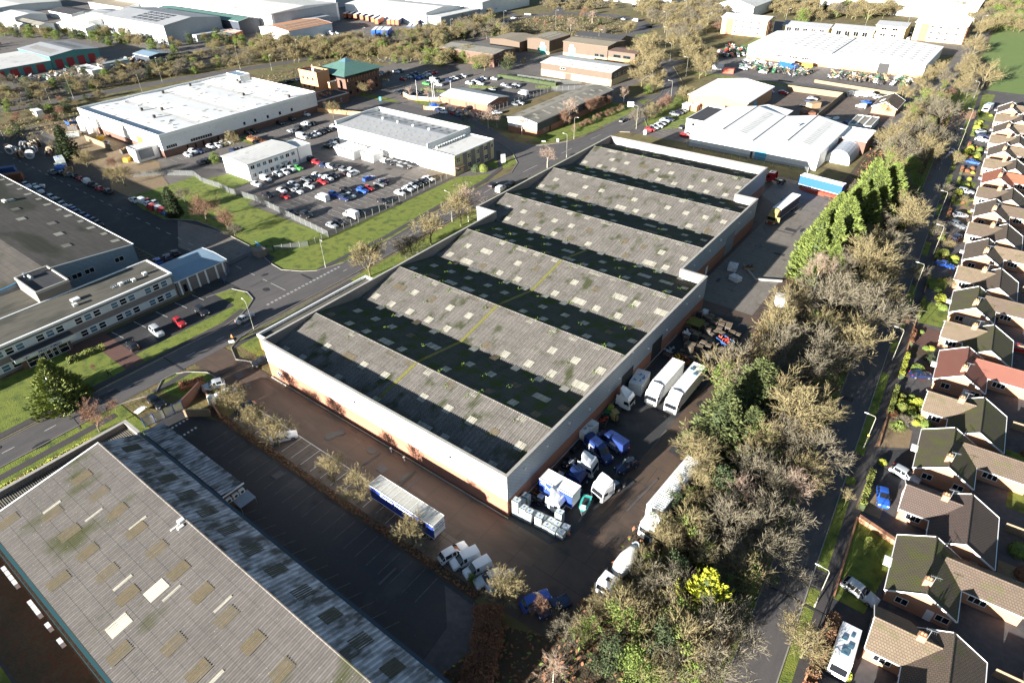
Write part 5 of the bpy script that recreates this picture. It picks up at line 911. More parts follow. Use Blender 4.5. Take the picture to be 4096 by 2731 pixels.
# brick flats on the right
def flats(x0,x1,y0,y1,l,ww):
    r=shell('brick_offices',l,'office building',x0,x1,y0,y1,9.6,11,'x','white_roof','brick_buff',trim='trim_white',over=.6)
    b=MB(); b.box(x0+3,y0-.5,0,x0+7,y0,9); b.box(x1-.0,y0+2,0,x1+.4,y1-6,9); b.build('brick_panel',M['brick_red'],r)
    for z in (1.2,4.2,7.2):
        for i in range(4): window(r,'-y',y0,x0+8+i*(x1-x0-9)/4,x0+9.6+i*(x1-x0-9)/4,z,z+1.3,gm='glass'); 
        for i in range(3): window(r,'+x',x1+.4,y0+3+i*3,y0+4.2+i*3,z,z+1.3,mull=0,fm='chassis')
flats(-165,-136.5,436,450,'three storey yellow brick office block on the left above the lawn',0)
r=shell('low_offices','long single storey yellow brick offices with grey metal roof','office building',-134.8,-106.8,462,476,3.8,5.4,'x','grey_roof','brick_buff',trim='trim_white'); [window(r,'-y',462,-132+i*5,-129+i*5,.4,3) for i in range(5)]
r=shell('low_offices','right hand single storey yellow brick offices with grey metal roof','office building',-105.6,-82,466,480,3.8,5.4,'x','grey_roof','brick_buff',trim='trim_white'); [window(r,'-y',466,-103+i*5,-100+i*5,.4,3) for i in range(4)]
r=shell('low_offices','two storey yellow brick end block beside the single storey offices','office building',-81.8,-66,470,486,7,8.4,'x','grey_roof','brick_buff',trim='trim_white',over=.6); [window(r,'-y',470,-79+i*6,-76+i*6,z,z+1.4) for i in range(2) for z in (1.2,4.6)]
flats(-62,-36,474,498,'three storey red and yellow brick office block nearest the green field',0)
# ---------------------------------------------------------------- top left industrial estate
r=shell('teal_unit','teal clad industrial unit with grey double pitched roof and row of red roller doors','industrial building',-480,-437.4,148.5,175,6.6,8,'x','grey_roof','clad_teal',trim='trim_teal')
for i in range(4): door(r,'+x',-437.4,150.3+i*6,154.3+i*6,4.6,'door_red',name='roller_door')
for i in range(2): lights_on(r,[(-474+k*2.6,-473+k*2.6,152+i*13,157+i*13,'old_grey_roof') for k in range(12)],None,lambda y,x:8.14-1.4*abs(y-161.75)/13.25,lift=.04,per=1.)
r=shell('teal_unit','lower teal unit with cream roof and row of red roller doors at the left edge','industrial building',-482,-436.8,96,148,4.8,6.2,'y','white_roof','clad_teal',trim='trim_teal')
for i in range(7): door(r,'+x',-436.8,100.5+i*6.6,104.6+i*6.6,3.8,'door_red',name='roller_door')
r=shell('distribution_warehouse','biggest pale distribution warehouse with solar panels on the roof, top left','warehouse',-530,-447,222,262,11,13.4,'x','grey_roof','clad_pale',trim='metal_galv',over=.1)
b=MB()
for i in range(5):
    for j in range(4): b.poly([(-496+i*7,226+j*4,11.6+j*.48),(-490+i*7,226+j*4,11.6+j*.48),(-490+i*7,229+j*4,11.96+j*.48),(-496+i*7,229+j*4,11.96+j*.48)])
b.build('solar_panels',M['solar'],r)
b=MB(); b.poly([(-446.9,222,0),(-446.9,262,0),(-446.9,262,11),(-446.9,242,13.3),(-446.9,222,11)]); b.build('grey_gable',M['clad_grey'],r)
b=MB(); b.box(-446.9,238,0,-440,262,3.8); b.build('loading_bay',M['clad_pale'],r)
for i,c in enumerate('1234'): text(c,2.2,'curtain_bright',(-439.95,240+i*6.5,2.6),(1,0,0),'bay_number',r)
shell('white_annex','paler lower wing on the left of the biggest warehouse','warehouse',-560,-530.2,212,248,8,9.6,'x','white_roof','clad_white')
r=shell('distribution_warehouse','dark canopied warehouse right of the biggest one','warehouse',-540,-433,266,282,8.6,10,'x','green_roof','clad_navy'); 
r=shell('distribution_warehouse','long white roofed warehouse with grey side behind the lorry park','warehouse',-640,-421,284,342,11.6,13.2,'x','white_roof','clad_white',over=.1); b=MB(); b.box(-420.9,286,0,-420.7,340,11.4); b.box(-421,300,0,-412,326,6); b.build('loading_canopy',M['clad_grey'],r)
r=shell('distribution_warehouse','white warehouse with two rows of dark solar panels near top centre','warehouse',-430,-346,356,392,8.6,10.4,'x','white_roof','clad_white',over=.1)
b=MB()
for i in range(8):
    for j in range(2): b.poly([(-424+i*9,359+j*8.5,8.95+j*.85),(-417+i*9,359+j*8.5,8.95+j*.85),(-417+i*9,365.5+j*8.5,9.62+j*.85),(-424+i*9,365.5+j*8.5,9.62+j*.85)])
b.build('solar_panels',M['solar'],r)
shell('distribution_warehouse','lower white lean-to warehouse on the right of the solar roofed one','warehouse',-345.8,-334,358,400,6.6,roof='white_roof',wall='clad_grey')
shell('white_warehouse','white warehouse beyond the solar roofed one near top edge','warehouse',-420,-340,410,470,9,11,'x','white_roof','clad_white'); shell('white_warehouse','far white warehouse at the top edge behind the lorry park','warehouse',-620,-470,380,450,9,11,'x','white_roof','clad_grey')
r=shell('orange_roofed_unit','white unit with faded orange roof beside the lorry park','industrial building',-416.5,-385.4,270.4,305.5,6.2,7.7,'y','orange_roof','clad_white',over=.2); b=MB(); b.poly([(-399.8,275,7.8),(-394,275,7.33),(-394,276.6,7.33),(-399.8,276.6,7.8)]); [b.poly([(-399.6+k*5,274,7.86-.49*k),(-398.2+k*5,274,7.73-.49*k),(-398.2+k*5,302,7.73-.49*k),(-399.6+k*5,302,7.86-.49*k)]) for k in (0,1,2)]; b.build('rooflight_strips',M['rooflight'],r)
r=shell('white_unit','white unit with pale blue roof left of the biggest warehouse','industrial building',-570,-526,207,222,4.8,6.4,'x','white_roof','clad_white'); [window(r,'+x',-526,209+i*3,210.6+i*3,1.4,2.6) for i in range(4)]
for x0,x1,y0,y1,l,rf in ((-660,-626,200,222,'grey shed with white half roof at the far left','white_roof'),(-612,-580,186,192,'long white roofed shed, nearer of two at the far left','white_roof'),(-606,-568,194,204,'brown roofed low shed beside the long white one','old_grey_roof'),(-640,-600,230,250,'dark roofed shed behind the long white roofs','felt_dark'),(-690,-664,180,200,'grey roofed shed at the extreme far left','grey_roof'),(-600,-575,240,262,'grey hall beyond the dark shed, upper left','grey_roof'),(-660,-600,270,300,'far row of red brick units at the top left edge','tan_roof'),(-740,-690,200,260,'pale hall in the far left corner','white_roof')):
    shell('industrial_shed',l,'industrial building',x0,x1,y0,y1,4.8,6.2,'x',rf,'clad_pale')
shell('grey_box_shed','small grey roofed white shed in the yard below the scrub','shed',-415,-396,151.5,157.4,3.6,roof='white_roof_x',wall='clad_white'); shell('long_low_shed','long low pale shed with green edge in the yard','shed',-416,-409.5,163,178,3,roof='grey_roof',wall='clad_pale',trim='green_roof'); shell('open_barn','open fronted dark barn with blue roof among stored pipes','barn',-419,-402,186,198,4,4.8,'x','blue_roof','clad_navy')
shell('white_hall','white arched roofed hall behind the trees beyond the roundabout','warehouse',-195,-168,500,540,7,11,'y','white_roof','clad_white'); shell('white_hall','broad white hall beyond the wood at the top right','warehouse',-140,-40,560,620,8,11,'x','white_roof','clad_white'); shell('white_hall','grey hall behind bare trees at the top, left of the broad one','warehouse',-300,-240,520,570,7,9,'x','grey_roof','clad_pale')
# ================================================================ bungalows
HR=R(2.95)
def slab(b,pts,th=.14,m=0,me=None):
    n=Vector(pts[1])-Vector(pts[0]); q=Vector(pts[2])-Vector(pts[0]); N=n.cross(q).normalized()
    if N.z<0: pts=pts[::-1]
    low=[(x,y,z-th) for x,y,z in pts]; b.poly(pts,m); b.poly(low[::-1],m if me is None else me)
    for i in range(len(pts)): j=(i+1)%len(pts); b.poly([pts[i],low[i],low[j],pts[j]],m if me is None else me)
def chimney(root,x,y,z):
    b=MB(); b.box(x-.45,y-.35,z-.9,x+.45,y+.35,z+.9); c=b.build('chimney',M['brick_house'],root,False)
    b=MB(); b.tube([(x-.15,y,z+.9),(x-.15,y,z+1.3)],.12,8); b.tube([(x+.18,y,z+.9),(x+.18,y,z+1.25)],.11,8); q=b.build('chimney_pot',M['brick_orange'],None,False); q.parent=c
def aerial(root,x,y,z):
    b=MB(); b.tube([(x,y,z),(x,y,z+1.9)],.025,4); b.bar((x-.6,y,z+1.8),(x+.7,y+.2,z+1.8),.03)
    for i in range(6): b.bar((x-.5+.2*i,y-.25,z+1.8),(x-.5+.2*i,y+.3,z+1.8),.02)
    b.build('aerial',M['metal_galv'],root,False)
def house(kind,wx,wy,roof,label,wroof=None,porch=None,front='win'):
    """local x: away from the street, local y: up the street; origin at the near end of the main ridge, on the ground"""
    root=thing('bungalow',label,'bungalow',(wx,wy,0),HR,'bungalows')
    ZE,ZR=2.55,4.95; e=4.2; w=MB(); r=MB(); v=MB(); Ln=10.6
    rf=roof; wr=wroof or roof
    # main block
    W0=e-.35; y0,y1=.25,Ln-.25
    w.poly([(-W0,y0,0),(W0,y0,0),(W0,y0,ZE),(0,y0,ZR-.15),(-W0,y0,ZE)]); w.poly([(W0,y1,0),(-W0,y1,0),(-W0,y1,ZE),(0,y1,ZR-.15),(W0,y1,ZE)])
    w.poly([(-W0,y1,0),(-W0,y0,0),(-W0,y0,ZE),(-W0,y1,ZE)]); w.poly([(W0,y0,0),(W0,y1,0),(W0,y1,ZE),(W0,y0,ZE)])
    slab(r,[(-e,0,ZE-.1),(0,0,ZR),(0,Ln,ZR),(-e,Ln,ZE-.1)]); slab(r,[(0,0,ZR),(e,0,ZE-.1),(e,Ln,ZE-.1),(0,Ln,ZR)])
    r.tube([(0,-.05,ZR+.03),(0,Ln+.05,ZR+.03)],.12,6)
    for yy in (-.06,Ln+.06): v.bar((-e,yy,ZE-.15),(0,yy,ZR-.05),.06,.26); v.bar((0,yy,ZR-.05),(e,yy,ZE-.15),.06,.26)
    v.bar((-e-.06,0,ZE-.14),(-e-.06,Ln,ZE-.14),.1,.12); v.bar((e+.06,0,ZE-.14),(e+.06,Ln,ZE-.14),.1,.12)
    # wing
    if kind=='A': xa,xb,yc,hw,zr=1.2,11.5,8.3,2.9,4.25
    else: xa,xb,yc,hw,zr=-1.2,-8.3,8.0,3.5,4.45
    s=1 if xb>0 else -1; xi=xa
    ze=ZE-.1
    # the wing roof dies into the main slope
    xm=s*e*(ZR-zr)/(ZR-ze); xe=s*e
    slab(r,[(xm,yc,zr+.02),(xe-s*.0,yc-hw,ze+.02),(xb,yc-hw,ze+.02),(xb,yc,zr+.02)],.12,1,1); slab(r,[(xm,yc,zr+.02),(xb,yc,zr+.02),(xb,yc+hw,ze+.02),(xe,yc+hw,ze+.02)],.12,1,1)
    r.tube([(xm,yc,zr+.06),(xb,yc,zr+.06)],.1,6,1)
    xw=xb-s*.25; ya,yb=yc-hw+.3,yc+hw-.3
    w.poly([(xw,ya,0),(xw,yb,0),(xw,yb,ze),(xw,yc,zr-.12),(xw,ya,ze)] if s>0 else [(xw,yb,0),(xw,ya,0),(xw,ya,ze),(xw,yc,zr-.12),(xw,yb,ze)])
    for yy in (ya,yb): w.poly([(s*W0,yy,0),(xw,yy,0),(xw,yy,ze),(s*W0,yy,ze)])
    v.bar((xb+s*.05,yc-hw,ze-.05),(xb+s*.05,yc,zr-.03),.06,.24); v.bar((xb+s*.05,yc,zr-.03),(xb+s*.05,yc+hw,ze-.05),.06,.24)
    v.bar((xe,yc-hw-.05,ze-.05),(xb,yc-hw-.05,ze-.05),.1,.12)
    w.build('wall',M['brick_house'],root,False); r.build('roof',[M[rf],M[wr]],root,False); v.build('bargeboards',M['trim_white'],root,False)
    chimney(root,-.2 if kind=='A' else -3.2,1.8 if kind=='A' else yc,ZR if kind=='A' else zr)
    aerial(root,.3 if kind=='A' else -2.6,1.6 if kind=='A' else yc+.3,ZR if kind=='A' else zr)
    W=dict(world=False)
    if kind=='A':
        window(root,'-y',y0,-2.7,-1.2,.9,2.1,**W); 
        if front=='big': window(root,'-y',y0,-1.,3.4,.6,2.3,gm='render_cream',mull=3,**W)
        elif front=='win': window(root,'-y',y0,1.6,3.1,1.,2.1,**W)
        else: door(root,'-y',y0,.9,1.8,2.1,'trim_white',world=False); window(root,'-y',y0,2.0,3.6,.9,2.1,mull=1,**W)
        window(root,'-y',ya,5.3,7.4,.9,2.1,mull=2,**W); window(root,'-x',-W0,1,3.4,.6,2.1,mull=3,**W); window(root,'-x',-W0,6,8.4,.6,2.1,mull=3,**W)
        b=MB(); b.box(-e-.9,4.2,2.35,-e+.1,5.9,2.5); b.build('porch_canopy',M['trim_white'],root,False)
    else:
        window(root,'-x',xw,yc-2.2,yc+1.8,.7,2.1,mull=3,**W); window(root,'-y',ya,-7.1,-5.1,.8,2.05,mull=2,**W)
        window(root,'-y',y0,-1.,-.3,1.1,1.9,mull=0,**W); door(root,'-y',y0,1.4,2.3,2.1,'trim_white',world=False)
        b=MB(); b.tube([(-W0-.1,ya-.1,0),(-W0-.1,ya-.1,ze)],.05,5); b.build('drainpipe',M['trim_white'],root,False)
    return root
HL=[('A',14.0,43.2,'tiles_tan','tiles_dark','tan tiled bungalow at the bottom right edge with a dark flat front bay'),
('A',12.3,69.6,'tiles_moss','tiles_brown','moss green roofed bungalow beside the driveway with the silver hatchback'),
('A',10.95,95.8,'tiles_moss','tiles_brown','dark mossy roofed bungalow behind the silver estate and blue car'),
('A',9.5,122.9,'tiles_red','tiles_red','dark red tiled bungalow, nearest of the red roofs'),
('A',8.1,150.2,'tiles_moss','tiles_brown','blackish mossy roofed bungalow with cream panelled gable bay'),
('A',6.9,178.4,'tiles_brown','tiles_tan','brown tiled bungalow behind the pale blue saloon'),
('A',5.6,207.9,'tiles_brown','tiles_brown','brown tiled bungalow behind the two silver cars on gravel'),
('A',4.2,236.5,'tiles_orange','tiles_orange','bright orange red tiled bungalow with glazed conservatory'),
('A',2.7,264.5,'tiles_brown','tiles_tan','brown tiled bungalow just beyond the orange red roof'),
('A',1.3,292.9,'tiles_brown','tiles_tan','brown tiled bungalow behind the silver and white pair of cars'),
('A',-.2,322.4,'tiles_brown','tiles_tan','farthest gable fronted brown bungalow beside the motorhome'),
('B',16.5,55.2,'tiles_brown','tiles_tan','tan roofed bungalow with tall chimney beside the parked motorhome'),
('B',15.2,81.2,'tiles_dark','tiles_dark','chocolate brown tiled bungalow beside the blue car drive'),
('B',13.8,107.4,'tiles_moss','tiles_tan','lichened tan winged bungalow behind the clipped round shrubs'),
('B',12.5,134.5,'tiles_moss','tiles_tan','bungalow with tan front wing just beyond the red roof'),
('B',11.1,162.4,'tiles_brown','tiles_tan','orange flecked tan winged bungalow beyond the cream gable bay'),
('B',9.8,190.8,'tiles_brown','tiles_brown','brown winged bungalow with the dark parked hatchback'),
('B',8.5,219.8,'tiles_brown','tiles_brown','brown winged bungalow nearest the orange red roof'),
('B',7.1,247.8,'tiles_brown','tiles_tan','brown winged bungalow beyond the orange red roof'),
('B',5.8,276.2,'tiles_brown','tiles_tan','tan winged bungalow with a dark blue car on the drive'),
('B',4.4,305.6,'tiles_brown','tiles_tan','farthest tan winged bungalow before the motorhome')]
for k,(kd,x,y,rf,wr,l) in enumerate(HL): house(kd,x,y,rf,l,wr,front='big' if 'cream panelled' in l else ('door' if k%2 else 'win'))
# second row glimpsed at the right edge
for i,(x,y,c) in enumerate(((27,92,'trim_white'),(26.5,111,'trim_white'),(27.4,66.5,'trim_white'),(25.6,140,'trim_white'),(23.8,172,'clad_pale'),(22,205,'clad_pale'),(21,238,'trim_white'),(19,268,'clad_pale'),(28,119,'trim_white'),(17,300,'clad_pale'))):
    r=thing('garage','flat ribbed roofed white garage behind the bungalows, %s from the bottom of the row'%nth([66.5,92,111,119,140,172,205,238,268,300].index(y)),'garage',(x,y,0),HR,'garages')
    b=MB(); b.box(-2.8,-3,0,2.8,3,2.3); b.build('wall',M['render_cream'],r,False); b=MB(); corr_slope(b,-3,3,-3.2,2.35,3.2,2.6,.5,.06); b.build('roof',M[c],r,False); b=MB(); b.box(-3.05,-3.3,2.2,3.05,-3.2,2.45); b.build('fascia',M['trim_white'],r,False)
def gr(y,o=3.1): return RKX(y)+o
GP=[('garden_lawn','lawn',.096,[[(gr(66),66),(7,66),(8,75),(8,82),(gr(82),82)],[(gr(146),146),(5,147),(5.4,154),(gr(154),154)],[(gr(40),40),(7,40),(9,50),(gr(50)+1,49)],rect(20,98,24,104),rect(19,58,26,64)]),
('driveway','asphalt_dark',.092,[[(gr(60),61),(8,59),(8.5,68),(gr(68),66.5)],[(gr(96)-.2,97),(7,95),(6,103),(gr(102),99)],[(gr(88),92),(6,88),(6,95),(gr(96),96)]]),
('driveway','paver_red',.094,[[(gr(126),124.5),(4.5,124),(5,131.5),(gr(130),130)],[(gr(141),136.5),(4,137),(4,145),(gr(146),145)]]),
('gravel_garden','gravel_tan',.098,[[(gr(108),100),(5.5,103),(5.2,108),(gr(108),109.5)],rect(-3,204,1,212),[(1.5,84),(5,84),(5,90),(1.5,90)],rect(-2.5,214,1.5,222)]),
('flower_bed','scrub_floor',.100,[[(gr(112),110.5),(5,111),(5,119),(gr(118),119)],[(gr(133),131.5),(4,132),(3.6,136),(gr(136),136)]]),
('garden_lawn','lawn',.102,[rect(-7,268,-3,274),rect(-9,296,-5,302),rect(-10,318,-4,326)])]
for n,m_,z,ps in GP: sheet(n,ps,m_,z)
b=MB(); 
for ya,yb in ((66,82),(100,110),(133,150),(160,172),(188,200),(214,226)):
    b.poly([(gr(ya)-.0,ya,0),(gr(yb),yb,0),(gr(yb),yb,.5),(gr(ya),ya,.5)]); b.poly([(gr(ya)+.22,ya,0),(gr(ya)+.22,ya,.5),(gr(yb)+.22,yb,.5),(gr(yb)+.22,yb,0)]); b.poly([(gr(ya),ya,.5),(gr(yb),yb,.5),(gr(yb)+.22,yb,.5),(gr(ya)+.22,ya,.5)])
tag(b.build('garden_wall',M['brick_house']),'low brick front garden walls along the bungalow pavement','wall',kind='stuff')
b=MB(); b.prism([(2.4,81.6),(2.4,82.3),(8.2,80.6),(8.2,79.9)],0,1.); tag(b.build('garden_wall',M['brick_house']),'low brick wall at the top of the striped green lawn','wall')
# ================================================================ vehicles
# x forward. stations: (x, half width at waist, waist z, roof half width, top z)
CT={
'h':(4.1,[(2.02,.62,.5,.5,.55),(1.92,.82,.72,.6,.78),(1.1,.87,.86,.66,.98),(.72,.88,.9,.66,1.02),(.0,.88,.93,.6,1.42),(-.55,.88,.93,.61,1.46),(-1.35,.87,.94,.58,1.42),(-1.88,.85,.95,.58,1.05),(-2.0,.8,.75,.6,.8),(-2.05,.7,.5,.55,.55)]),
's':(4.6,[(2.3,.62,.45,.5,.5),(2.18,.84,.68,.6,.74),(1.2,.89,.82,.66,.94),(.85,.9,.86,.66,.98),(.1,.9,.9,.6,1.38),(-.5,.9,.9,.6,1.42),(-1.1,.89,.91,.58,1.38),(-1.75,.88,.93,.62,1.02),(-2.2,.85,.9,.64,.98),(-2.3,.75,.55,.6,.6)]),
'e':(4.7,[(2.35,.62,.45,.5,.5),(2.22,.84,.7,.6,.76),(1.25,.89,.84,.66,.96),(.9,.9,.88,.66,1.0),(.2,.9,.92,.6,1.42),(-.5,.9,.92,.62,1.47),(-1.7,.89,.93,.6,1.43),(-2.15,.87,.95,.6,1.05),(-2.3,.84,.75,.6,.8),(-2.35,.75,.5,.58,.55)]),
'u':(4.5,[(2.22,.66,.6,.55,.65),(2.1,.88,.85,.64,.92),(1.2,.92,.98,.7,1.12),(.85,.93,1.02,.7,1.16),(.15,.93,1.06,.64,1.62),(-.5,.93,1.06,.65,1.67),(-1.6,.92,1.07,.63,1.62),(-2.0,.9,1.08,.62,1.2),(-2.15,.87,.85,.62,.9),(-2.2,.78,.6,.6,.65)]),
'v':(4.4,[(2.18,.66,.55,.5,.6),(2.05,.84,.8,.6,.86),(1.5,.87,.92,.66,1.05),(1.2,.88,.96,.66,1.1),(.55,.88,1.0,.68,1.72),(0,.9,1.0,.76,1.8),(-1.0,.9,1.0,.78,1.82),(-2.08,.9,1.0,.78,1.8),(-2.14,.89,.8,.8,1.1),(-2.18,.86,.5,.8,.55)]),
'V':(5.4,[(2.68,.75,.6,.6,.66),(2.55,.94,.9,.7,.98),(2.0,.97,1.08,.76,1.22),(1.8,.98,1.12,.78,1.28),(1.1,.98,1.15,.82,2.05),(.3,1.,1.15,.9,2.15),(-1.2,1.,1.15,.9,2.18),(-2.55,1.,1.15,.88,2.15),(-2.64,.98,.9,.9,1.3),(-2.68,.95,.55,.9,.6)]),
'm':(4.6,[(2.28,.66,.55,.55,.6),(2.15,.86,.82,.62,.9),(1.55,.9,.98,.7,1.1),(1.3,.91,1.0,.7,1.16),(.55,.91,1.04,.68,1.72),(-.3,.92,1.04,.7,1.78),(-1.8,.92,1.04,.7,1.76),(-2.15,.91,1.04,.68,1.3),(-2.24,.88,.8,.68,.85),(-2.28,.8,.55,.65,.6)]),
'L':(6.2,[(3.0,.8,.65,.65,.75),(2.85,.95,1.,.75,1.1),(2.1,1.,1.2,.8,1.4),(1.9,1.,1.22,.82,1.46),(1.2,1.,1.25,.84,2.3),(.5,1.,1.25,.9,2.55),(-1.2,1.,1.25,.9,2.6),(-2.95,1.,1.25,.9,2.58),(-3.02,1.,.9,.9,1.4),(-3.06,.97,.6,.9,.65)]),
}
CT['p']=(5.2,[(2.55,.66,.6,.55,.65),(2.42,.88,.85,.64,.92),(1.4,.92,.98,.7,1.1),(1.1,.93,1.0,.7,1.14),(.4,.93,1.04,.64,1.68),(0,.93,1.04,.64,1.7),(-.6,.93,1.05,.62,1.66),(-.95,.92,1.05,.7,1.1),(-2.4,.92,1.0,.7,1.05),(-2.5,.85,.6,.7,.65)])
CT['R']=CT['u']
def car_body(t,far=False):
    L,S=CT[t]; body=MB(); gl=MB(); sz=.22
    def ring(s,k=1):
        x,w,zw,wr,zt=s
        return [(x,-w*.94,sz),(x,-w,min(.5,zw*.9)),(x,-w*.985,zw),(x,-wr,zt),(x,-wr*.5,zt+.035),(x,wr*.5,zt+.035),(x,wr,zt),(x,w*.985,zw),(x,w,min(.5,zw*.9)),(x,w*.94,sz)]
    rg=[ring(s) for s in S]
    gs=None
    for i in range(len(S)-1):
        A,B=rg[i],rg[i+1]; a,b=S[i],S[i+1]
        cabA=a[4]-a[2]>.25; cabB=b[4]-b[2]>.25
        for j in range(9):
            q=[A[j],B[j],B[j+1],A[j+1]]
            g=False
            if j in (2,6) and (cabA or cabB) : g=not(t in'vVL' and i>4)
            if j in (3,4,5) and (cabA!=cabB) and abs(a[4]-b[4])>.2: g=not(t in 'vVL' and not cabB)
            if not g: body.poly(q)
            else:
                if j in (2,6): # inset glass, leave pillars
                    c=sum((Vector(p) for p in q),Vector())/4; qq=[tuple(c+(Vector(p)-c)*.86) for p in q]
                    gl.poly([(x,y*1.012,z) for x,y,z in qq]); body.poly(q)
                else: 
                    c=sum((Vector(p) for p in q),Vector())/4; gl.poly([(x,y,z+.012) for x,y,z in q]); body.poly(q)
    body.poly(rg[0][::-1]); body.poly(rg[-1])
    body.poly([(S[0][0],-.6,sz),(S[-1][0],-.6,sz),(S[-1][0],.6,sz),(S[0][0],.6,sz)])
    return body,gl,S
def wheel(b,x,y,r=.33,w=.2):
    n=14; b.tube([(x,y-w/2,r),(x,y+w/2,r)],r,n,0); s=1 if y>0 else -1; b.tube([(x,y+s*w/2,r),(x,y+s*(w/2+.012),r)],r*.6,n,1)
CARPROTO={}
def build_proto(t):
    L,S=CT[t]
    root=thing('parked_car','prototype','car'); body,gl,_=car_body(t)
    rr=.42 if t in 'L' else .33
    wx=(S[0][0]*.63,S[-1][0]*.62); ww=S[4][1]-.09
    o=body.build('body',M['paint_car_white'],root,False); o.material_slots[0].link='OBJECT'; o.material_slots[0].material=M['paint_car_white']
    gl.build('windows',M['glass'],root,False)
    for x in wx:
        for s in (-1,1): b=MB(); wheel(b,x,s*ww,rr); b.build('wheel',[M['tyre'],M['hub']],root,False)
    for s in (-1,1):
        b=MB(); st=S[1]; b.box(st[0]-.12,s*st[1]*.72-.14,st[2]-.12,st[0]+.09,s*st[1]*.72+.14,st[2]+.03); b.build('headlight',M['headlamp'],root,False)
        st=S[-2]; b=MB(); b.box(st[0]-.05,s*st[1]*.86-.08,st[2]-.05,st[0]+.1,s*st[1]*.86+.08,st[2]+.18); b.build('tail_light',M['taillamp'],root,False)
        b=MB(); st=S[3]; b.box(st[0]-.28,s*(st[1]+.09)-.08,st[2]+.02,st[0]-.1,s*(st[1]+.09)+.08,st[2]+.16); b.build('door_mirror',M['paint_black'],root,False)
    if t=='p': b=MB(); b.box(-2.3,-.72,.95,-1.0,.72,1.09); b.build('load_bed',M['chassis'],root,False)
    if t=='R': 
        b=MB(); b.tube([(.4,0,1.85),(.2,0,1.9),(-1.1,0,1.9),(-1.3,0,1.85)],[.12,.3,.3,.12],10); b.v=[(x,y*1.5,1.88+(z-1.88)*.6) for x,y,z in b.v]; b.build('roof_box',M['paint_grey'],root,False)
        b=MB(); [b.bar((x,-.7,1.72),(x,.7,1.72),.05) for x in (0,-.8)]; b.build('roof_bars',M['metal_galv'],root,False)
    if t in 'VL':
        b=MB(); zt=S[6][4]+.05
        for k in range(7): b.bar((S[4][0]-.6,-.6+.2*k,zt),(S[-3][0]+.2,-.6+.2*k,zt),.05,.02)
        q=b.build('roof_ribs',M['paint_car_white'],root,False); q.material_slots[0].link='OBJECT'; q.material_slots[0].material=M['paint_car_white']
    return root
def build_far(t):
    body,gl,S=car_body(t); n=len(body.f); k=len(body.v); body.v+=gl.v; body.f+=[tuple(i+k for i in f) for f in gl.f]; body.m+=[1]*len(gl.f)
    ww=S[4][1]-.09
    for x in (S[0][0]*.63,S[-1][0]*.62):
        for s in (-1,1): body.tube([(x,s*ww-.1,.33),(x,s*ww+.1,.33)],.33,10,2)
    for s in (-1,1): st=S[1]; body.box(st[0]-.1,s*st[1]*.72-.14,st[2]-.12,st[0]+.09,s*st[1]*.72+.14,st[2]+.03,3)
    return body.mesh('car_mesh_'+t,[M['paint_car_white'],M['glass'],M['tyre'],M['headlamp']])
FARM={}
TN={'h':'hatchback','s':'saloon','e':'estate car','u':'tall off-roader','v':'small van','V':'large panel van','m':'people carrier','p':'pickup','L':'high roofed van','R':'off-roader with a grey roof box'}
KN={'h':('parked_car','car'),'s':('parked_car','car'),'e':('parked_car','car'),'u':('parked_car','car'),'v':('parked_van','van'),'V':('parked_van','van'),'m':('parked_car','car'),'p':('pickup_truck','pickup'),'L':('parked_van','van'),'R':('parked_car','car')}
rs=random.Random(11)
for key,(desc,items) in CARS.items():
    order=sorted(range(len(items)),key=lambda i:math.atan2(items[i][0],items[i][1]))
    cnt={}
    for n_,i in enumerate(order):
        x,y,h,t,c=items[i]; far=math.hypot(x,y)>235
        hd=R(h+rs.uniform(-2,2)); nm,cat=KN[t]
        lab='%s %s, %s from the left in %s'%(c,TN[t],nth(n_),desc) if len(items)>1 else '%s %s on %s'%(c,TN[t],desc)
        pm=CARP[c] if t!='L' else M['paint_cabnavy']; grp='vehicles in '+desc if len(items)>1 else None
        if t=='L': lab='dark blue high roofed van with white lettering, %s'%('windscreen facing right' if h==-22 else 'nose towards the grey wall')
        if far:
            if t not in FARM: FARM[t]=build_far(t)
            o=bpy.data.objects.new(nm,FARM[t]); COL.objects.link(o); o.location=(x,y,.07); o.rotation_euler=(0,0,hd)
            tag(o,lab,cat,grp); o.material_slots[0].link='OBJECT'; o.material_slots[0].material=pm; o['label']=lab; sc_=rs.uniform(.95,1.05); o.scale=(sc_,sc_,sc_)
            if not grp and 'group' in o: del o['group']
        else:
            if t not in CARPROTO: CARPROTO[t]=build_proto(t)
            o=dup(CARPROTO[t],(x,y,.07),hd,rs.uniform(.96,1.04),lab,grp); o.name=nm; o['category']=cat
            for ch in o.children:
                if ch.material_slots and ch.material_slots[0].link=='OBJECT': ch.material_slots[0].material=pm
            if t=='L':
                b=MB(); 
                for s in (1,-1):
                    for k in range(3): b.box(-1.6+.05*k,s*1.005-.008,1.72-.22*k,-.3+.1*k,s*1.005+.008,1.86-.22*k)
                    b.bar((-2.9,s*1.01,.95),(1.6,s*1.01,.95),.01,.05)
                    for k in range(6): b.bar((-1.6+.45*k,s*1.01,.55),(-1.35+.45*k,s*1.01,.75),.01,.1)
                b.build('side_lettering',M['letter_white'],o,False)
                text('LOGISTICS Ltd',.28,'letter_white',(-.9,-1.03,1.2),(0,-1,0),'side_lettering',None).parent=o
for p in CARPROTO.values(): purge(p)
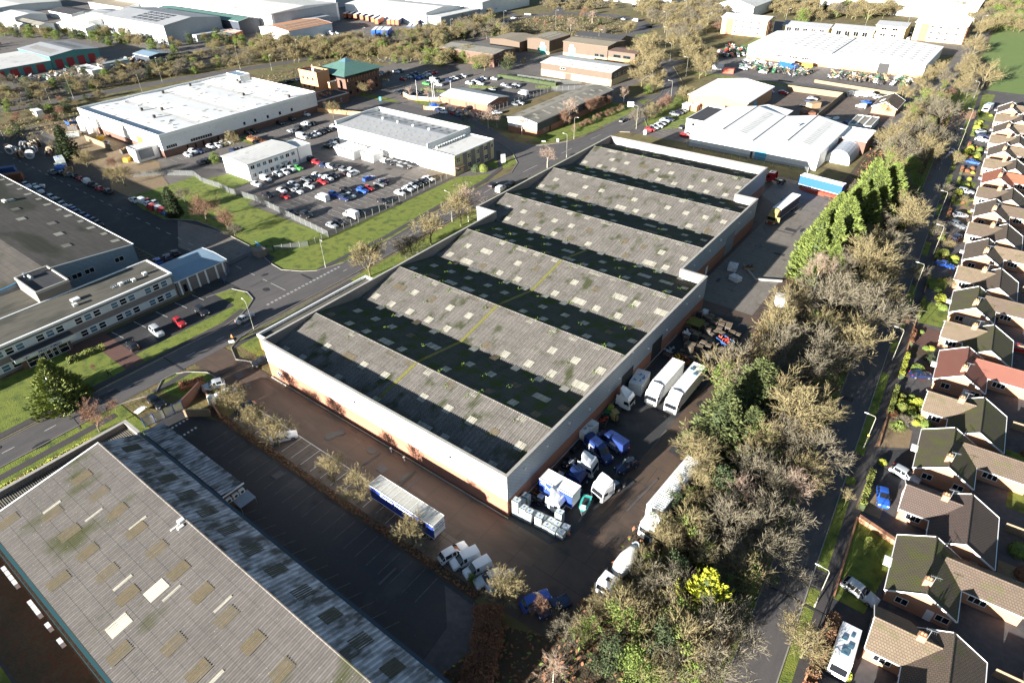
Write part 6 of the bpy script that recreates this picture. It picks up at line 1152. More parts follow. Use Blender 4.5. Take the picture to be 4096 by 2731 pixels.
# ---- lorries
def twheels(root,xs,ww=1.05,r=.5,dual=()):
    for x in xs:
        for s in (-1,1):
            b=MB(); w=.3 if x not in dual else .55; b.tube([(x,s*ww-s*0-w/2*s,r),(x,s*ww+w/2*s*.4,r)],r,14,0); b.tube([(x,s*(ww+w*.2)-.01,r),(x,s*(ww+w*.2)+s*.03,r)],r*.5,10,1); b.build('wheel',[M['tyre'],M['hub']],root,False)
def cab(root,x0,pm='paint_car_white',high=True,fair=1,visor=0):
    """cab whose front is at x0 (x forward)"""
    b=MB(); w=1.22; L=2.25; zt=3.0 if high else 2.7
    prof=[(x0,.45),(x0+.04,1.35),(x0-.12,2.35),(x0-.45,zt),(x0-.7,zt+.12),(x0-L,zt+.14),(x0-L,.9),(x0-L*.75,.55),(x0-.3,.4)]
    for s in (-1,1): q=[(x,s*w,z) for x,z in prof]; b.poly(q if s<0 else q[::-1])
    for i in range(len(prof)): (xa,za),(xb,zb)=prof[i],prof[(i+1)%len(prof)]; b.poly([(xa,-w,za),(xa,w,za),(xb,w,zb),(xb,-w,zb)])
    b.build('cab',M[pm],root,False)
    b=MB(); b.poly([(x0+.045,-w*.94,1.42),(x0+.045,w*.94,1.42),(x0-.1,w*.92,2.26),(x0-.1,-w*.92,2.26)]); b.build('windscreen',M['glass'],root,False)
    b=MB()
    for s in (-1,1): b.poly([(x0-.2,s*(w+.012),1.5),(x0-1.15,s*(w+.012),1.5),(x0-1.15,s*(w+.012),2.2),(x0-.35,s*(w+.012),2.2)])
    b.build('side_window',M['glass'],root,False)
    b=MB(); b.poly([(x0-.9,-.38,zt+.15),(x0-.9,.38,zt+.15),(x0-1.5,.38,zt+.152),(x0-1.5,-.38,zt+.152)]); b.build('roof_hatch',M['glass'],root,False)
    b=MB()
    for k in range(4): b.box(x0+.02,-.8,.62+.16*k,x0+.07,.8,.7+.16*k)
    b.box(x0-.02,-1.18,.36,x0+.12,1.18,.56); b.build('grille',M['chassis'],root,False)
    for s in (-1,1): b=MB(); b.box(x0,s*.98-.16,.58,x0+.14,s*.98+.16,.78); b.build('headlight',M['headlamp'],root,False); b=MB(); b.box(x0-.25,s*1.42-.08,1.5,x0-.1,s*1.42+.08,2.15); b.bar((x0-.2,s*1.2,2.1),(x0-.2,s*1.42,2.1),.05); b.build('mirror',M['chassis'],root,False)
    if fair:
        b=MB(); zf=zt+.12; n=6
        pts=[(x0-.8,1.1,zf),(x0-1.3,1.0,zf+.3*fair),(x0-1.8,.85,zf+.75*fair),(x0-L-.1,.55,zf+1.15*fair)]
        if fair>1: pts=[(x0-.75,1.12,zf),(x0-1.2,1.15,zf+.45),(x0-1.7,1.18,zf+.8),(x0-L+.05,1.18,zf+.95)]
        ps=[[(x,-h,z) if k==0 else (x,0,z+.12) if k==1 else (x,h,z) for k in range(3)] for x,h,z in pts]
        for A,B in zip(ps,ps[1:]): b.poly([A[0],A[1],B[1],B[0]]); b.poly([A[1],A[2],B[2],B[1]])
        for k in (0,2): b.poly([p[k] for p in ps]+[(x0-L,ps[-1][k][1]*1.0,zf)])
        b.build('roof_fairing',M[pm],root,False)
    b=MB()
    for s in (-1,1): b.poly([(x0-L,s*1.18,.9),(x0-L-.55,s*1.22,.9),(x0-L-.45,s*1.2,zt+.2),(x0-L,s*1.18,zt+.1)])
    b.build('side_fairing',M[pm],root,False)
def chassis(root,xa,xb,extra=True):
    b=MB()
    for s in (-.42,.42): b.box(xa,s-.06,.6,xb,s+.06,.85)
    n=int(abs(xb-xa)/1.2)
    for i in range(n+1): x=xa+(xb-xa)*i/max(n,1); b.box(x-.05,-.42,.62,x+.05,.42,.8)
    if extra: b.tube([(xa+1.2,-.95,.7),(xa+2.1,-.95,.7)],.28,10)
    b.build('chassis',M['chassis'],root,False)
def boxbody(root,xa,xb,z0,z1,side,top='box_top',skirt=None,w=1.26,name='trailer_body',rib=True):
    b=MB(); b.box(xa,-w,z0,xb,w,z1,0,None,1); b.build(name,[M[side],M[top]],root,False)
    b=MB()
    for s in (-1,1): b.box(xa-.02,s*w-.03,z1-.16,xb+.02,s*w+.03,z1+.03); b.box(xa-.02,s*w-.03,z0-.02,xb+.02,s*w+.03,z0+.1)
    for x in (xa,xb): b.box(x-.03,-w,z1-.14,x+.03,w,z1+.028)
    if rib:
        n=int((xb-xa)/1.2)
        for i in range(1,n): x=xa+(xb-xa)*i/n; b.box(x-.03,-w+.05,z1,x+.03,w-.05,z1+.025)
    b.build('frame',M['trim_white'],root,False)
def lorry(name,label,x,y,h,cat='lorry'): return thing(name,label,cat,(x,y,.06),R(h),None)
def tractor(label,x,y,h,pm='paint_car_white',fair=1,high=True):
    t=lorry('tractor_unit',label,x,y,h,'truck'); cab(t,2.9,pm,high,fair); chassis(t,-3.,.9); twheels(t,(1.9,-1.1,-2.3),dual=(-1.1,-2.3))
    b=MB(); b.box(-1.9,-.5,.95,-.9,.5,1.05); b.build('fifth_wheel',M['metal_galv'],t,False)
    for s in (-1,1):
        for xx in (-1.1,-2.3): b=MB(); b.tube([(xx-.6,s*.8-.3,.7),(xx-.3,s*.8-.3,1.08),(xx+.3,s*.8-.3,1.08),(xx+.6,s*.8-.3,.7)],.03,4); b.poly([(xx-.4,s*.8-.3,1.07),(xx+.4,s*.8-.3,1.07),(xx+.4,s*.8+.3,1.07),(xx-.4,s*.8+.3,1.07)]); b.build('mudguard',M['chassis'],t,False)
    return t
def rigid(label,x,y,h,L,side,top,pm='paint_car_white',fair=2):
    t=lorry('box_lorry',label,x,y,h); cab(t,L/2,pm,True,fair); chassis(t,-L/2,L/2-2); boxbody(t,-L/2,L/2-2.75,1.05,3.95,side,top); twheels(t,(L/2-1.2,-L/2+3.2,-L/2+1.9),dual=(-L/2+3.2,-L/2+1.9)); return t
rigid('white box lorry with plain silver roof, left of the pair facing the camera',-35.3,92.5,-90,11.2,'box_white','box_white')
t=rigid('white box lorry with two roof hatches, right of the pair facing the camera',-31.4,93.1,-90,12.2,'box_white','box_white')
b=MB(); [b.box(-4.2+k*1.1,-.9+1.1*k,4.0,-3.4+k*1.1,-.2+1.1*k,4.15) for k in (0,1)]; b.build('roof_hatch',M['glass_blue'],t,False)
tractor('white tractor unit with tall air deflector backing into the warehouse door',-40.6,84.1,3)
tractor('white tractor unit nearest the plastic tanks with pointed roof deflector',-37.4,56.5,2); tractor('dark blue tractor unit with roof light bar between two white ones',-37.5,62.3,4,'paint_cabnavy',.5)
tractor('white tractor unit farthest in the row behind the dark blue one',-37.5,65.7,6); tractor('white tractor unit with wide deflector facing the camera beside the teal boat',-31.0,64.4,-103,fair=1.2)
tractor('white tractor unit parked under the belt of trees ahead of the mixer',-21.7,62.2,-96,fair=1.3)
t=lorry('box_trailer','cream roofed rigid box body with blue sides and yellow lettering by the plastic tanks',-36.6,58.45,0,'trailer'); boxbody(t,-3.05,3.05,1.0,3.85,'curtain_blue','box_white'); chassis(t,-3,3); twheels(t,(-1.8,-.6),dual=(-1.8,-.6))
text('Pallet',.95,'letter_yellow',(-.9,-1.3,2.6),(0,-1,0),'side_lettering').parent=t; b=MB(); b.box(-2.6,-1.3,3.0,-1.9,-1.27,3.4); b.bar((-2.8,-1.29,3.3),(-1.7,-1.29,2.9),.03,.12); b.build('side_emblem',M['letter_yellow'],t,False); b=MB(); b.box(3.06,-1.1,1.2,3.08,1.1,3.6); b.build('rear_door',M['panel_white'],t,False)
t=lorry('curtain_trailer','long blue curtain trailer with grubby white roof and rear sign board',-53.6,41.55,0,'trailer'); boxbody(t,-6.8,6.8,1.1,4.0,'curtain_blue','box_top',w=1.25); chassis(t,-6.5,6.5); twheels(t,(5.6,4.3,3.),dual=(5.6,4.3,3.))
text('Curvin Transport',1.0,'letter_white',(-.8,-1.29,3.2),(0,-1,0),'side_lettering',ext=.015,bold=.01).parent=t; text('01',.6,'letter_grey',(-1.4,-1.29,2.1),(0,-1,0),'side_lettering').parent=t
b=MB(); b.box(6.83,-1.15,1.3,6.86,1.15,3.8); b.build('rear_door',M['panel_white'],t,False)
for k,(s_,z) in enumerate((('CURVIN',3.3),('TRANSPORT',2.75),('VAN AVAILABLE',2.3))): text(s_,.42 if k<2 else .26,'letter_blue',(6.87,0,z),(1,0,0),'rear_lettering').parent=t
t=lorry('curtain_lorry','yellow cabbed articulated lorry with long silver roofed trailer, door open',-43,184.5,-95); cab(t,8,'paint_yellow',True,1.8); chassis(t,1.5,6); twheels(t,(6.8,3.6,2.5,-4.8,-6,-7.2),dual=(3.6,2.5,-4.8,-6,-7.2)); boxbody(t,-8.3,5.3,1.15,4.,'curtain_navy','box_white'); b=MB(); b.poly([(7.6,1.25,.9),(7.6,1.25,2.4),(7.2,2.1,2.4),(7.2,2.1,.9)]); b.build('open_door',M['paint_yellow'],t,False); b=MB(); b.box(7.95,-1.2,.35,8.14,1.2,.6); b.build('bumper',M['paint_red'],t,False)
t=lorry('curtain_trailer','bright blue curtain trailer standing at the end of the concrete yard',-39.2,208.6,-8,'trailer'); boxbody(t,-6.6,6.6,1.15,4.1,'curtain_bright','box_white'); chassis(t,-6.5,6.5); twheels(t,(-5.6,-4.3,-3.),dual=(-5.6,-4.3,-3.))
tractor('red tractor unit half hidden behind the far corner of the warehouse',-53.0,208.8,180,'paint_red',0)
# mixer
t=lorry('concrete_mixer','white concrete mixer lorry parked under the roadside trees',-21.9,52,-93); cab(t,4.6,'paint_car_white',False,0); chassis(t,-4.2,2.6); twheels(t,(3.5,2.0,-1.8,-3.),dual=(-1.8,-3.))
b=MB(); b.tube([(1.6,0,1.9),(1.2,0,2.0),(.2,0,2.15),(-1.4,0,2.4),(-2.8,0,2.85),(-3.4,0,3.1)],[.35,.95,1.2,1.2,.75,.45],20); b.build('drum',M['box_white'],t,False,True)
b=MB(); b.tube([(-3.5,0,3.3),(-3.9,0,2.4)],[.5,.3],10); b.bar((-3.6,-.6,1),(-3.6,-.6,3.2),.1); b.bar((-3.6,.6,1),(-3.6,.6,3.2),.1); b.build('chute',M['metal_galv'],t,False); b=MB(); b.box(1.9,-1.1,1.,2.25,1.1,1.9); b.build('water_tank',M['box_white'],t,False)
# far lorry park trailers
def trailer_proto(side,rear):
    b=MB(); b.box(-6.8,-1.25,1.1,6.8,1.25,4.,0,None,1); b.box(6.8,-1.2,1.15,6.83,1.2,3.9,2); b.box(-6,-.9,.3,6,.9,1.08,3)
    return b.mesh('trailer_mesh',[M[side],M['box_white'],M[rear],M['chassis']])
TP={'n':trailer_proto('curtain_navy','curtain_orange'),'o':trailer_proto('curtain_orange','curtain_orange'),'b':trailer_proto('curtain_bright','curtain_bright')}
TL=[(-424,352,'o'),(-419,353,'n'),(-413.5,353.5,'n'),(-407,353.5,'n'),(-399,352,'n'),(-391,350,'n'),(-383,346,'o'),(-374,349.5,'n'),(-371,350.5,'n'),(-367.8,351,'n'),(-353,356,'n'),(-354.8,316,'b'),(-352,317.5,'b'),(-349.2,319,'b'),(-346.6,320,'b'),(-344,338,'b'),(-341,339.5,'b')]
for i,(x,y,k) in enumerate(TL):
    o=bpy.data.objects.new('parked_trailer',TP[k]); COL.objects.link(o); o.location=(x,y,.05); o.rotation_euler=(0,0,R(-62 if k!='b' else -55)+(.0 if i%3 else .04))
    tag(o,'%s curtain trailer, %s from the left in the far lorry park'%({'n':'navy sided orange ended','o':'orange','b':'bright blue'}[k],nth(i)),'trailer','trailers in the far lorry park')
for i,(x,y) in enumerate(((-436.6,262),(-434.4,258),(-432,254),(-429.8,250))):
    o=bpy.data.objects.new('parked_trailer',TP['o' if i<2 else 'n']); COL.objects.link(o); o.location=(x+4,y,.05); tag(o,'trailer at the numbered loading dock, %s from the far end'%nth(i),'trailer','trailers in the far lorry park')
t=lorry('curtain_lorry','blue curtain sided lorry among farm machines before the tractor sheds',-98.5,361,-20); boxbody(t,-4.5,2.5,1.1,4.,'curtain_bright','box_white'); cab(t,5,'curtain_bright',False,0); chassis(t,-4,3); twheels(t,(3.8,-3.))
# motorhomes
def motorhome(label,x,y,h,L):
    t=thing('motorhome',label,'motorhome',(x,y,.1),R(h)); b=MB(); a=L/2; w=1.12
    prof=[(a,.5),(a,1.0),(a-.45,1.9),(a-.9,2.6),(a-1.3,2.85),(-a+.1,2.85),(-a,2.6),(-a,.45)]
    for s in (-1,1): q=[(x_,s*w,z) for x_,z in prof]; b.poly(q if s<0 else q[::-1])
    for i in range(len(prof)): (xa,za),(xb,zb)=prof[i],prof[(i+1)%len(prof)]; b.poly([(xa,-w,za),(xa,w,za),(xb,w,zb),(xb,-w,zb)])
    b.build('body',M['paint_car_white'],t,False); b=MB(); b.poly([(a-.03,-.95,1.15),(a-.03,.95,1.15),(a-.42,.95,1.95),(a-.42,-.95,1.95)]); b.build('windscreen',M['glass'],t,False)
    for (x_,y_,s) in ((a-2.2,0,.45),(0,.4,.3),(-.8,-.45,.3),(-1.6,.3,.2)): b=MB(); b.box(x_-s,y_-s,2.85,x_+s,y_+s,2.98); b.build('roof_light',M['glass_blue'],t,False)
    for x_ in (a-1.2,-a+1.4):
        for s in (-1,1): b=MB(); b.tube([(x_,s*.95,.35),(x_,s*1.14,.35)],.35,12); b.build('wheel',M['tyre'],t,False)
motorhome('large white motorhome with roof lights on the drive at bottom right',6.1,58,-88,6.4); motorhome('white motorhome beside the farthest bungalow',-8.2,333,-100,6)
t=thing('boat','small teal and white motor boat hull on the yard beside the lorry cabs','boat',(-32.2,58.8,.4),R(-75))
b=MB(); P_=[(-1.9,.7),(-.5,.8),(.9,.7),(1.9,.05),(.9,-.7),(-.5,-.8),(-1.9,-.7)]; b.prism([(x*.8,y*.6) for x,y in P_],0,.4,0); 
for i in range(7): (x,y),(u,w)=P_[i],P_[(i+1)%7]; b.poly([(x*.8,y*.6,.3),(u*.8,w*.6,.3),(u,w,1.15),(x,y,1.15)])
b.build('hull',M['paint_car_white'],t,False); b=MB(); b.poly([(x*.96,y*.96,1.16) for x,y in P_]); b.build('deck',M['paint_teal'],t,False); b=MB(); b.box(-1.3,-.45,1.165,.3,.45,1.18); b.build('cockpit',M['chassis'],t,False); b=MB(); b.box(.5,-.4,1.16,1.1,.4,1.5); b.build('cuddy',M['trim_white'],t,False)
t=thing('forklift','yellow forklift truck by the warehouse wall bins','forklift',(-38.6,79.6,.06),R(-30)); b=MB(); b.box(-1.1,-.55,.25,.5,.55,1.1); b.build('body',M['paint_yellow'],t,False); b=MB(); [b.tube([(x,y,1.),(x,y,2.1)],.04,4) for x in (-.7,.5) for y in (-.5,.5)]; b.box(-.8,-.55,2.1,.6,.55,2.2); b.build('overhead_guard',M['paint_yellow'],t,False)
b=MB(); [b.bar((.75,s,.1),(.75,s,2.3),.1) for s in (-.35,.35)]; b.build('mast',M['chassis'],t,False); b=MB(); [b.bar((.8,s,.12),(1.8,s,.12),.12,.05) for s in (-.3,.3)]; b.build('fork',M['chassis'],t,False)
for x in (-.8,.35):
    for s in (-1,1): b=MB(); b.tube([(x,s*.45,.28),(x,s*.62,.28)],.28,10); b.build('wheel',M['tyre'],t,False)
t=thing('fork_attachment','orange steel lifting frame lying on the yard near the tanks','machine part',(-39.9,57.0,.7),R(-5)); b=MB(); [b.bar((-1.,s,.0),(1.3,s*.6,.1),.14) for s in (-.5,.5)]; [b.bar((x,-.5,.05),(x,.5,.05),.12) for x in (-1,-.3,.4,1.1)]; b.build('frame',M['paint_orange'],t,False)
# ================================================================ trees
def seg(b,p,q,r0,r1,n,m=0):
    d=(q-p); 
    if d.length<1e-6: return
    k=d.to_track_quat('Z','Y'); i0=len(b.v)
    for c,r in ((p,r0),(q,r1)):
        for j in range(n): a=2*PI*j/n; b.v.append(tuple(c+k@Vector((r*math.cos(a),r*math.sin(a),0))))
    for j in range(n): b.f.append((i0+j,i0+(j+1)%n,i0+n+(j+1)%n,i0+n+j)); b.m.append(m)
def bare(seed,H=10,trunk=.22,limbs=6,spread=.9,up=.35,lv=4,tw=5,rad=.2,twr=.034,lean=.0,droop=0,kids=5,width=1.):
    """winter tree: returns (trunk MB, crown MB); unit height H"""
    rs=random.Random(seed); T=MB(); Cn=MB(); tips=[]
    def branch(p,d,L,r,level,B):
        n=3 if level<2 else 2; pts=[p]; dd=d.copy()
        for i in range(n):
            dd=(dd+Vector((rs.gauss(0,.14),rs.gauss(0,.14),rs.gauss(0,.1)+up*(.22 if not droop else -.05)))).normalized()
            q=pts[-1]+dd*(L/n); r0=r*(1-.75*i/n); r1=r*(1-.75*(i+1)/n)
            if level<lv-1: seg(B,pts[-1],q,r0,r1,5 if level==0 else 3)
            else:
                a=rs.uniform(0,PI*2); e=dd.orthogonal().normalized(); e=Matrix.Rotation(a,3,dd)@e; w=max(twr,r0*.8)
                P0=pts[-1]; k=len(B.v); B.v+=[tuple(P0-e*w),tuple(P0+e*w),tuple(q+e*w*.35),tuple(q-e*w*.35)]; B.f.append((k,k+1,k+2,k+3)); B.m.append(0)
            pts.append(q)
        if level<lv:
            nk=kids if level<lv-1 else tw
            for j in range(nk):
                t=.3+.7*(j+rs.random())/nk; f=t*n; i=min(int(f),n-1); c=pts[i].lerp(pts[i+1],f-i); dr=(pts[i+1]-pts[i]).normalized()
                ax=dr.orthogonal().normalized(); ax=Matrix.Rotation(rs.uniform(0,2*PI),3,dr)@ax
                nd=(Matrix.Rotation(R(rs.uniform(22,50)),3,ax)@dr); branch(c,nd.normalized(),L*rs.uniform(.5,.72),max(r*.48,.012),level+1,B)
    top=Vector((lean*H*trunk,0,H*trunk)); seg(T,Vector((0,0,-.2)),top,rad*1.25,rad,8)
    main=top+Vector((rs.uniform(-.3,.3),rs.uniform(-.3,.3),H*.3)); seg(T,top,main,rad,rad*.55,6)
    for j in range(limbs):
        a=2*PI*j/limbs+rs.uniform(-.4,.4); t=rs.random(); c=top.lerp(main,t); s=spread*(1-.5*t)*rs.uniform(.8,1.15)
        d=Vector((math.cos(a)*s*width,math.sin(a)*s*width,1.-.25*s)).normalized(); branch(c,d,H*rs.uniform(.36,.46)*(1-.15*t),rad*.5,1,Cn)
    branch(main,Vector((0,0,1)),H*.34,rad*.5,1,Cn)
    return T,Cn
def norm(bs,H):
    top=max(v[2] for v in bs[1].v); k=H/top
    for b in bs: b.v=[(x*k,y*k,z*k) for x,y,z in b.v]
def leaves(b,centers,per,rad,size,rs,m=0,flat=.7,updir=0):
    for (x,y,z) in centers:
        for _ in range(per):
            a=rs.uniform(0,2*PI); u=rs.uniform(-1,1); rr=rad*rs.random()**.4; s_=math.sqrt(1-u*u)
            c=Vector((x+rr*s_*math.cos(a),y+rr*s_*math.sin(a),z+rr*u*flat)); d1=Vector((rs.gauss(0,1),rs.gauss(0,1),rs.gauss(0,.6)+updir)).normalized(); d2=d1.cross(Vector((rs.gauss(0,1),rs.gauss(0,1),rs.gauss(0,1)))).normalized(); s=size*rs.uniform(.6,1.4)
            k=len(b.v); b.v+=[tuple(c-d1*s),tuple(c+d2*s*.5),tuple(c+d1*s),tuple(c-d2*s*.5)]; b.f.append((k,k+1,k+2,k+3)); b.m.append(m)
def conifer(seed,H=10,Rb=3,power=1.1,n=1500,fan=6,size=.35,lift=.5,base=.05,droop=0,clump=0,ragged=.18):
    rs=random.Random(seed); b=MB(); ph=[(rs.uniform(0,6.3),rs.uniform(.1,.3)) for _ in range(4)]
    for i in range(n):
        t=base+(1-base)*(rs.random()**1.25); a=rs.uniform(0,2*PI); rr=Rb*(1-t)**power*(1+sum(w*math.sin((k+2)*a+p+t*9) for k,(p,w) in enumerate(ph))*.5)*rs.uniform(1-ragged*2,1+ragged)
        if clump: 
            lay=(t*clump)%1; rr*=(1.15-.5*lay)
        c=Vector((rr*math.cos(a),rr*math.sin(a),t*H)); out=Vector((math.cos(a),math.sin(a),lift-droop*(1-t))).normalized()
        side=out.cross(Vector((0,0,1))).normalized(); s=size*rs.uniform(.6,1.3)*(1.1-.5*t)
        for k in range(fan):
            d=(out+side*rs.uniform(-.9,.9)+Vector((0,0,rs.uniform(-.35,.55)))).normalized(); e=d.cross(Vector((rs.gauss(0,1),rs.gauss(0,1),rs.gauss(0,1)))).normalized(); L=s*rs.uniform(.7,1.5)
            o=c+Vector((rs.gauss(0,s*.3),rs.gauss(0,s*.3),rs.gauss(0,s*.3))); q=len(b.v); b.v+=[tuple(o-d*L*.5),tuple(o+e*L*.28),tuple(o+d*L),tuple(o-e*L*.28)]; b.f.append((q,q+1,q+2,q+3)); b.m.append(0)
    # solid inner mass
    nn=9; zs=[base*H+ (H*.93-base*H)*k/8 for k in range(9)]
    core=[[(Rb*.62*(1-z/H)**power*math.cos(2*PI*j/nn)*rs.uniform(.85,1.15),Rb*.62*(1-z/H)**power*math.sin(2*PI*j/nn)*rs.uniform(.85,1.15),z) for j in range(nn)] for z in zs]
    for A,B in zip(core,core[1:]):
        for j in range(nn): b.poly([A[j],A[(j+1)%nn],B[(j+1)%nn],B[j]],1)
    return b
PROTO={}
def mk(kind,var,parts):
    """parts: (name, MB, mats)"""
    r=thing('tree','prototype','tree')
    for nme,b,m in parts: b.build(nme,m,r,False)
    PROTO.setdefault(kind,[]).append(r)
    # merged mesh for thickets
    n=MB(); mats=[]
    for _,b,m in parts:
        ms=m if isinstance(m,list) else [m]; off=len(mats); mats+=ms; k=len(n.v); n.v+=b.v; n.f+=[tuple(i+k for i in f) for f in b.f]; n.m+=[i+off for i in b.m]
    r['m']=0; MERGED.setdefault(kind,[]).append(n.mesh('shrub_'+kind,mats))
MERGED={}
for v in range(4):
    t=bare(20+v,10,.12,8,.95,.35,4,7,.2,.034,kids=6); norm(t,10); mk('tan',v,[('trunk',t[0],M['bark_green']),('crown',t[1],M['twig_tan'])])
for v in range(3):
    t=bare(40+v,10,.15,7,1.0,.3,4,7,.2,.034,kids=6); norm(t,10); mk('grey',v,[('trunk',t[0],M['bark']),('crown',t[1],M['twig_grey'])])
for v in range(2):
    t=bare(60+v,10,.12,8,.8,.45,4,7,.17,.03,kids=6); norm(t,10); mk('red',v,[('trunk',t[0],M['bark']),('crown',t[1],M['twig_red'])])
for v in range(2):
    t=bare(70+v,10,.3,7,.55,.3,4,6,.15,.024,droop=1,kids=5); norm(t,10); mk('birch',v,[('trunk',t[0],M['bark_pale']),('crown',t[1],M['twig_birch'])])
    # pale limbs inside the birch crown
t=bare(81,10,.16,9,1.25,.2,4,5,.35,.03,kids=6,width=1.3); norm(t,10); mk('oak',0,[('trunk',t[0],M['bark']),('crown',t[1],M['twig_tan'])])
for v in range(2):
    t=bare(90+v,10,.15,7,.85,.3,4,4,.22,.028,kids=5); norm(t,10); rs=random.Random(v+9); L=MB(); cs=[(rs.gauss(0,1.4),rs.gauss(0,1.4),rs.uniform(.8,7.5)) for _ in range(26)]; leaves(L,cs,95,1.05,.17,rs,updir=.3)
    mk('ivy',v,[('trunk',t[0],M['bark']),('crown',t[1],M['twig_tan']),('ivy',L,M['leaf_ivy'])])
for v in range(2):
    rs=random.Random(v+30); L=MB(); cs=[(rs.gauss(0,2.3),rs.gauss(0,2.3),rs.uniform(.8,8.6)) for _ in range(46)]; cs=[c for c in cs if math.hypot(c[0],c[1])<5.2*(1-(c[2]/12)**2)]; leaves(L,cs,85,1.5,.24,rs,updir=.3); T=MB(); seg(T,Vector((0,0,0)),Vector((0,0,6)),.25,.1,6)
    mk('bushg',v,[('trunk',T,M['bark']),('crown',L,M['leaf_dark'] if v else M['leaf_ivy'])])
def trk(h,r=.3):
    T=MB(); seg(T,Vector((0,0,-.1)),Vector((0,0,h)),r,r*.3,7); return T
for v in range(2): mk('ley',v,[('trunk',trk(8),M['bark']),('crown',conifer(100+v,10,3.3,.75,1300,6,.42,.75,.02),[M['leaf_ley'],M['leaf_dark']])])
mk('fir',0,[('trunk',trk(9),M['bark']),('crown',conifer(110,10,3.9,.6,1900,6,.36,.4,.03,.5,6,.3),[M['leaf_fir'],M['leaf_dark']])])
mk('gold',0,[('trunk',trk(9),M['bark']),('crown',conifer(111,10,4.3,.85,620,7,.42,.9,.06,.2,7,.3),[M['leaf_gold'],M['leaf_dark']])])
mk('colc',0,[('trunk',trk(9),M['bark']),('crown',conifer(112,10,2.3,.45,1300,6,.3,.9,.02),[M['leaf_dark'],M['leaf_dark']])])
mk('ygc',0,[('trunk',trk(9),M['bark']),('crown',conifer(113,10,4.0,.8,1700,6,.36,.8,.02),[M['leaf_yg'],M['leaf_dark']])])
t=bare(120,10,.3,5,.6,.5,3,7,.1,.05,kids=6); norm(t,10); mk('young',0,[('trunk',t[0],M['bark_green']),('crown',t[1],M['twig_tan'])])
KD={'tan':('bare_tree','bare tan-green twigged tree'),'grey':('bare_tree','bare grey-brown twigged tree'),'red':('bare_tree','bare reddish twigged tree'),'birch':('birch_tree','white stemmed bare birch'),'oak':('oak_tree','broad bare oak'),'ivy':('ivy_tree','bare tree wrapped in green ivy'),'bushg':('evergreen_bush','rounded dark evergreen bush'),'ley':('cypress_tree','dense bright green cypress'),'fir':('fir_tree','tall dark green fir'),'gold':('golden_conifer','bright golden yellow conifer'),'colc':('conifer_tree','dark narrow conifer'),'ygc':('conifer_tree','yellow-green cone shaped conifer'),'young':('young_tree','slim young tree')}
AN={'verge':'on the verge beside the dark warehouse roof','lawn':'on the lawn by the dark factory road','bank':'on the brown bank by the white factory','bpark':'around the business park entrance','road trees':'along the estate road','copse':'in the copse by the brown unit','copse east of road':'in the copse beside the bend','roundabout':'on the roundabout','belt':'in the roadside belt','low wall':'on the low wall of the yard','street tree':'on the bungalow road verge','garden':'in a bungalow front garden'}
TREES['belt']+=[(-24.4,196,17,'ley'),(-21.5,190,17,'ley'),(-19.5,198,16,'ley'),(-24.5,184,15,'ley'),(-21,181,14,'ley'),(-26.8,170.5,15,'ley'),(-23.4,165,17,'ley'),(-27.5,160.5,14,'ley'),(-23.4,157.5,15,'ley'),(-25.8,153,12,'ley'),(-21.4,151.5,11,'ley')]
TREES['belt']=[(x,y,h,('ivy' if (i%3) else 'grey') if k=='red' else k) for i,(x,y,h,k) in enumerate(TREES['belt'])]
rs=random.Random(77)
for area,L in TREES.items():
    by={}
    for x,y,h,k in L: by.setdefault(k,[]).append((x,y,h))
    for k,l in by.items():
        l.sort(key=lambda t:math.hypot(t[0],t[1]))
        for i,(x,y,h) in enumerate(l):
            P=PROTO[k][rs.randrange(len(PROTO[k]))]; nm,d=KD[k]; s=h/10*rs.uniform(.95,1.05); w=rs.uniform(.9,1.15)*(1.1 if k in('tan','grey') else 1)
            if k=='bushg': w=.85
            lab='%s %s'%(d,AN[area])+((', %s nearest'%nth(i) if i else ', the nearest') if len(l)>1 else '')
            o=dup(P,(x,y,0),rs.uniform(0,2*PI),(s*w,s*w,s),lab,('%ss %s'%(d,AN[area])) if len(l)>1 else None); o.name=nm; o['category']='bush' if k=='bushg' else 'tree'
for L in PROTO.values():
    for r in L: purge(r)
def inside(p,poly):
    c=False; x,y=p
    for i in range(len(poly)):
        (x1,y1),(x2,y2)=poly[i],poly[i-1]
        if (y1>y)!=(y2>y) and x<(x2-x1)*(y-y1)/(y2-y1)+x1: c=not c
    return c
STUFFP=[]
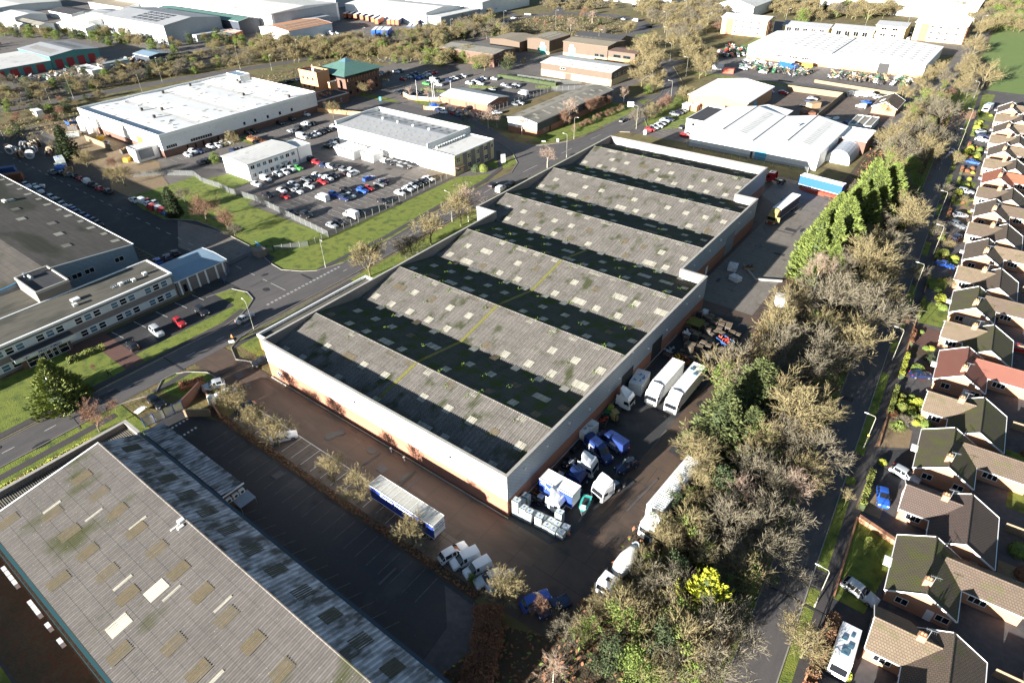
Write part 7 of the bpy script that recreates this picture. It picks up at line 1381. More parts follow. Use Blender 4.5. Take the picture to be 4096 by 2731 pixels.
for area,poly,n,kinds,h0,h1 in SCRUB:
    keep=area in('belt gap fill','hedge before grey roofed unit','dual carriageway near verge')
    if not keep: n=int(n*2.1)
    ks=[('grey' if (k=='red' and not keep) else k) for k in kinds.split()]; xs=[p[0] for p in poly]; ys_=[p[1] for p in poly]; pts=[]; tries=0
    while len(pts)<n and tries<n*60:
        tries+=1; p=(rs.uniform(min(xs),max(xs)),rs.uniform(min(ys_),max(ys_)))
        if not inside(p,poly): continue
        if area=='belt gap fill' and ((p[0]<-19 and p[1]<80) or p[0]<-28-(0 if p[1]<120 else 3) or p[0]>RKX(p[1])-7.5): continue
        if pts and min((p[0]-q[0])**2+(p[1]-q[1])**2 for q in pts)<(1.9 if keep else 2.4)**2 and tries<n*40: continue
        pts.append(p)
    an={'belt gap fill':'in the roadside belt understorey'}.get(area,'in the '+area if not area.startswith('dual') else 'on the '+area)
    pts.sort(key=lambda p:math.hypot(*p)); nk={}
    for p in pts:
        k=rs.choice(ks); h=rs.uniform(h0,h1); ms=MERGED[k]; s=h/10; w=s*rs.uniform(1.2,1.7); vi=rs.randrange(len(ms)); rz=rs.uniform(0,6.3)
        if k=='bushg': w=s*1.0
        if not keep: STUFFP.append((k,vi,p,w,s,rz)); continue
        o=bpy.data.objects.new('shrub' if h<5 else 'bare_tree',ms[vi]); COL.objects.link(o)
        o.location=(p[0],p[1],-.1); o.rotation_euler=(0,0,rz); o.scale=(w,w,s)
        tag(o,{'tan':'tan twiggy','grey':'grey-brown twiggy','red':'reddish twiggy','bushg':'dark evergreen','ivy':'ivy clad green','birch':'pale'}[k]+(' shrub ' if h<5 else ' tree ')+an+', %s nearest'%nth(nk.setdefault((k,h<5),0)),'shrub' if h<5 else 'tree',('shrubs ' if h<5 else 'trees ')+an); nk[(k,h<5)]+=1
# far scrub belts and woods: one mass, instanced by geometry nodes
ng=bpy.data.node_groups.new('scrub','GeometryNodeTree'); ng.interface.new_socket('Geometry',in_out='INPUT',socket_type='NodeSocketGeometry'); ng.interface.new_socket('Geometry',in_out='OUTPUT',socket_type='NodeSocketGeometry')
gi=ng.nodes.new('NodeGroupInput'); go=ng.nodes.new('NodeGroupOutput'); jn=ng.nodes.new('GeometryNodeJoinGeometry'); ng.links.new(jn.outputs[0],go.inputs[0])
def attr(n_,t):
    a=ng.nodes.new('GeometryNodeInputNamedAttribute'); a.data_type=t; a.inputs[0].default_value=n_; return a.outputs[0]
kn=attr('kind','INT'); sc_=attr('size','FLOAT_VECTOR'); ro=attr('turn','FLOAT_VECTOR'); kv=sorted({(p[0],p[1]) for p in STUFFP})
for i,(k,vi) in enumerate(kv):
    po=bpy.data.objects.new('scrub_part',MERGED[k][vi]); oi=ng.nodes.new('GeometryNodeObjectInfo'); oi.inputs[0].default_value=po; oi.inputs['As Instance'].default_value=True
    cp=ng.nodes.new('FunctionNodeCompare'); cp.data_type='INT'; cp.operation='EQUAL'; ng.links.new(kn,cp.inputs[2]); cp.inputs[3].default_value=i
    ip=ng.nodes.new('GeometryNodeInstanceOnPoints'); ng.links.new(gi.outputs[0],ip.inputs['Points']); ng.links.new(cp.outputs[0],ip.inputs['Selection']); ng.links.new(oi.outputs['Geometry'],ip.inputs['Instance']); ng.links.new(ro,ip.inputs['Rotation']); ng.links.new(sc_,ip.inputs['Scale']); ng.links.new(ip.outputs[0],jn.inputs[0])
me=bpy.data.meshes.new('scrub'); me.from_pydata([(p[2][0],p[2][1],-.1) for p in STUFFP],[],[])
me.attributes.new('kind','INT','POINT').data.foreach_set('value',[kv.index((p[0],p[1])) for p in STUFFP]); me.attributes.new('size','FLOAT_VECTOR','POINT').data.foreach_set('vector',[c for p in STUFFP for c in (p[3],p[3],p[4])]); me.attributes.new('turn','FLOAT_VECTOR','POINT').data.foreach_set('vector',[c for p in STUFFP for c in (0,0,p[5])])
o=bpy.data.objects.new('scrub_woodland',me); COL.objects.link(o); o.modifiers.new('scrub','NODES').node_group=ng; tag(o,'far belts of winter scrub and bare woodland around the estate','woodland',None,'stuff')
# hedges and clipped shrubs: leafy volumes
def hedge(label,pts,w,h,m1,m2='leaf_dark',dens=90,size=.12,cat='hedge',name='hedge',group=None):
    b=MB(); rs=random.Random(len(label)); 
    for p,q in zip(pts,pts[1:]):
        p=Vector(p);q=Vector(q); L=(q-p).length; d=(q-p)/L; nrm=Vector((-d.y,d.x)); n=int(L*dens*(w+2*h)/3)
        for _ in range(n):
            f=rs.random(); g_=rs.uniform(-1,1); z=h*(1-rs.random()**2*.95)
            if abs(g_)<.8: z=h*rs.uniform(.85,1.02)
            c=p+d*(L*f)+nrm*(g_*w/2*(1+.12*math.sin(f*L*2.1))); z*=1+.07*math.sin(f*L*1.7+1)
            d1=Vector((rs.gauss(0,1),rs.gauss(0,1),rs.gauss(0,1))).normalized(); d2=d1.orthogonal().normalized(); s=size*rs.uniform(.6,1.5); C_=Vector((c.x,c.y,z)); b.poly([C_-d1*s,C_+d2*s*.6,C_+d1*s,C_-d2*s*.6],0)
        b.prism([tuple(p+nrm*w*.42),tuple(p-nrm*w*.42),tuple(q-nrm*w*.42),tuple(q+nrm*w*.42)],0,h*.9,1)
    return tag(b.build(name,[M[m1],M[m2]]),label,cat,group)
hedge('clipped green hedge in front of the signed office entrance',[(-139.6,28),(-138.6,35.2)],1.5,1.2,'hedge_green')
hedge('narrow yellow-green front hedge beside the blue car drive',[(gr(84.2,3.4),84.2),(gr(93.3,3.4),93.3)],.9,1.3,'hedge_green')
hedge('yellow variegated front hedge beside the red roofed bungalow',[(gr(122.5,3.5),122.5),(gr(131,3.5),131)],.9,1.3,'leaf_yellow')
hedge('green front hedge beside the clipped round shrubs',[(gr(110,3.4),110),(gr(119,3.4),119)],.8,1.1,'hedge_green')
hedge('green front hedge before the small bright lawn',[(gr(147,3.4),147),(gr(155,3.4),155)],.8,1.1,'hedge_green')
hedge('brown leafless front hedge beside the motorhome drive',[(3.9,52.5),(4.0,62.8)],1.5,1.7,'hedge_brown','scrub_twig' if 0 else 'leaf_brown'); hedge('orange-brown beech hedge in front of the motorhome at the bottom edge',[(3.9,51.6),(5.5,48.6),(8.6,46.5)],1.6,1.7,'leaf_brown','leaf_brown')
hedge('russet beech hedge at the end of the dark car park',[(-33,36),(-30.6,32.8),(-28.6,29),(-27.6,25)],3.8,2.8,'leaf_brown','leaf_brown',150,size=.16); 
hedge('yellow-green hedge with brambles behind the pavement at bottom left',[(-111.5,-6),(-111.5,6),(-111.4,20)],2.,.6,'leaf_yellow','leaf_brown',size=.14)
hedge('low dead bramble hedge beside the blue gates',[(-112.5,37.4),(-110.6,41.5)],1.8,1.1,'leaf_brown','leaf_brown'); hedge('rounded hedge by the brick office entrance',[(-253,197),(-250,200)],3.4,2.4,'hedge_green')
for i,(a,b_,c) in enumerate((((-230,229),(-217,232),'first'),((-214,246),(-200,250),'second'),((-186,262),(-176,268),'third'))): hedge('low hedge block between business park parking rows, %s from the left'%c,[a,b_],1.4,1.,'hedge_green','leaf_dark',30,.2,group='car park hedges')
hedge('low brown hedge between the two white factories',[(-236,137.5),(-205,137.5)],2.4,1.3,'leaf_brown','leaf_brown',30,.2)
hedge('clipped green hedge line along the business park upper edge',[(-215,270),(-180,271)],1.4,1.6,'leaf_dark','leaf_dark',20,.25)
def ball(x,y,r,m,label,grp,hh=1.):
    b=MB(); rs=random.Random(int(x*50+y)); n=8
    for _ in range(int(420*r)):
        a=rs.uniform(0,6.3); u=rs.uniform(-.2,1); s_=math.sqrt(1-u*u); c=Vector((r*s_*math.cos(a),r*s_*math.sin(a),r*hh*(u*.95+.35))); d1=Vector((rs.gauss(0,1),rs.gauss(0,1),rs.gauss(0,1))).normalized(); d2=d1.orthogonal().normalized(); s=.11*rs.uniform(.6,1.5); b.poly([c-d1*s,c+d2*s*.6,c+d1*s,c-d2*s*.6])
    b.tube([(0,0,0),(0,0,r*hh*.4),(0,0,r*hh*.9),(0,0,r*hh*1.2)],[r*.75,r*.93,r*.75,r*.2],8,0)
    o=b.build('round_shrub',M[m]); o.location=(x,y,0); tag(o,label,'shrub',grp)
SB=[(1.8,116.6,.7,'hedge_green'),(1.9,114.9,.7,'leaf_yellow'),(3.2,115.6,.7,'leaf_yellow'),(4.6,116,1.15,'leaf_yellow'),(2.4,113.2,1.05,'hedge_green'),(3.9,113.6,.8,'leaf_yellow'),(5.4,114.4,.7,'hedge_green'),(4.2,112,.9,'leaf_ivy'),(5.7,111.9,.9,'hedge_green'),(1.6,110.4,.6,'hedge_green'),(6.8,110.6,1.,'leaf_ivy'),(5.2,110.2,.7,'leaf_yellow'),(6,116.4,.6,'hedge_green'),(3.3,117.6,.6,'leaf_ivy')]
for i,(x,y,r_,m_) in enumerate(SB): ball(x,y,r_,m_,'clipped round %s shrub, %s from the left in the shrub garden'%({'leaf_yellow':'golden','hedge_green':'pale green','leaf_ivy':'dark green'}[m_],nth(sorted(SB).index((x,y,r_,m_)))),'clipped round shrubs')
for i,(x,y,m_) in enumerate(((2.5,127,'leaf_ivy'),(1.6,159,'leaf_yellow'),(-4.5,230,'leaf_yellow'),(-1.5,184,'hedge_green'),(-7,276,'leaf_yellow'),(-7.6,272,'leaf_yellow'),(-4.4,270,'hedge_green'),(8.9,91,'leaf_yg'),(-8.4,304,'leaf_yellow'),(-139.7,161.5,'leaf_dark'),(-137.6,163,'leaf_yg'))): ball(x,y,1.2 if i<9 else 1.7,m_,['dark green conical shrub by the navy hatchback','golden shrub beside the fallen garden toys','golden round shrub by the silver estate near the orange roof','pale green shrub by the grey estate car','left golden shrub by the silver and white cars','right golden shrub by the silver and white cars','pale shrub beside the silver and white cars','large yellow-green shrub against the rear wing behind the silver estate','golden shrub below the motorhome bungalow','dark round bush by the office wing corner','bright green round bush by the office wing corner'][i],None,1.1)
r=thing('palm_shrub','spiky cordyline with green strap leaves in the gravel front garden','shrub',(2.9,106.8,0)); b=MB(); rs=random.Random(4)
for _ in range(260):
    a=rs.uniform(0,6.3); e=rs.uniform(.15,1.2); d=Vector((math.cos(a)*math.cos(e),math.sin(a)*math.cos(e),math.sin(e))); s=d.cross(Vector((0,0,1))).normalized()*.05; p=Vector((0,0,.6)); q=p+d*1.3; w=q+Vector((d.x,d.y,-.5))*.5; b.poly([p-s,p+s,q+s,q-s]); b.poly([q-s,q+s,w])
b.build('leaves',M['leaf_ley'],r,False); b=MB(); b.tube([(0,0,0),(0,0,.7)],.12,6); b.build('trunk',M['bark'],r,False)
# front gardens and back gardens of the bungalows
hs=[(x,y,k) for k,x,y,*_ in HL]; rs=random.Random(19); gi_=0
for x,y,k in sorted(hs,key=lambda t:t[1]):
    far=y>125; g0=gr(y+3)
    if far:
        kk=rs.choice(('leaf_yellow','hedge_green','leaf_brown','leaf_ivy'))
        hedge('front hedge of %s leaves before the %s bungalow from the bottom of the road'%({'leaf_yellow':'yellow','hedge_green':'green','leaf_brown':'brown','leaf_ivy':'dark green'}[kk],nth(sorted(q[1] for q in hs).index(y))),[(gr(y+1,3.5),y+1),(gr(y+7,3.5),y+7)],.8,1.1,kk,'leaf_dark',45,.16,group='front hedges')
    wx=x-(5 if k=='A' else 9)
    if wx-g0>1.5 and y>150: sheet('garden_lawn' if rs.random()<.6 else 'gravel_garden',[[(g0+.5,y+1),(wx-.3,y+1.4),(wx-.3,y+7),(g0+.5,y+6.6)]],'lawn' if rs.random()<.6 else 'gravel_tan',.1045)
    for q in range(3 if far else 1):
        px,py=rs.uniform(g0+.4,max(wx,g0+1.5)),rs.uniform(y+.5,y+9); rr=rs.uniform(.45,.95)
        if min(math.hypot(px-c[0],py-c[1]) for c in CARS['hs'][1])<3: continue
        gi_+=1; ball(px,py,rr,rs.choice(('leaf_yellow','hedge_green','leaf_ivy','leaf_brown')),'small garden shrub before a bungalow, %s from the bottom of the road'%nth(gi_-1),'garden shrubs',rs.uniform(.8,1.2))
    bx=x+(12.3 if k=='A' else 5.2)
    sheet('back_lawn',[[(bx,y-1),(bx+7,y-.6),(bx+6.6,y+5),(bx-.2,y+5)]],'lawn' if rs.random()<.7 else 'gravel_tan',.1062)
    if y<240: b=MB(); b.bar((bx-.3,y+11.4,.85),(bx+9,y+11.9,.85),.08,1.7); tag(b.build('garden_fence',M['fence_wood']),'board fence behind the %s bungalow from the bottom of the road'%nth(sorted(q[1] for q in hs).index(y)),'fence','garden fences')
    for q in range(2): gi_+=1; ball(bx+rs.uniform(0,5),y+rs.uniform(-2,9),rs.uniform(.7,1.4),rs.choice(('leaf_ivy','leaf_dark','hedge_green','leaf_brown')),'dark shrub behind a bungalow, %s from the bottom of the road'%nth(gi_-1),'back garden shrubs',1.1)
for i in range(10):
    y=46+i*13; b=MB(); b.box(-.3,-.35,0,.3,.35,1.05); b.box(-.33,-.38,1.05,.33,.38,1.12,1); o=b.build('wheelie_bin',[M['machine_green'] if i%2 else M['chassis'],M['chassis']]); o.location=(11.3-i*.45+(3 if i%2 else 5),y+6.2,.08); o.rotation_euler=(0,0,i); tag(o,'%s wheeled bin beside the side path, %s bungalow gap from the bottom'%('green' if i%2 else 'black',nth(i)),'bin','wheeled bins')
# leaf litter, tussocks and brambles on rough ground (stuff)
def litter(name,lab,polys,n,m,s0,s1,hz=.5):
    b=MB(); rs=random.Random(n)
    for poly in polys:
        xs=[p[0] for p in poly]; ys_=[p[1] for p in poly]; k=0
        while k<n:
            p=(rs.uniform(min(xs),max(xs)),rs.uniform(min(ys_),max(ys_)))
            if not inside(p,poly): 
                if rs.random()<.02: k+=1
                continue
            k+=1; s=rs.uniform(s0,s1); a=rs.uniform(0,6.3); z=.1+rs.random()*hz*s
            c=Vector((*p,z)); d=Vector((math.cos(a),math.sin(a),rs.uniform(.1,.9))).normalized()*s; e=Vector((-math.sin(a),math.cos(a),rs.uniform(-.4,.4))).normalized()*s*.5
            b.poly([c-d,c+e,c+d,c-e])
    o=b.build(name,M[m]); o['kind']='stuff'; o['label']=lab; o['category']='ground cover'
BELT=[(-24.5,38.4),(-24,66),(-25.4,90),(-28,115),(-30,150),(-32,198),(-36,262),(-30,330),(-14,330),(-13.5,250),(-13,190),(-9.2,125),(-7.6,98),(-5.8,63),(-4.8,46),(-4,20),(-34,20),(-31,36)]
litter('brambles','brown brambles and dead stems under the roadside belt',[BELT],9000,'leaf_brown',.15,.5,2.2); litter('brambles','green ivy and nettles under the roadside belt',[BELT],4500,'leaf_ivy',.12,.4,2.4); litter('brambles','dead bracken strip along the warehouse road side',[rect(-112,90,-107.6,196),rect(-108,86,-101.4,123),rect(-108,-30,-105.4,25)],2500,'leaf_brown',.12,.35,1.2)
litter('brambles','brown leaf litter on the strip by the low wall',[rect(-102,36.8,-36,38)],900,'leaf_brown',.12,.3,1.6)
litter('grass_tussocks','rough grass tussocks along the dual carriageway',[[(-410,80),(-380,60),(-372,125),(-366,170),(-352,215),(-410,230)],[(-345,80),(-312,80),(-312,192),(-340,192)],[(-322,190),(-290,190),(-290,420),(-312,420)]],3800,'twig_tan',.2,.6,1.); litter('grass_tussocks','rough grass tussocks on the roundabout',[ell(-262,410,44,42)],2600,'twig_tan',.2,.7,1.)
# ================================================================ lamps, fences, clutter
def lamp(x,y,h,ang,label,arm=1.1,m='pole_green',tilt=0):
    r=thing('street_lamp',label,'street lamp',(x,y,0),R(ang),'street lamps')
    b=MB(); b.tube([(0,0,0),(0,0,1.3),(0,0,1.32),(0,0,h-.4),(arm*.15,0,h-.08),(arm,0,h)],[.1,.1,.06,.05,.045,.04],8); b.build('pole',M[m],r,False)
    b=MB(); b.tube([(arm-.1,0,h+.02),(arm+.15,0,h+.06),(arm+.65,0,h+.02)],[.06,.16,.08],8); b.v=[(x_,y_,h+.03+(z-h-.03)*.55) for x_,y_,z in b.v]; b.build('lamp_head',M['lamp_white'],r,False)
    return r
LS=[(1.4,63.2,8,180,'street lamp on the bungalow verge beside the silver hatchback drive'),(-.7,98.4,7.4,180,'street lamp with small yellow sign on the bungalow verge'),(-2.2,128.2,7.6,180,'street lamp on the verge before the red roofed bungalow'),(-3.9,158.5,8,180,'street lamp on the verge near the pale blue saloon'),(-6.4,207.7,8,180,'street lamp on the verge near the gravel drives'),(-11.5,300.6,8,180,'street lamp near the bend of the bungalow road, farther one'),(-10.3,271.9,8,180,'street lamp beside the dark car driving on the bungalow road'),(-3.6,183,8,180,'street lamp hidden behind small street trees on the verge'),
(-128,86.6,8.3,-20,'street lamp at the junction give way line'),(-119.5,126.4,9,175,'street lamp between the bare verge trees'),(-121.3,190.1,8.5,185,'street lamp just behind the far roof corner of the grey warehouse'),(-129.9,208.4,8.5,0,'street lamp at the corner grass before the grey roofed unit'),(-116.3,232.8,9,180,'street lamp near the white advertising board'),(-122,275.1,9,180,'street lamp on the inside of the road bend'),(-135.8,321.2,9,170,'street lamp by the grass island of the road bend'),(-157.3,347.6,9,150,'street lamp under the right hand copse'),(-126.4,21.1,7.6,-10,'pale street lamp beside the yellow-green conifer'),(-117.7,58.1,8,170,'street lamp beside the silver saloon on the road'),
(-361.6,125.9,12,-10,'tall lamp on the dual carriageway, nearest'),(-355.8,167.4,12,-10,'tall lamp on the dual carriageway, second'),(-345.2,206.5,12,-20,'tall lamp on the dual carriageway, third'),(-336.6,239.2,11,-20,'tall lamp on the dual carriageway, fourth'),(-328,214.5,8,0,'short lamp beside the electricity enclosure'),(-193.4,197.9,8,180,'street lamp at the business park entrance'),(-353,113,8,160,'short lamp across the dual carriageway, nearest'),(-338,148,9,160,'short lamp across the dual carriageway behind the white factory'),(-320,81,10,0,'lamp on the brown grass at the far left'),
(-331,285,11,0,'tall lamp among the scrub trees, left'),(-300,330,12,0,'tall lamp among the scrub trees, right'),(-290,372,12,0,'lamp on the roundabout approach, left'),(-262,392,12,0,'lamp on the roundabout approach'),(-205,352,11,0,'lamp behind the brown units'),(-175,378,11,180,'lamp at the roundabout exit road'),(-196,420,12,180,'lamp on the right side of the roundabout'),(-172,430,12,0,'tall lamp beyond the roundabout exit'),(-205,470,12,180,'lamp beyond the roundabout'),(-250,485,12,180,'lamp on the far rim of the roundabout'),(-300,490,12,180,'lamp on the far left of the roundabout'),
(-92,349,6,0,'short lamp at the tractor yard gate'),(-136,470,12,0,'tall lamp behind the low yellow brick offices, left'),(-92,490,12,20,'tall lamp behind the low yellow brick offices, middle'),(-70,500,12,20,'tall lamp beside the bins of the brick offices'),(-32,500,12,20,'tall lamp right of the brick office block'),(-72,450,9,20,'lamp in the brick office car park'),(6,372,6,60,'lamp at the edge of the green field'),(-15,352,7,180,'lamp where the bungalow road meets the field')]
for x,y,h,a,l in LS: lamp(x,y,h,a,l,1.2 if h<9 else 1.6)
r=bpy.data.objects['street_lamp.001']; b=MB(); b.box(-.12,-.02,2.9,.12,.0,3.3) if 0 else b.box(-.16,-.1,2.8,.16,-.07,3.3); b.build('plate_sign',M['plate_y'],r,False)
for i,(x,y,h) in enumerate(((-222,218,8),(-216,222,8),(-208,226,8),(-212,219,11))):
    b=MB(); b.tube([(x,y,0),(x,y,h)],[.09,.05],8); tag(b.build('flagpole',M['lamp_white']),'white bare flagpole, %s by the business park gates'%('the tallest' if i==3 else nth(i)+' from the left'),'flagpole','flagpoles')
def fence(label,pts,h,step,post='post_grey',panel='fence_mesh',pw=.08,grp=None,cap=100,rail=False,name='fence',cat='fence'):
    r=thing(name,label,cat,(pts[0][0],pts[0][1],0),0,grp); p_=MB(); cnt=0; rest=MB()
    for a,c in zip(pts,pts[1:]):
        p_.poly([(*a,.05),(*c,.05),(*c,h-.08),(*a,h-.08)]); L=math.dist(a,c); n=max(1,round(L/step))
        if rail: 
            for z in (.2,h-.1): p_.bar((*a,z),(*c,z),.05,m=1)
        for i in range(n+1):
            x,y=a[0]+(c[0]-a[0])*i/n,a[1]+(c[1]-a[1])*i/n; b=MB() if cnt<60 else rest; b.box(x-pw/2,y-pw/2,0,x+pw/2,y+pw/2,h+.1)
            if cnt<60: b.build('post',M[post],r); cnt+=1
    if rest.f: rest.build('post',M[post],r)['kind']='stuff'
    p_.build('panel',[M[panel],M[post]],r); return r
fence('grey mesh fence with concrete posts round the tarmac car park',[(-200,101.8),(-193.4,101.2),(-181,102.3),(-141.4,98.8),(-143.4,153.6)],2.0,2.9,pw=.12)
fence('mesh fence from the blue gate along the grass bank',[(-147,82.6),(-147,84.5),(-141.6,92),(-141.4,98.7)],1.7,2.6,pw=.13)
fence('tall grey fence between the modular office lawn and the loading yard',[(-234,90),(-228,97),(-217.5,103),(-209,101.2),(-200,101.8)],2.,2.6)
fence('chain link fence between business park and grey roofed unit',[(-178.6,208),(-178,232),(-177,262),(-160,276)],2.2,2.8); fence('green mesh fence at the brown units car park',[(-205,273),(-180,275),(-172,281)],2.,2.8,'machine_green'); fence('palisade fence behind the white sheds',[(-91,224),(-47,222)],2.2,3,'metal_galv')
r=fence('blue steel double gates with mesh infill at the car park entrance',[(-107.3,27.6),(-106.6,31.2),(-106.2,34.6)],2.3,1.7,'gate_blue','railing_white',.12,rail=True,name='gate',cat='gate')
fence('bright blue slatted gate at the factory road',[(-152.8,83.2),(-147.6,82.4)],1.8,2.6,'trim_blue','door_blue',.12,rail=True,name='gate',cat='gate')
fence('blue gate beside the blue roofed unit corner',[(-147,71.2),(-142.5,66.5)],1.8,2.6,'gate_blue','fence_mesh',.1,rail=True,name='gate',cat='gate')
for (x0,y0,x1,y1,l,m_,h) in ((-106.2,34.6,-108.6,39.8,'dark brick boundary wall beside the blue gates','brick_brown',2.2),(-108.6,39.9,-98,37.2,'low capped brick wall between entrance and car park','brick_house',1.1),(-104,33.6,-100.2,36.6,'wooden bin store fence inside the gates','fence_wood',1.7)):
    b=MB(); b.bar((x0,y0,h/2),(x1,y1,h/2),.25,h); o=tag(b.build('boundary_wall' if 'wall' in l else 'bin_store_fence',M[m_]),l,'wall' if 'wall' in l else 'fence')
b=MB(); b.prism(rect(-149.6,79.6,-146.6,82.2),0,1.9); b2=b.build('store',M['brick_grey']); tag(b2,'small flat roofed gatehouse store beside the blue slatted gate','store')
# brick and railing entrance
r=thing('railing_wall','curved run of brick piers and white railings behind the flagpoles','wall',(-214,222,0))
pts=[(-229,216.5),(-224,214.6),(-219,215),(-214,216.8),(-209.5,219.6),(-206,222.6)]
for (a,c) in zip(pts,pts[1:]): b=MB(); b.bar((*a,.4),(*c,.4),.22,.8); b.build('dwarf_wall',M['brick_orange'],r); b=MB(); b.bar((*a,1.35),(*c,1.35),.03,1.); b.build('railing',M['railing_white'],r)
for p in pts: b=MB(); b.box(p[0]-.3,p[1]-.3,0,p[0]+.3,p[1]+.3,2.1); b.build('pier',M['brick_orange'],r)
r=thing('railing_wall','brick piers with white railings round the small brick unit yard','wall',(-199,208,0)); pts=[(-206,206),(-203.4,207.2),(-200,208.6),(-196,210),(-192,211),(-188,211.4),(-184,211),(-180.6,209.6)]
for (a,c) in zip(pts,pts[1:]): b=MB(); b.bar((*a,.2),(*c,.2),.22,.4); b.build('dwarf_wall',M['brick_orange'],r); b=MB(); b.bar((*a,.95),(*c,.95),.03,1.1); b.build('railing',M['railing_white'],r)
for p in pts: b=MB(); b.box(p[0]-.25,p[1]-.25,0,p[0]+.25,p[1]+.25,1.8); b.build('pier',M['brick_orange'],r)
b=MB(); b.bar((-245,177,.9),(-222,184,.9),.25,1.8); b.bar((-222,184,.6),(-206,193,.6),.25,1.2); tag(b.build('boundary_wall',M['brick_orange']),'orange brick wall behind the tan tree at the end of the grey roofed unit','wall')
b=MB(); b.bar((-80,343,.7),(-42,338.5,.7),.1,1.4); tag(b.build('board_fence',M['fence_wood']),'low pale board fence before the tractor yard','fence')
def board(label,x,y,h,w,z0,ang,m='box_white',posts=True,txt=None):
    r=thing('sign',label,'sign',(x,y,0),R(ang)); b=MB(); b.box(-.04,-w/2,z0,.04,w/2,h); b.build('board',M[m],r,False)
    if z0>.2:
        for s in (-1,1): b=MB(); b.tube([(-.08,s*w*.38,0),(-.08,s*w*.38,h)],.05,5); b.build('post',M['chassis'],r,False)
    return r
board('tall white totem sign on the grass at the office wing corner',-136.7,173,3.2,1.5,.1,-40); board('large white advertising board on posts by the road hedge',-129.6,252.2,4.2,2.6,2.2,-70); board('small white notice stand on the corner grass',-133.5,202.7,1.2,.8,.1,-60); board('low white street name sign on the corner grass',-137.5,199,.7,1.4,.35,-60); board('white estate sign on legs at the junction grass',-117.2,52.2,1.3,1.1,.7,-40)
board('white boundary sign on the business park verge',-110,228,2,1,.2,-60); board('green sign on the fence beside the brown units',-226,287.4,3.6,2.2,2.4,0,'machine_green'); board('blue and white sign at the junction near the brick gatehouse',-233,205,1.8,.9,.2,-50,'door_blue')
for i,(x,y,l) in enumerate(((-311,428,'black and white chevron board on the near rim of the roundabout'),)):
    r=board(l,x,y,1.6,6,.5,-80,'chassis'); b=MB(); [b.poly([(.05,-2.8+k*1.4,.55),(.05,-2.3+k*1.4,.55),(.05,-1.9+k*1.4,1.05),(.05,-2.3+k*1.4,1.55),(.05,-2.8+k*1.4,1.55),(.05,-2.4+k*1.4,1.05)]) for k in range(4)]; b.build('chevrons',M['box_white'],r,False)
# plastic tanks (IBCs)
def ibc_parts(root,z,top):
    b=MB(); b.box(-.56,-.46,z+.16,.56,.46,z+1.12); b.build('tank',M['ibc_white'],root,False)
    b=MB(); b.box(-.58,-.48,z,.58,.48,z+.14); b.build('pallet_base',M['pallet_wood'] if top else M['metal_galv'],root,False)
    b=MB()
    for s in (-1,1):
        for zz in (.3,.6,.9,1.14): b.bar((-.59,s*.49,z+zz),(.59,s*.49,z+zz),.03); b.bar((s*.59,-.49,z+zz),(s*.59,.49,z+zz),.03)
        for k in range(5): b.bar((-.59+k*.295,s*.49,z+.14),(-.59+k*.295,s*.49,z+1.14),.025); b.bar((s*.59,-.49+k*.245,z+.14),(s*.59,-.49+k*.245,z+1.14),.025)
    b.build('cage',M['metal_galv'],root,False)
    b=MB(); b.tube([(0,0,z+1.12),(0,0,z+1.18)],.12,10); b.build('cap',M['ibc_blue'],root,False)
proto=None; IB=[(0,0,0),(1,0,0),(2,0,0),(3.6,0,0),(0,0,1),(2,0,1),(3.6,0,1),(1,.2,1),(0,0,2),(0,1.2,0),(0,1.2,1),(0,2.4,0),(0,2.4,1),(1.2,1.1,0),(2.4,1.1,0),(3.6,1.1,0),(4.75,.0,0),(4.75,1.1,0),(5.8,-.1,0),(5.8,1.,0),(5.4,2.3,0),(5.4,2.3,1),(6.95,.0,0),(7,1.2,0)]
for i,(a,c,k) in enumerate(IB):
    x,y=-40.2+a*1.12,51.9+c*1.02+a*.09
    if proto is None:
        proto=thing('ibc_tank','x','tank',(x,y,.06+k*1.16),R(5)); ibc_parts(proto,0,False); o=proto
    else: o=dup(proto,(x,y,.06+k*1.16),R(5+(i*7)%9-4))
    o['label']='white caged plastic tank, column %s from the corner, row %s, %s level'%(nth(sorted({q[0] for q in IB}).index(a)),nth(int(c+.5)),('ground','second','top')[k]); o['group']='caged plastic tanks at the warehouse corner'
r=thing('traffic_cone','small orange traffic cone at the end of the plastic tanks','traffic cone',(-31.7,53.6,.06)); b=MB(); b.tube([(0,0,0),(0,0,.7)],[.17,.03],10); b.box(-.22,-.22,0,.22,.22,.04); b.build('cone',M['cone_orange'],r,False); b=MB(); b.tube([(0,0,.3),(0,0,.42)],[.115,.09],10); b.build('band',M['box_white'],r,False)
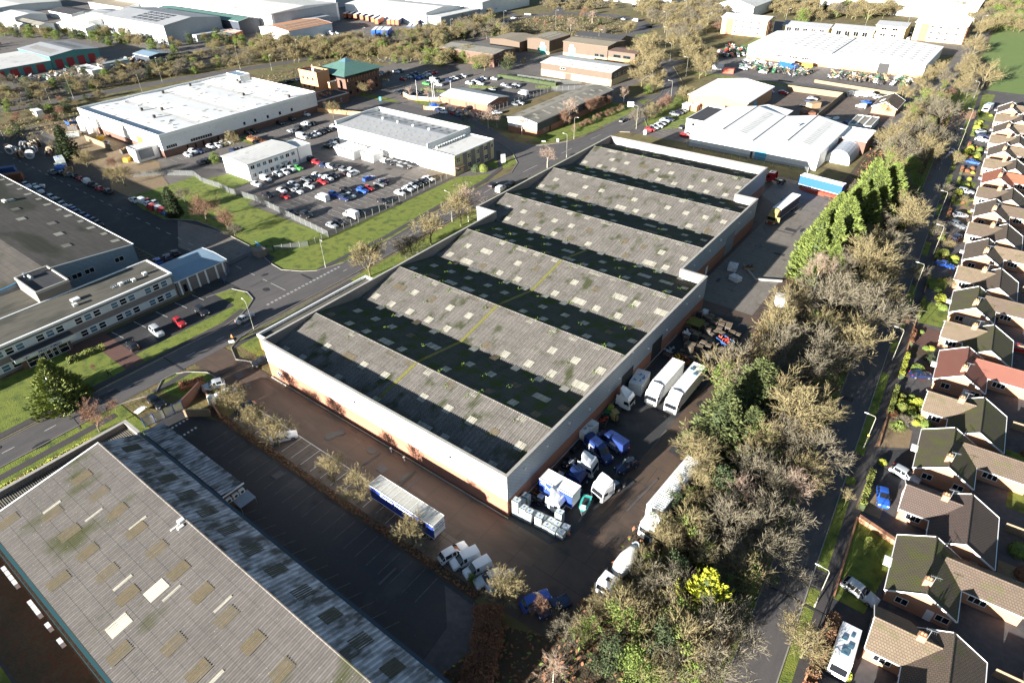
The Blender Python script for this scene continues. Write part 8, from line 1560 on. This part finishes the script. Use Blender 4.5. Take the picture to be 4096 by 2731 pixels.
# pallet stacks
def pallet_mesh(n):
    b=MB()
    for k in range(n):
        z=k*.15
        for s in (-.5,0,.5): b.box(-.6,s-.05,z,.6,s+.05,z+.1,1)
        for j in range(6): b.box(-.6+j*.22,-.5,z+.11,-.5+j*.22+.03,.5,z+.135)
    return b.mesh('pallets',[M['pallet_wood'],M['dark_junk']])
PM={n:pallet_mesh(n) for n in (4,7,11,15)}
rs=random.Random(8); PL=[]
for gx in range(8):
    for gy in range(12):
        x,y=-40.3+gx*1.4+rs.uniform(-.15,.15),104.6+gy*1.45+rs.uniform(-.2,.2)
        if (gy>9 and gx>5) or (gx<2 and gy<4) or (gx<1 and gy<6) or rs.random()<.16 or (gx>=6 and 4<gy<8): continue
        n=15 if (gx>2 and gy in(1,2,3) and rs.random()<.5) else rs.choice((4,4,7,7,11)); PL.append((x,y,n))
for i,(x,y,n) in enumerate(sorted(PL,key=lambda p:(round(p[1]/1.45),p[0]))):
    o=bpy.data.objects.new('pallet_stack',PM[n]); COL.objects.link(o); o.location=(x,y,.06); o.rotation_euler=(0,0,rs.uniform(-.25,.25)); s=rs.uniform(.9,1.05); o.scale=(s,s,s)
    tag(o,'%s stack of weathered wooden pallets, %s counted row by row from the white lorries'%({4:'low',7:'medium',11:'tall',15:'tallest'}[n],nth(i)),'pallet stack','pallet stacks in the yard')
def crate(name,label,cat,x,y,sx,sy,h,m,rot=0,topm=None,hollow=True):
    r=thing(name,label,cat,(x,y,.06),R(rot)); b=MB(); t=.08
    if hollow:
        b.box(-sx,-sy,0,sx,sy,.1); b.box(-sx,-sy,.1,-sx+t,sy,h); b.box(sx-t,-sy,.1,sx,sy,h); b.box(-sx+t,-sy,.1,sx-t,-sy+t,h); b.box(-sx+t,sy-t,.1,sx-t,sy,h)
        for k in range(5): xx=-sx+2*sx*k/4; b.box(xx-.04,-sy-.05,.1,xx+.04,-sy,h); b.box(xx-.04,sy,.1,xx+.04,sy+.05,h)
    else: b.box(-sx,-sy,0,sx,sy,h)
    b.build('body',M[m],r,False)
    if topm:
        rs_=random.Random(int(sx*100+x)); q=MB()
        for k in range(10): a=rs_.uniform(-sx*.7,sx*.5); c=rs_.uniform(-sy*.7,sy*.5); q.bar((a,c,h*.8),(a+rs_.uniform(-.9,.9),c+rs_.uniform(-.6,.6),h+rs_.uniform(0,.35)),rs_.uniform(.08,.3))
        q.build('contents',M[topm],r,False)
    return r
crate('skip','blue steel skip with red and blue sheets by the pallets','skip',-31.6,113.5,1.6,1.1,1.5,'skip_blue',-25,'machine_red'); b=MB()
crate('tipping_skip','white boxed store with blue tarpaulin on top beside the warehouse door','store',-39.6,90.6,1.3,2.4,2.6,'box_white',8,'tarp_blue',False); crate('timber_rack','white panelled store topped with lengths of metal by the tyres','store',-40.4,73.3,.75,2.0,2.3,'box_white',-5,'metal_galv',False)
crate('wheeled_bin','lime green wheeled bin against the warehouse wall','bin',-40.2,80.8,.45,.45,1.9,'leaf_yellow',8,None,False); crate('wheeled_bin','dark green wheeled bin beside the lime one','bin',-40.3,79.7,.5,.5,1.3,'machine_green',0,None,False); crate('scrap_bin','open grey scrap bin in front of the green bins','bin',-40.,77.7,.75,1.1,1.1,'dark_junk',10,'machine_red')
crate('work_platform','rust red steel platform with yellow railings behind the white lorry','platform',-36.6,102.6,1.6,1.2,1.1,'rust',-20,'machine_yellow'); crate('skip','dark blue covered skip beyond the roller door','skip',-46.0+1.5,193,1.4,1.8,2.1,'skip_blue',0,None,False); crate('skip','open brown skip beside the yellow lorry','skip',-42.5,190.6,1.,1.9,1.,'rust',-14,'dark_junk'); crate('wrapped_bale','pile of white wrapped bales beyond the low wall','bale',-42.6,146,1.1,1.4,1.2,'plastic_wrap',10,'plastic_wrap',False); crate('wrapped_bale','second heap of white plastic wrapped goods nearer the yard','bale',-40.0,141,1.3,.9,1.1,'plastic_wrap',-20,'plastic_wrap',False); crate('scrap_bin','low wooden crate of scrap beside the bales','crate',-39.4,148.4,1.1,.8,.6,'timber',30,'dark_junk')
crate('fuel_tank','green topped metal tank by the loading bay wall','tank',-39.6,121.5,.6,.9,1.4,'ibc_white',0,None,False); crate('steel_frames','heap of dark scrap frames by the warehouse doors','scrap heap',-39.8,104.5,.9,1.6,.8,'dark_junk',8,'metal_galv'); crate('scrap_heap','leaning white body panels in the pallet yard','scrap heap',-38.9,112,1.1,1.,.9,'dark_junk',-15,'box_white')
b=MB(); b.box(-1.6,-1.5,1.9,1.6,1.5,2.0); [b.tube([(x,y,0),(x,y,1.9)],.05,5) for x in (-1.5,1.5) for y in (-1.4,1.4)]; o=b.build('lean_to_roof',M['machine_green' if 0 else 'moss']); o.location=(-39.2,115.5,0); tag(o,'flat mossy green topped shelter by the pallet stacks','shelter')
for i in range(9):
    b=MB(); b.tube([(0,-.14,0),(0,.14,0)],.48,16); o=b.build('tyre',M['tyre']); o.location=(-40.5,68.2+i*.34,.5); o.rotation_euler=(R(12),0,0); tag(o,'lorry tyre leaning on the warehouse wall, %s from the near end'%nth(i),'tyre','tyres against the wall')
b=MB(); b.prism([(-36,143.8),(-30.5,146.6),(-30.4,146.9),(-35.9,144.2)],0,.5); b.prism([(-41,149),(-36.2,143.9),(-36,144.1),(-40.8,149.2)],0,.5); tag(b.build('low_wall',M['concrete_cap']),'low concrete wall step beside the wrapped bales','wall')
# grey sheeted trailer under the trees
t=lorry('box_trailer','long trailer with pale corrugated white roof parked under the tree belt',-22.1,68.9,-93.,'trailer'); boxbody(t,-6.5,6.5,1.15,3.95,'box_white','white_roof_x',w=1.25); chassis(t,-6.3,6.3); twheels(t,(-5.4,-4.2,-3.),dual=(-5.4,-4.2,-3.)); b=MB(); [b.box(-6.4+k*.42,-1.15,3.95,-6.2+k*.42,1.15,4.03) for k in range(31)]; b.build('roof_ribs',M['box_white'],t,False)
for (x,y,h,sx,l) in ((-27.5,136,2.4,1.2,'white sheeted box at the edge of the conifers'),(-28.9,204.8,1.6,1.3,'white pallet of sacks below the blue trailer'),(-27.6,128,.2,.1,'')):
    if l: crate('sheeted_load',l,'load',x,y,sx,sx,h,'plastic_wrap',20,None,False)
b=MB(); [b.bar((-45+i*.3,206.6+(i%4)*.3,.4+.25*(i%3)),(-37+i*.5,205.2+(i%4)*.3,.4+.25*(i%3)),.22) for i in range(14)]; tag(b.build('stacked_beams',M['machine_red']),'orange red steel racking beams stacked under the blue trailer','beams')
crate('shipping_container','rust red shipping container beside the old factory roof','container',-266,64.5,3,1.25,2.6,'rust',60,None,False); crate('shipping_container','long dark container behind the rust red one','container',-276,65,4,1.25,2.4,'skip_blue',60,None,False)
# factory yard clutter: rolls, skips, bins
rs=random.Random(21)
for i in range(20):
    x,y=-291+rs.uniform(-12,10),79+rs.uniform(-4,9); rr=rs.uniform(.9,1.6); b=MB(); a=rs.uniform(0,3); dx,dy=math.cos(a)*.7,math.sin(a)*.7
    b.tube([(-dx,-dy,rr),(-dx*.9,-dy*.9,rr)],rr,14); b.tube([(-dx,-dy,rr),(dx,dy,rr)],rr*.6,10,1); b.tube([(dx*.9,dy*.9,rr),(dx,dy,rr)],rr,14); o=b.build('cable_drum',[M['pallet_wood'] if i%2 else M['plastic_wrap'],M['dark_junk']]); o.location=(x,y,0); tag(o,'large cable drum in the far left yard, %s of the heap'%nth(i),'cable drum','cable drums in the yard')
crate('storage_container','blue roofed long open store beside the cable drums','store',-268,81,3,1.4,2.8,'ibc_white',-15,'tarp_blue',False); crate('scrap_heap','heap of timber under a blue tarpaulin by the car row','heap',-258,79,3.2,1.6,1.2,'timber',-20,'timber'); crate('tarpaulin_heap','bright blue tarpaulin thrown over a heap','heap',-262.5,78.5,1.4,1.2,1.7,'tarp_blue',10,'tarp_blue',False); crate('small_cabin','small white and teal cabin by the heap','cabin',-265.6,79.2,1.1,1.,1.8,'box_white',0,None,False)
for i,(x,y,m_,l) in enumerate(((-318,106,'skip_blue','blue skip full of boards, left of the factory yard'),(-313,110,'timber','skip of timber beside the blue one'),(-310,104,'dark_junk','dark skip of scrap in the factory yard'),(-306,112,'skip_blue','dark blue skip at the back of the factory yard'),(-300,99,'ibc_white','white open box in the factory yard'),(-286,103.5,'machine_yellow','orange fork truck charger by the silos'),(-262,101,'dark_junk','dark machinery near the orange factory door'),(-258,102.6,'dark_junk','second machine near the orange factory door'),(-252,97,'machine_yellow','yellow loader beside the white dock house'),(-276,101,'metal_galv','galvanised cage bins behind the silos'))): crate('skip' if 'skip' in l else 'yard_machine',l,'skip' if 'skip' in l else 'machine',x,y,2.2 if i<5 else 1.2,1.4 if i<5 else 1,1.6,m_,15*i,'dark_junk' if i%2 else 'timber')
b=MB(); b.box(-290,99.5,0,-268,99.7,2.2); b.box(-290,99.7,0,-289.8,104,2.2); tag(b.build('yellow_screen_fence',M['paint_yellow' if 0 else 'fence_wood']),'pale yellow timber screen fence in front of the silos','fence')
crate('signed_cabin','white tank and cabin behind the far scrub','cabin',-346,104,3,1.4,2.4,'box_white',0,None,False)
# yards full of small things
def clutter(label,cx,cy,rx,ry,n,mts,s0,s1,group,name='farm_machine',cat='machine',hh=1.):
    rs=random.Random(int(abs(cx)+n)); ms=[]
    for m_ in mts:
        b=MB(); b.box(-.5,-.35,.25,.5,.35,.7); b.bar((-.7,-.3,.3),(.7,-.3,1.1),.12); b.bar((-.7,.3,.3),(.6,.3,1.3),.12)
        for s in (-1,1): b.tube([(.2,s*.45-.06,.35),(.2,s*.45+.06,.35)],.35,10,1)
        b.bar((.1,-.5,1.1),(.1,.5,1.1),.1); ms.append(b.mesh('machine',[M[m_],M['tyre']]))
    for i in range(n):
        o=bpy.data.objects.new(name,ms[i%len(ms)]); COL.objects.link(o); o.location=(cx+rs.uniform(-rx,rx),cy+rs.uniform(-ry,ry),.05); s=rs.uniform(s0,s1); o.scale=(s,s,s*hh); o.rotation_euler=(0,0,rs.uniform(0,6.3))
        tag(o,label,cat,group)
clutter('red or green farm machine in the yard left of the tractor sheds',-136,385,8,14,80,['machine_green','machine_red','plastic_wrap','dark_junk'],1.,2.,'farm machines left of the sheds')
clutter('farm machine in the forecourt before the tractor sheds',-104,357,17,7,110,['machine_green','dark_junk','timber','metal_galv','dark_junk'],1.,2.,'farm machines before the sheds')
clutter('crated farm implement outside the right hand tractor shed',-60,362,18,8,100,['machine_green','timber','dark_junk','plastic_wrap','timber','dark_junk'],1.,2.,'implements outside the right shed')
for i,(x,y,m_,l) in enumerate(((-129,345,'plastic_wrap','white wrapped bales stacked by the tractor yard entrance'),(-121,339.5,'machine_red','pink wrapped stack by the tractor yard corner'),(-92,371,'machine_yellow','stack of orange crates against the tractor shed wall'),(-101,371,'machine_yellow','second stack of orange crates against the tractor shed wall'),(-66,285,'rust','rust red container in the puddled yard'),(-48,281,'skip_blue','blue bin by the puddles'),(-68,300,'door_orange' if 0 else 'timber','sheeted hoarding along the puddled yard'),(-43.5,330,'machine_green','dark green container behind the vans'))): crate('stack',l,'stack',x,y,2.6,1.6,2.2,m_,10*i,None,False)
clutter('stored item in the scaffold and scrap yard at upper left',-412,180,14,16,60,['metal_galv','dark_junk','dark_junk','timber'],1.,2.2,'stored items in the scrap yard','stored_goods','stored goods'); clutter('stored item before the red roller doors',-420,140,12,18,40,['metal_galv','dark_junk','ibc_white','machine_green','timber'],.8,1.6,'stored items before the red doors','stored_goods','stored goods')
clutter('scrap car or part in the breaker yard at the top left edge',-600,120,70,45,120,['metal_galv','timber','dark_junk','machine_green','plastic_wrap','machine_red'],1.6,3,'scrap in the breaker yard','scrap_part','scrap')
# furniture of the gardens and roofs
for i,(x,y,l) in enumerate(((-88,49.9,'short bollard light by the front wall, left'),(-84.6,49.7,'short bollard light by the front wall, right'))): b=MB(); b.tube([(0,0,0),(0,0,.8),(0,0,1.0)],[.12,.12,.2],8); o=b.build('bollard',M['lamp_white']); o.location=(x+22,y,0); tag(o,l,'bollard')
b=MB(); b.poly([(0,0,0),(1.3,.2,0),(1.9,2,0),(.4,1.6,0)]); b.v=[(x,y,.5+.9*(y/2)) for x,y,z in b.v]; o=b.build('board',M['box_white']); o.location=(-112.6,28.2,0); tag(o,'crumpled white board lying on the bank by the blue gates','board')
r=thing('water_tank','white water tank on a frame inside the bin store','tank',(-103,38.6,0)); b=MB(); b.tube([(0,0,.9),(0,0,2.1),(0,0,2.3)],[.6,.6,.2],12); b.build('tank',M['ibc_white'],r,False); b=MB(); b.box(-.5,-.5,0,.5,.5,.9); b.build('stand',M['metal_galv'],r,False)
# people
def person(label,x,y,ang,top,legs,cycle=False,step=.35,reach=None):
    r=thing('person',label,'person',(x,y,.06),R(ang)); me=bpy.data.meshes.new('body')
    # pelvis root
    V=[(0,0,.95),(0,0,1.15),(0,0,1.38),(0,0,1.5),(.02,0,1.6),(0,.1,.9),(step,.11,.5),(step*.8,.11,.08),(step*.8+.14,.11,.04),(0,-.1,.9),(-step*.3,-.11,.5),(-step*1.2,-.11,.1),(-step*1.2+.14,-.11,.04),(0,.2,1.4),(-.1,.26,1.15),(.12,.24,.95),(0,-.2,1.4),(.1,-.26,1.15),(.3,-.22,1.0)]
    E=[(0,1),(1,2),(2,3),(3,4),(0,5),(5,6),(6,7),(7,8),(0,9),(9,10),(10,11),(11,12),(2,13),(13,14),(14,15),(2,16),(16,17),(17,18)]
    RD=[.16,.15,.17,.07,.06,.1,.075,.05,.05,.1,.075,.05,.05,.075,.055,.04,.075,.055,.04]
    me.from_pydata(V,E,[]); o=bpy.data.objects.new('body',me); COL.objects.link(o); s=o.modifiers.new('s','SKIN'); sv=me.skin_vertices[0].data
    for i,q in enumerate(RD): sv[i].radius=(q*1.1,q*.9)
    sv[0].use_root=True; o.modifiers.new('u','SUBSURF').levels=1; dg=bpy.context.evaluated_depsgraph_get(); m2=bpy.data.meshes.new_from_object(o.evaluated_get(dg)); bpy.data.objects.remove(o)
    m2.materials.clear(); m2.materials.append(M[top]); m2.materials.append(M[legs]); m2.materials.append(M['skin'])
    for p in m2.polygons: z=p.center.z; p.material_index=1 if z<.93 else (2 if z>1.46 else 0); p.use_smooth=True
    o=bpy.data.objects.new('body',m2); COL.objects.link(o); o.parent=r
    b=MB(); b.tube([(0,0,1.52),(.02,0,1.6),(.02,0,1.7),(.0,0,1.78)],[.06,.1,.105,.05],10); b.box(.11,-.015,1.63,.14,.015,1.67); b.build('head',M['skin'],r,False,True); b=MB(); b.tube([(-.02,0,1.66),(-.02,0,1.76),(-.01,0,1.82)],[.115,.11,.04],10); b.build('hair',M['hair'],r,False,True)
    if cycle:
        for xx in (-.5,.5): 
            b=MB(); b.tube([(xx,-.02,.34),(xx,.02,.34)],.34,16); w=b.build('x',M['tyre'],None,False); w.name='bicycle'; w.location=(x,y,.06); w.rotation_euler=(0,0,R(ang)); tag(w,'bicycle wheel ridden by the person in orange','bicycle'); 
            bpy.data.objects.remove(w)
    return r
person('person in dark coat walking on the pavement past the office lawn',-128.0,31,80,'cloth_dark','cloth_dark'); person('person in orange high visibility jacket riding a bicycle on the road',-118.4,53.2,-95,'cloth_hi','cloth_dark',step=.25); person('person in dark clothes standing at the open door of the yellow lorry',-44.9,177.2,20,'cloth_dark','cloth_dark')
r=thing('bicycle','dark bicycle ridden by the person in orange','bicycle',(-118.4,53.2,.06),R(-95))
for xx in (-.52,.52): b=MB(); b.tube([(xx,-.02,.34),(xx,.02,.34)],.34,16); b.build('wheel',M['tyre'],r,False)
b=MB(); [b.bar(a,c,.035) for a,c in (((-.52,0,.34),(0,0,.3)),((0,0,.3),(.4,0,.85)),((.4,0,.85),(-.15,0,.85)),((-.15,0,.9),(0,0,.3)),((-.52,0,.34),(-.15,0,.8)),((.4,0,.95),(.52,0,.34)),((.38,-.25,1.),(.38,.25,1.)))]; b.build('frame',M['chassis'],r,False)
# ================================================================ light, air, camera
w=bpy.data.worlds.new('World'); sc.world=w; w.use_nodes=True; nt=w.node_tree
sky=nt.nodes.new('ShaderNodeTexSky'); sky.sky_type='NISHITA'; sky.sun_disc=False; EL,AZ=R(11.7),R(82)
sd=Vector((-math.cos(AZ)*math.cos(EL),-math.sin(AZ)*math.cos(EL),math.sin(EL)))  # towards the sun
sky.sun_elevation=EL; sky.sun_rotation=math.atan2(sd.x,sd.y); sky.air_density=1.; sky.dust_density=.4; sky.ozone_density=1.5
nt.links.new(sky.outputs[0],nt.nodes['Background'].inputs[0]); nt.nodes['Background'].inputs[1].default_value=SKY
l=bpy.data.lights.new('Sun','SUN'); l.energy=SUN; l.angle=R(.55); l.color=(1,.95,.87); o=bpy.data.objects.new('Sun',l); COL.objects.link(o); o.rotation_euler=(-sd).to_track_quat('-Z','Y').to_euler(); o.location=(0,0,200)
b=MB(); b.box(-950,-250,-1,500,1100,112); hz=b.build('haze',bpy.data.materials.new('haze')); hz['kind']='stuff'; hz['label']='thin pale winter haze over the estate'; hz['category']='haze'; hm=hz.data.materials[0]; hm.use_nodes=True; n=hm.node_tree; n.nodes.remove(n.nodes['Principled BSDF']); v=n.nodes.new('ShaderNodeVolumePrincipled'); v.inputs['Color'].default_value=(.9,.92,.95,1); v.inputs['Density'].default_value=HAZE; v.inputs['Anisotropy'].default_value=.2; n.links.new(v.outputs[0],n.nodes['Material Output'].inputs['Volume'])
if HAZE==0: bpy.data.objects.remove(hz)
cam=bpy.data.cameras.new('Camera'); co=bpy.data.objects.new('Camera',cam); COL.objects.link(co); sc.camera=co
cam.sensor_width=36; cam.lens=1471.345/2352*36; cam.clip_end=6000; cam.clip_start=1
pit,rol,yaw=R(35.49),R(-1.3144),R(37.884)
fw=Vector((0,math.cos(pit),-math.sin(pit))); rt=Vector((1,0,0)); up=rt.cross(fw)
r2=rt*math.cos(rol)+up*math.sin(rol); u2=-rt*math.sin(rol)+up*math.cos(rol)
mt=Matrix((r2,u2,-fw)).transposed(); mt=Matrix.Rotation(yaw,3,'Z')@mt; m4=mt.to_4x4(); m4.translation=(0,0,80); co.matrix_world=m4
sc.view_settings.view_transform='Standard'; sc.view_settings.look='None'; sc.view_settings.exposure=EXPO; sc.view_settings.gamma=1
sc.render.engine='CYCLES'; sc.cycles.max_bounces=6; sc.cycles.diffuse_bounces=3; sc.cycles.glossy_bounces=2; sc.cycles.transparent_max_bounces=8; sc.cycles.use_denoising=True; sc.cycles.volume_bounces=0; sc.cycles.volume_step_rate=4
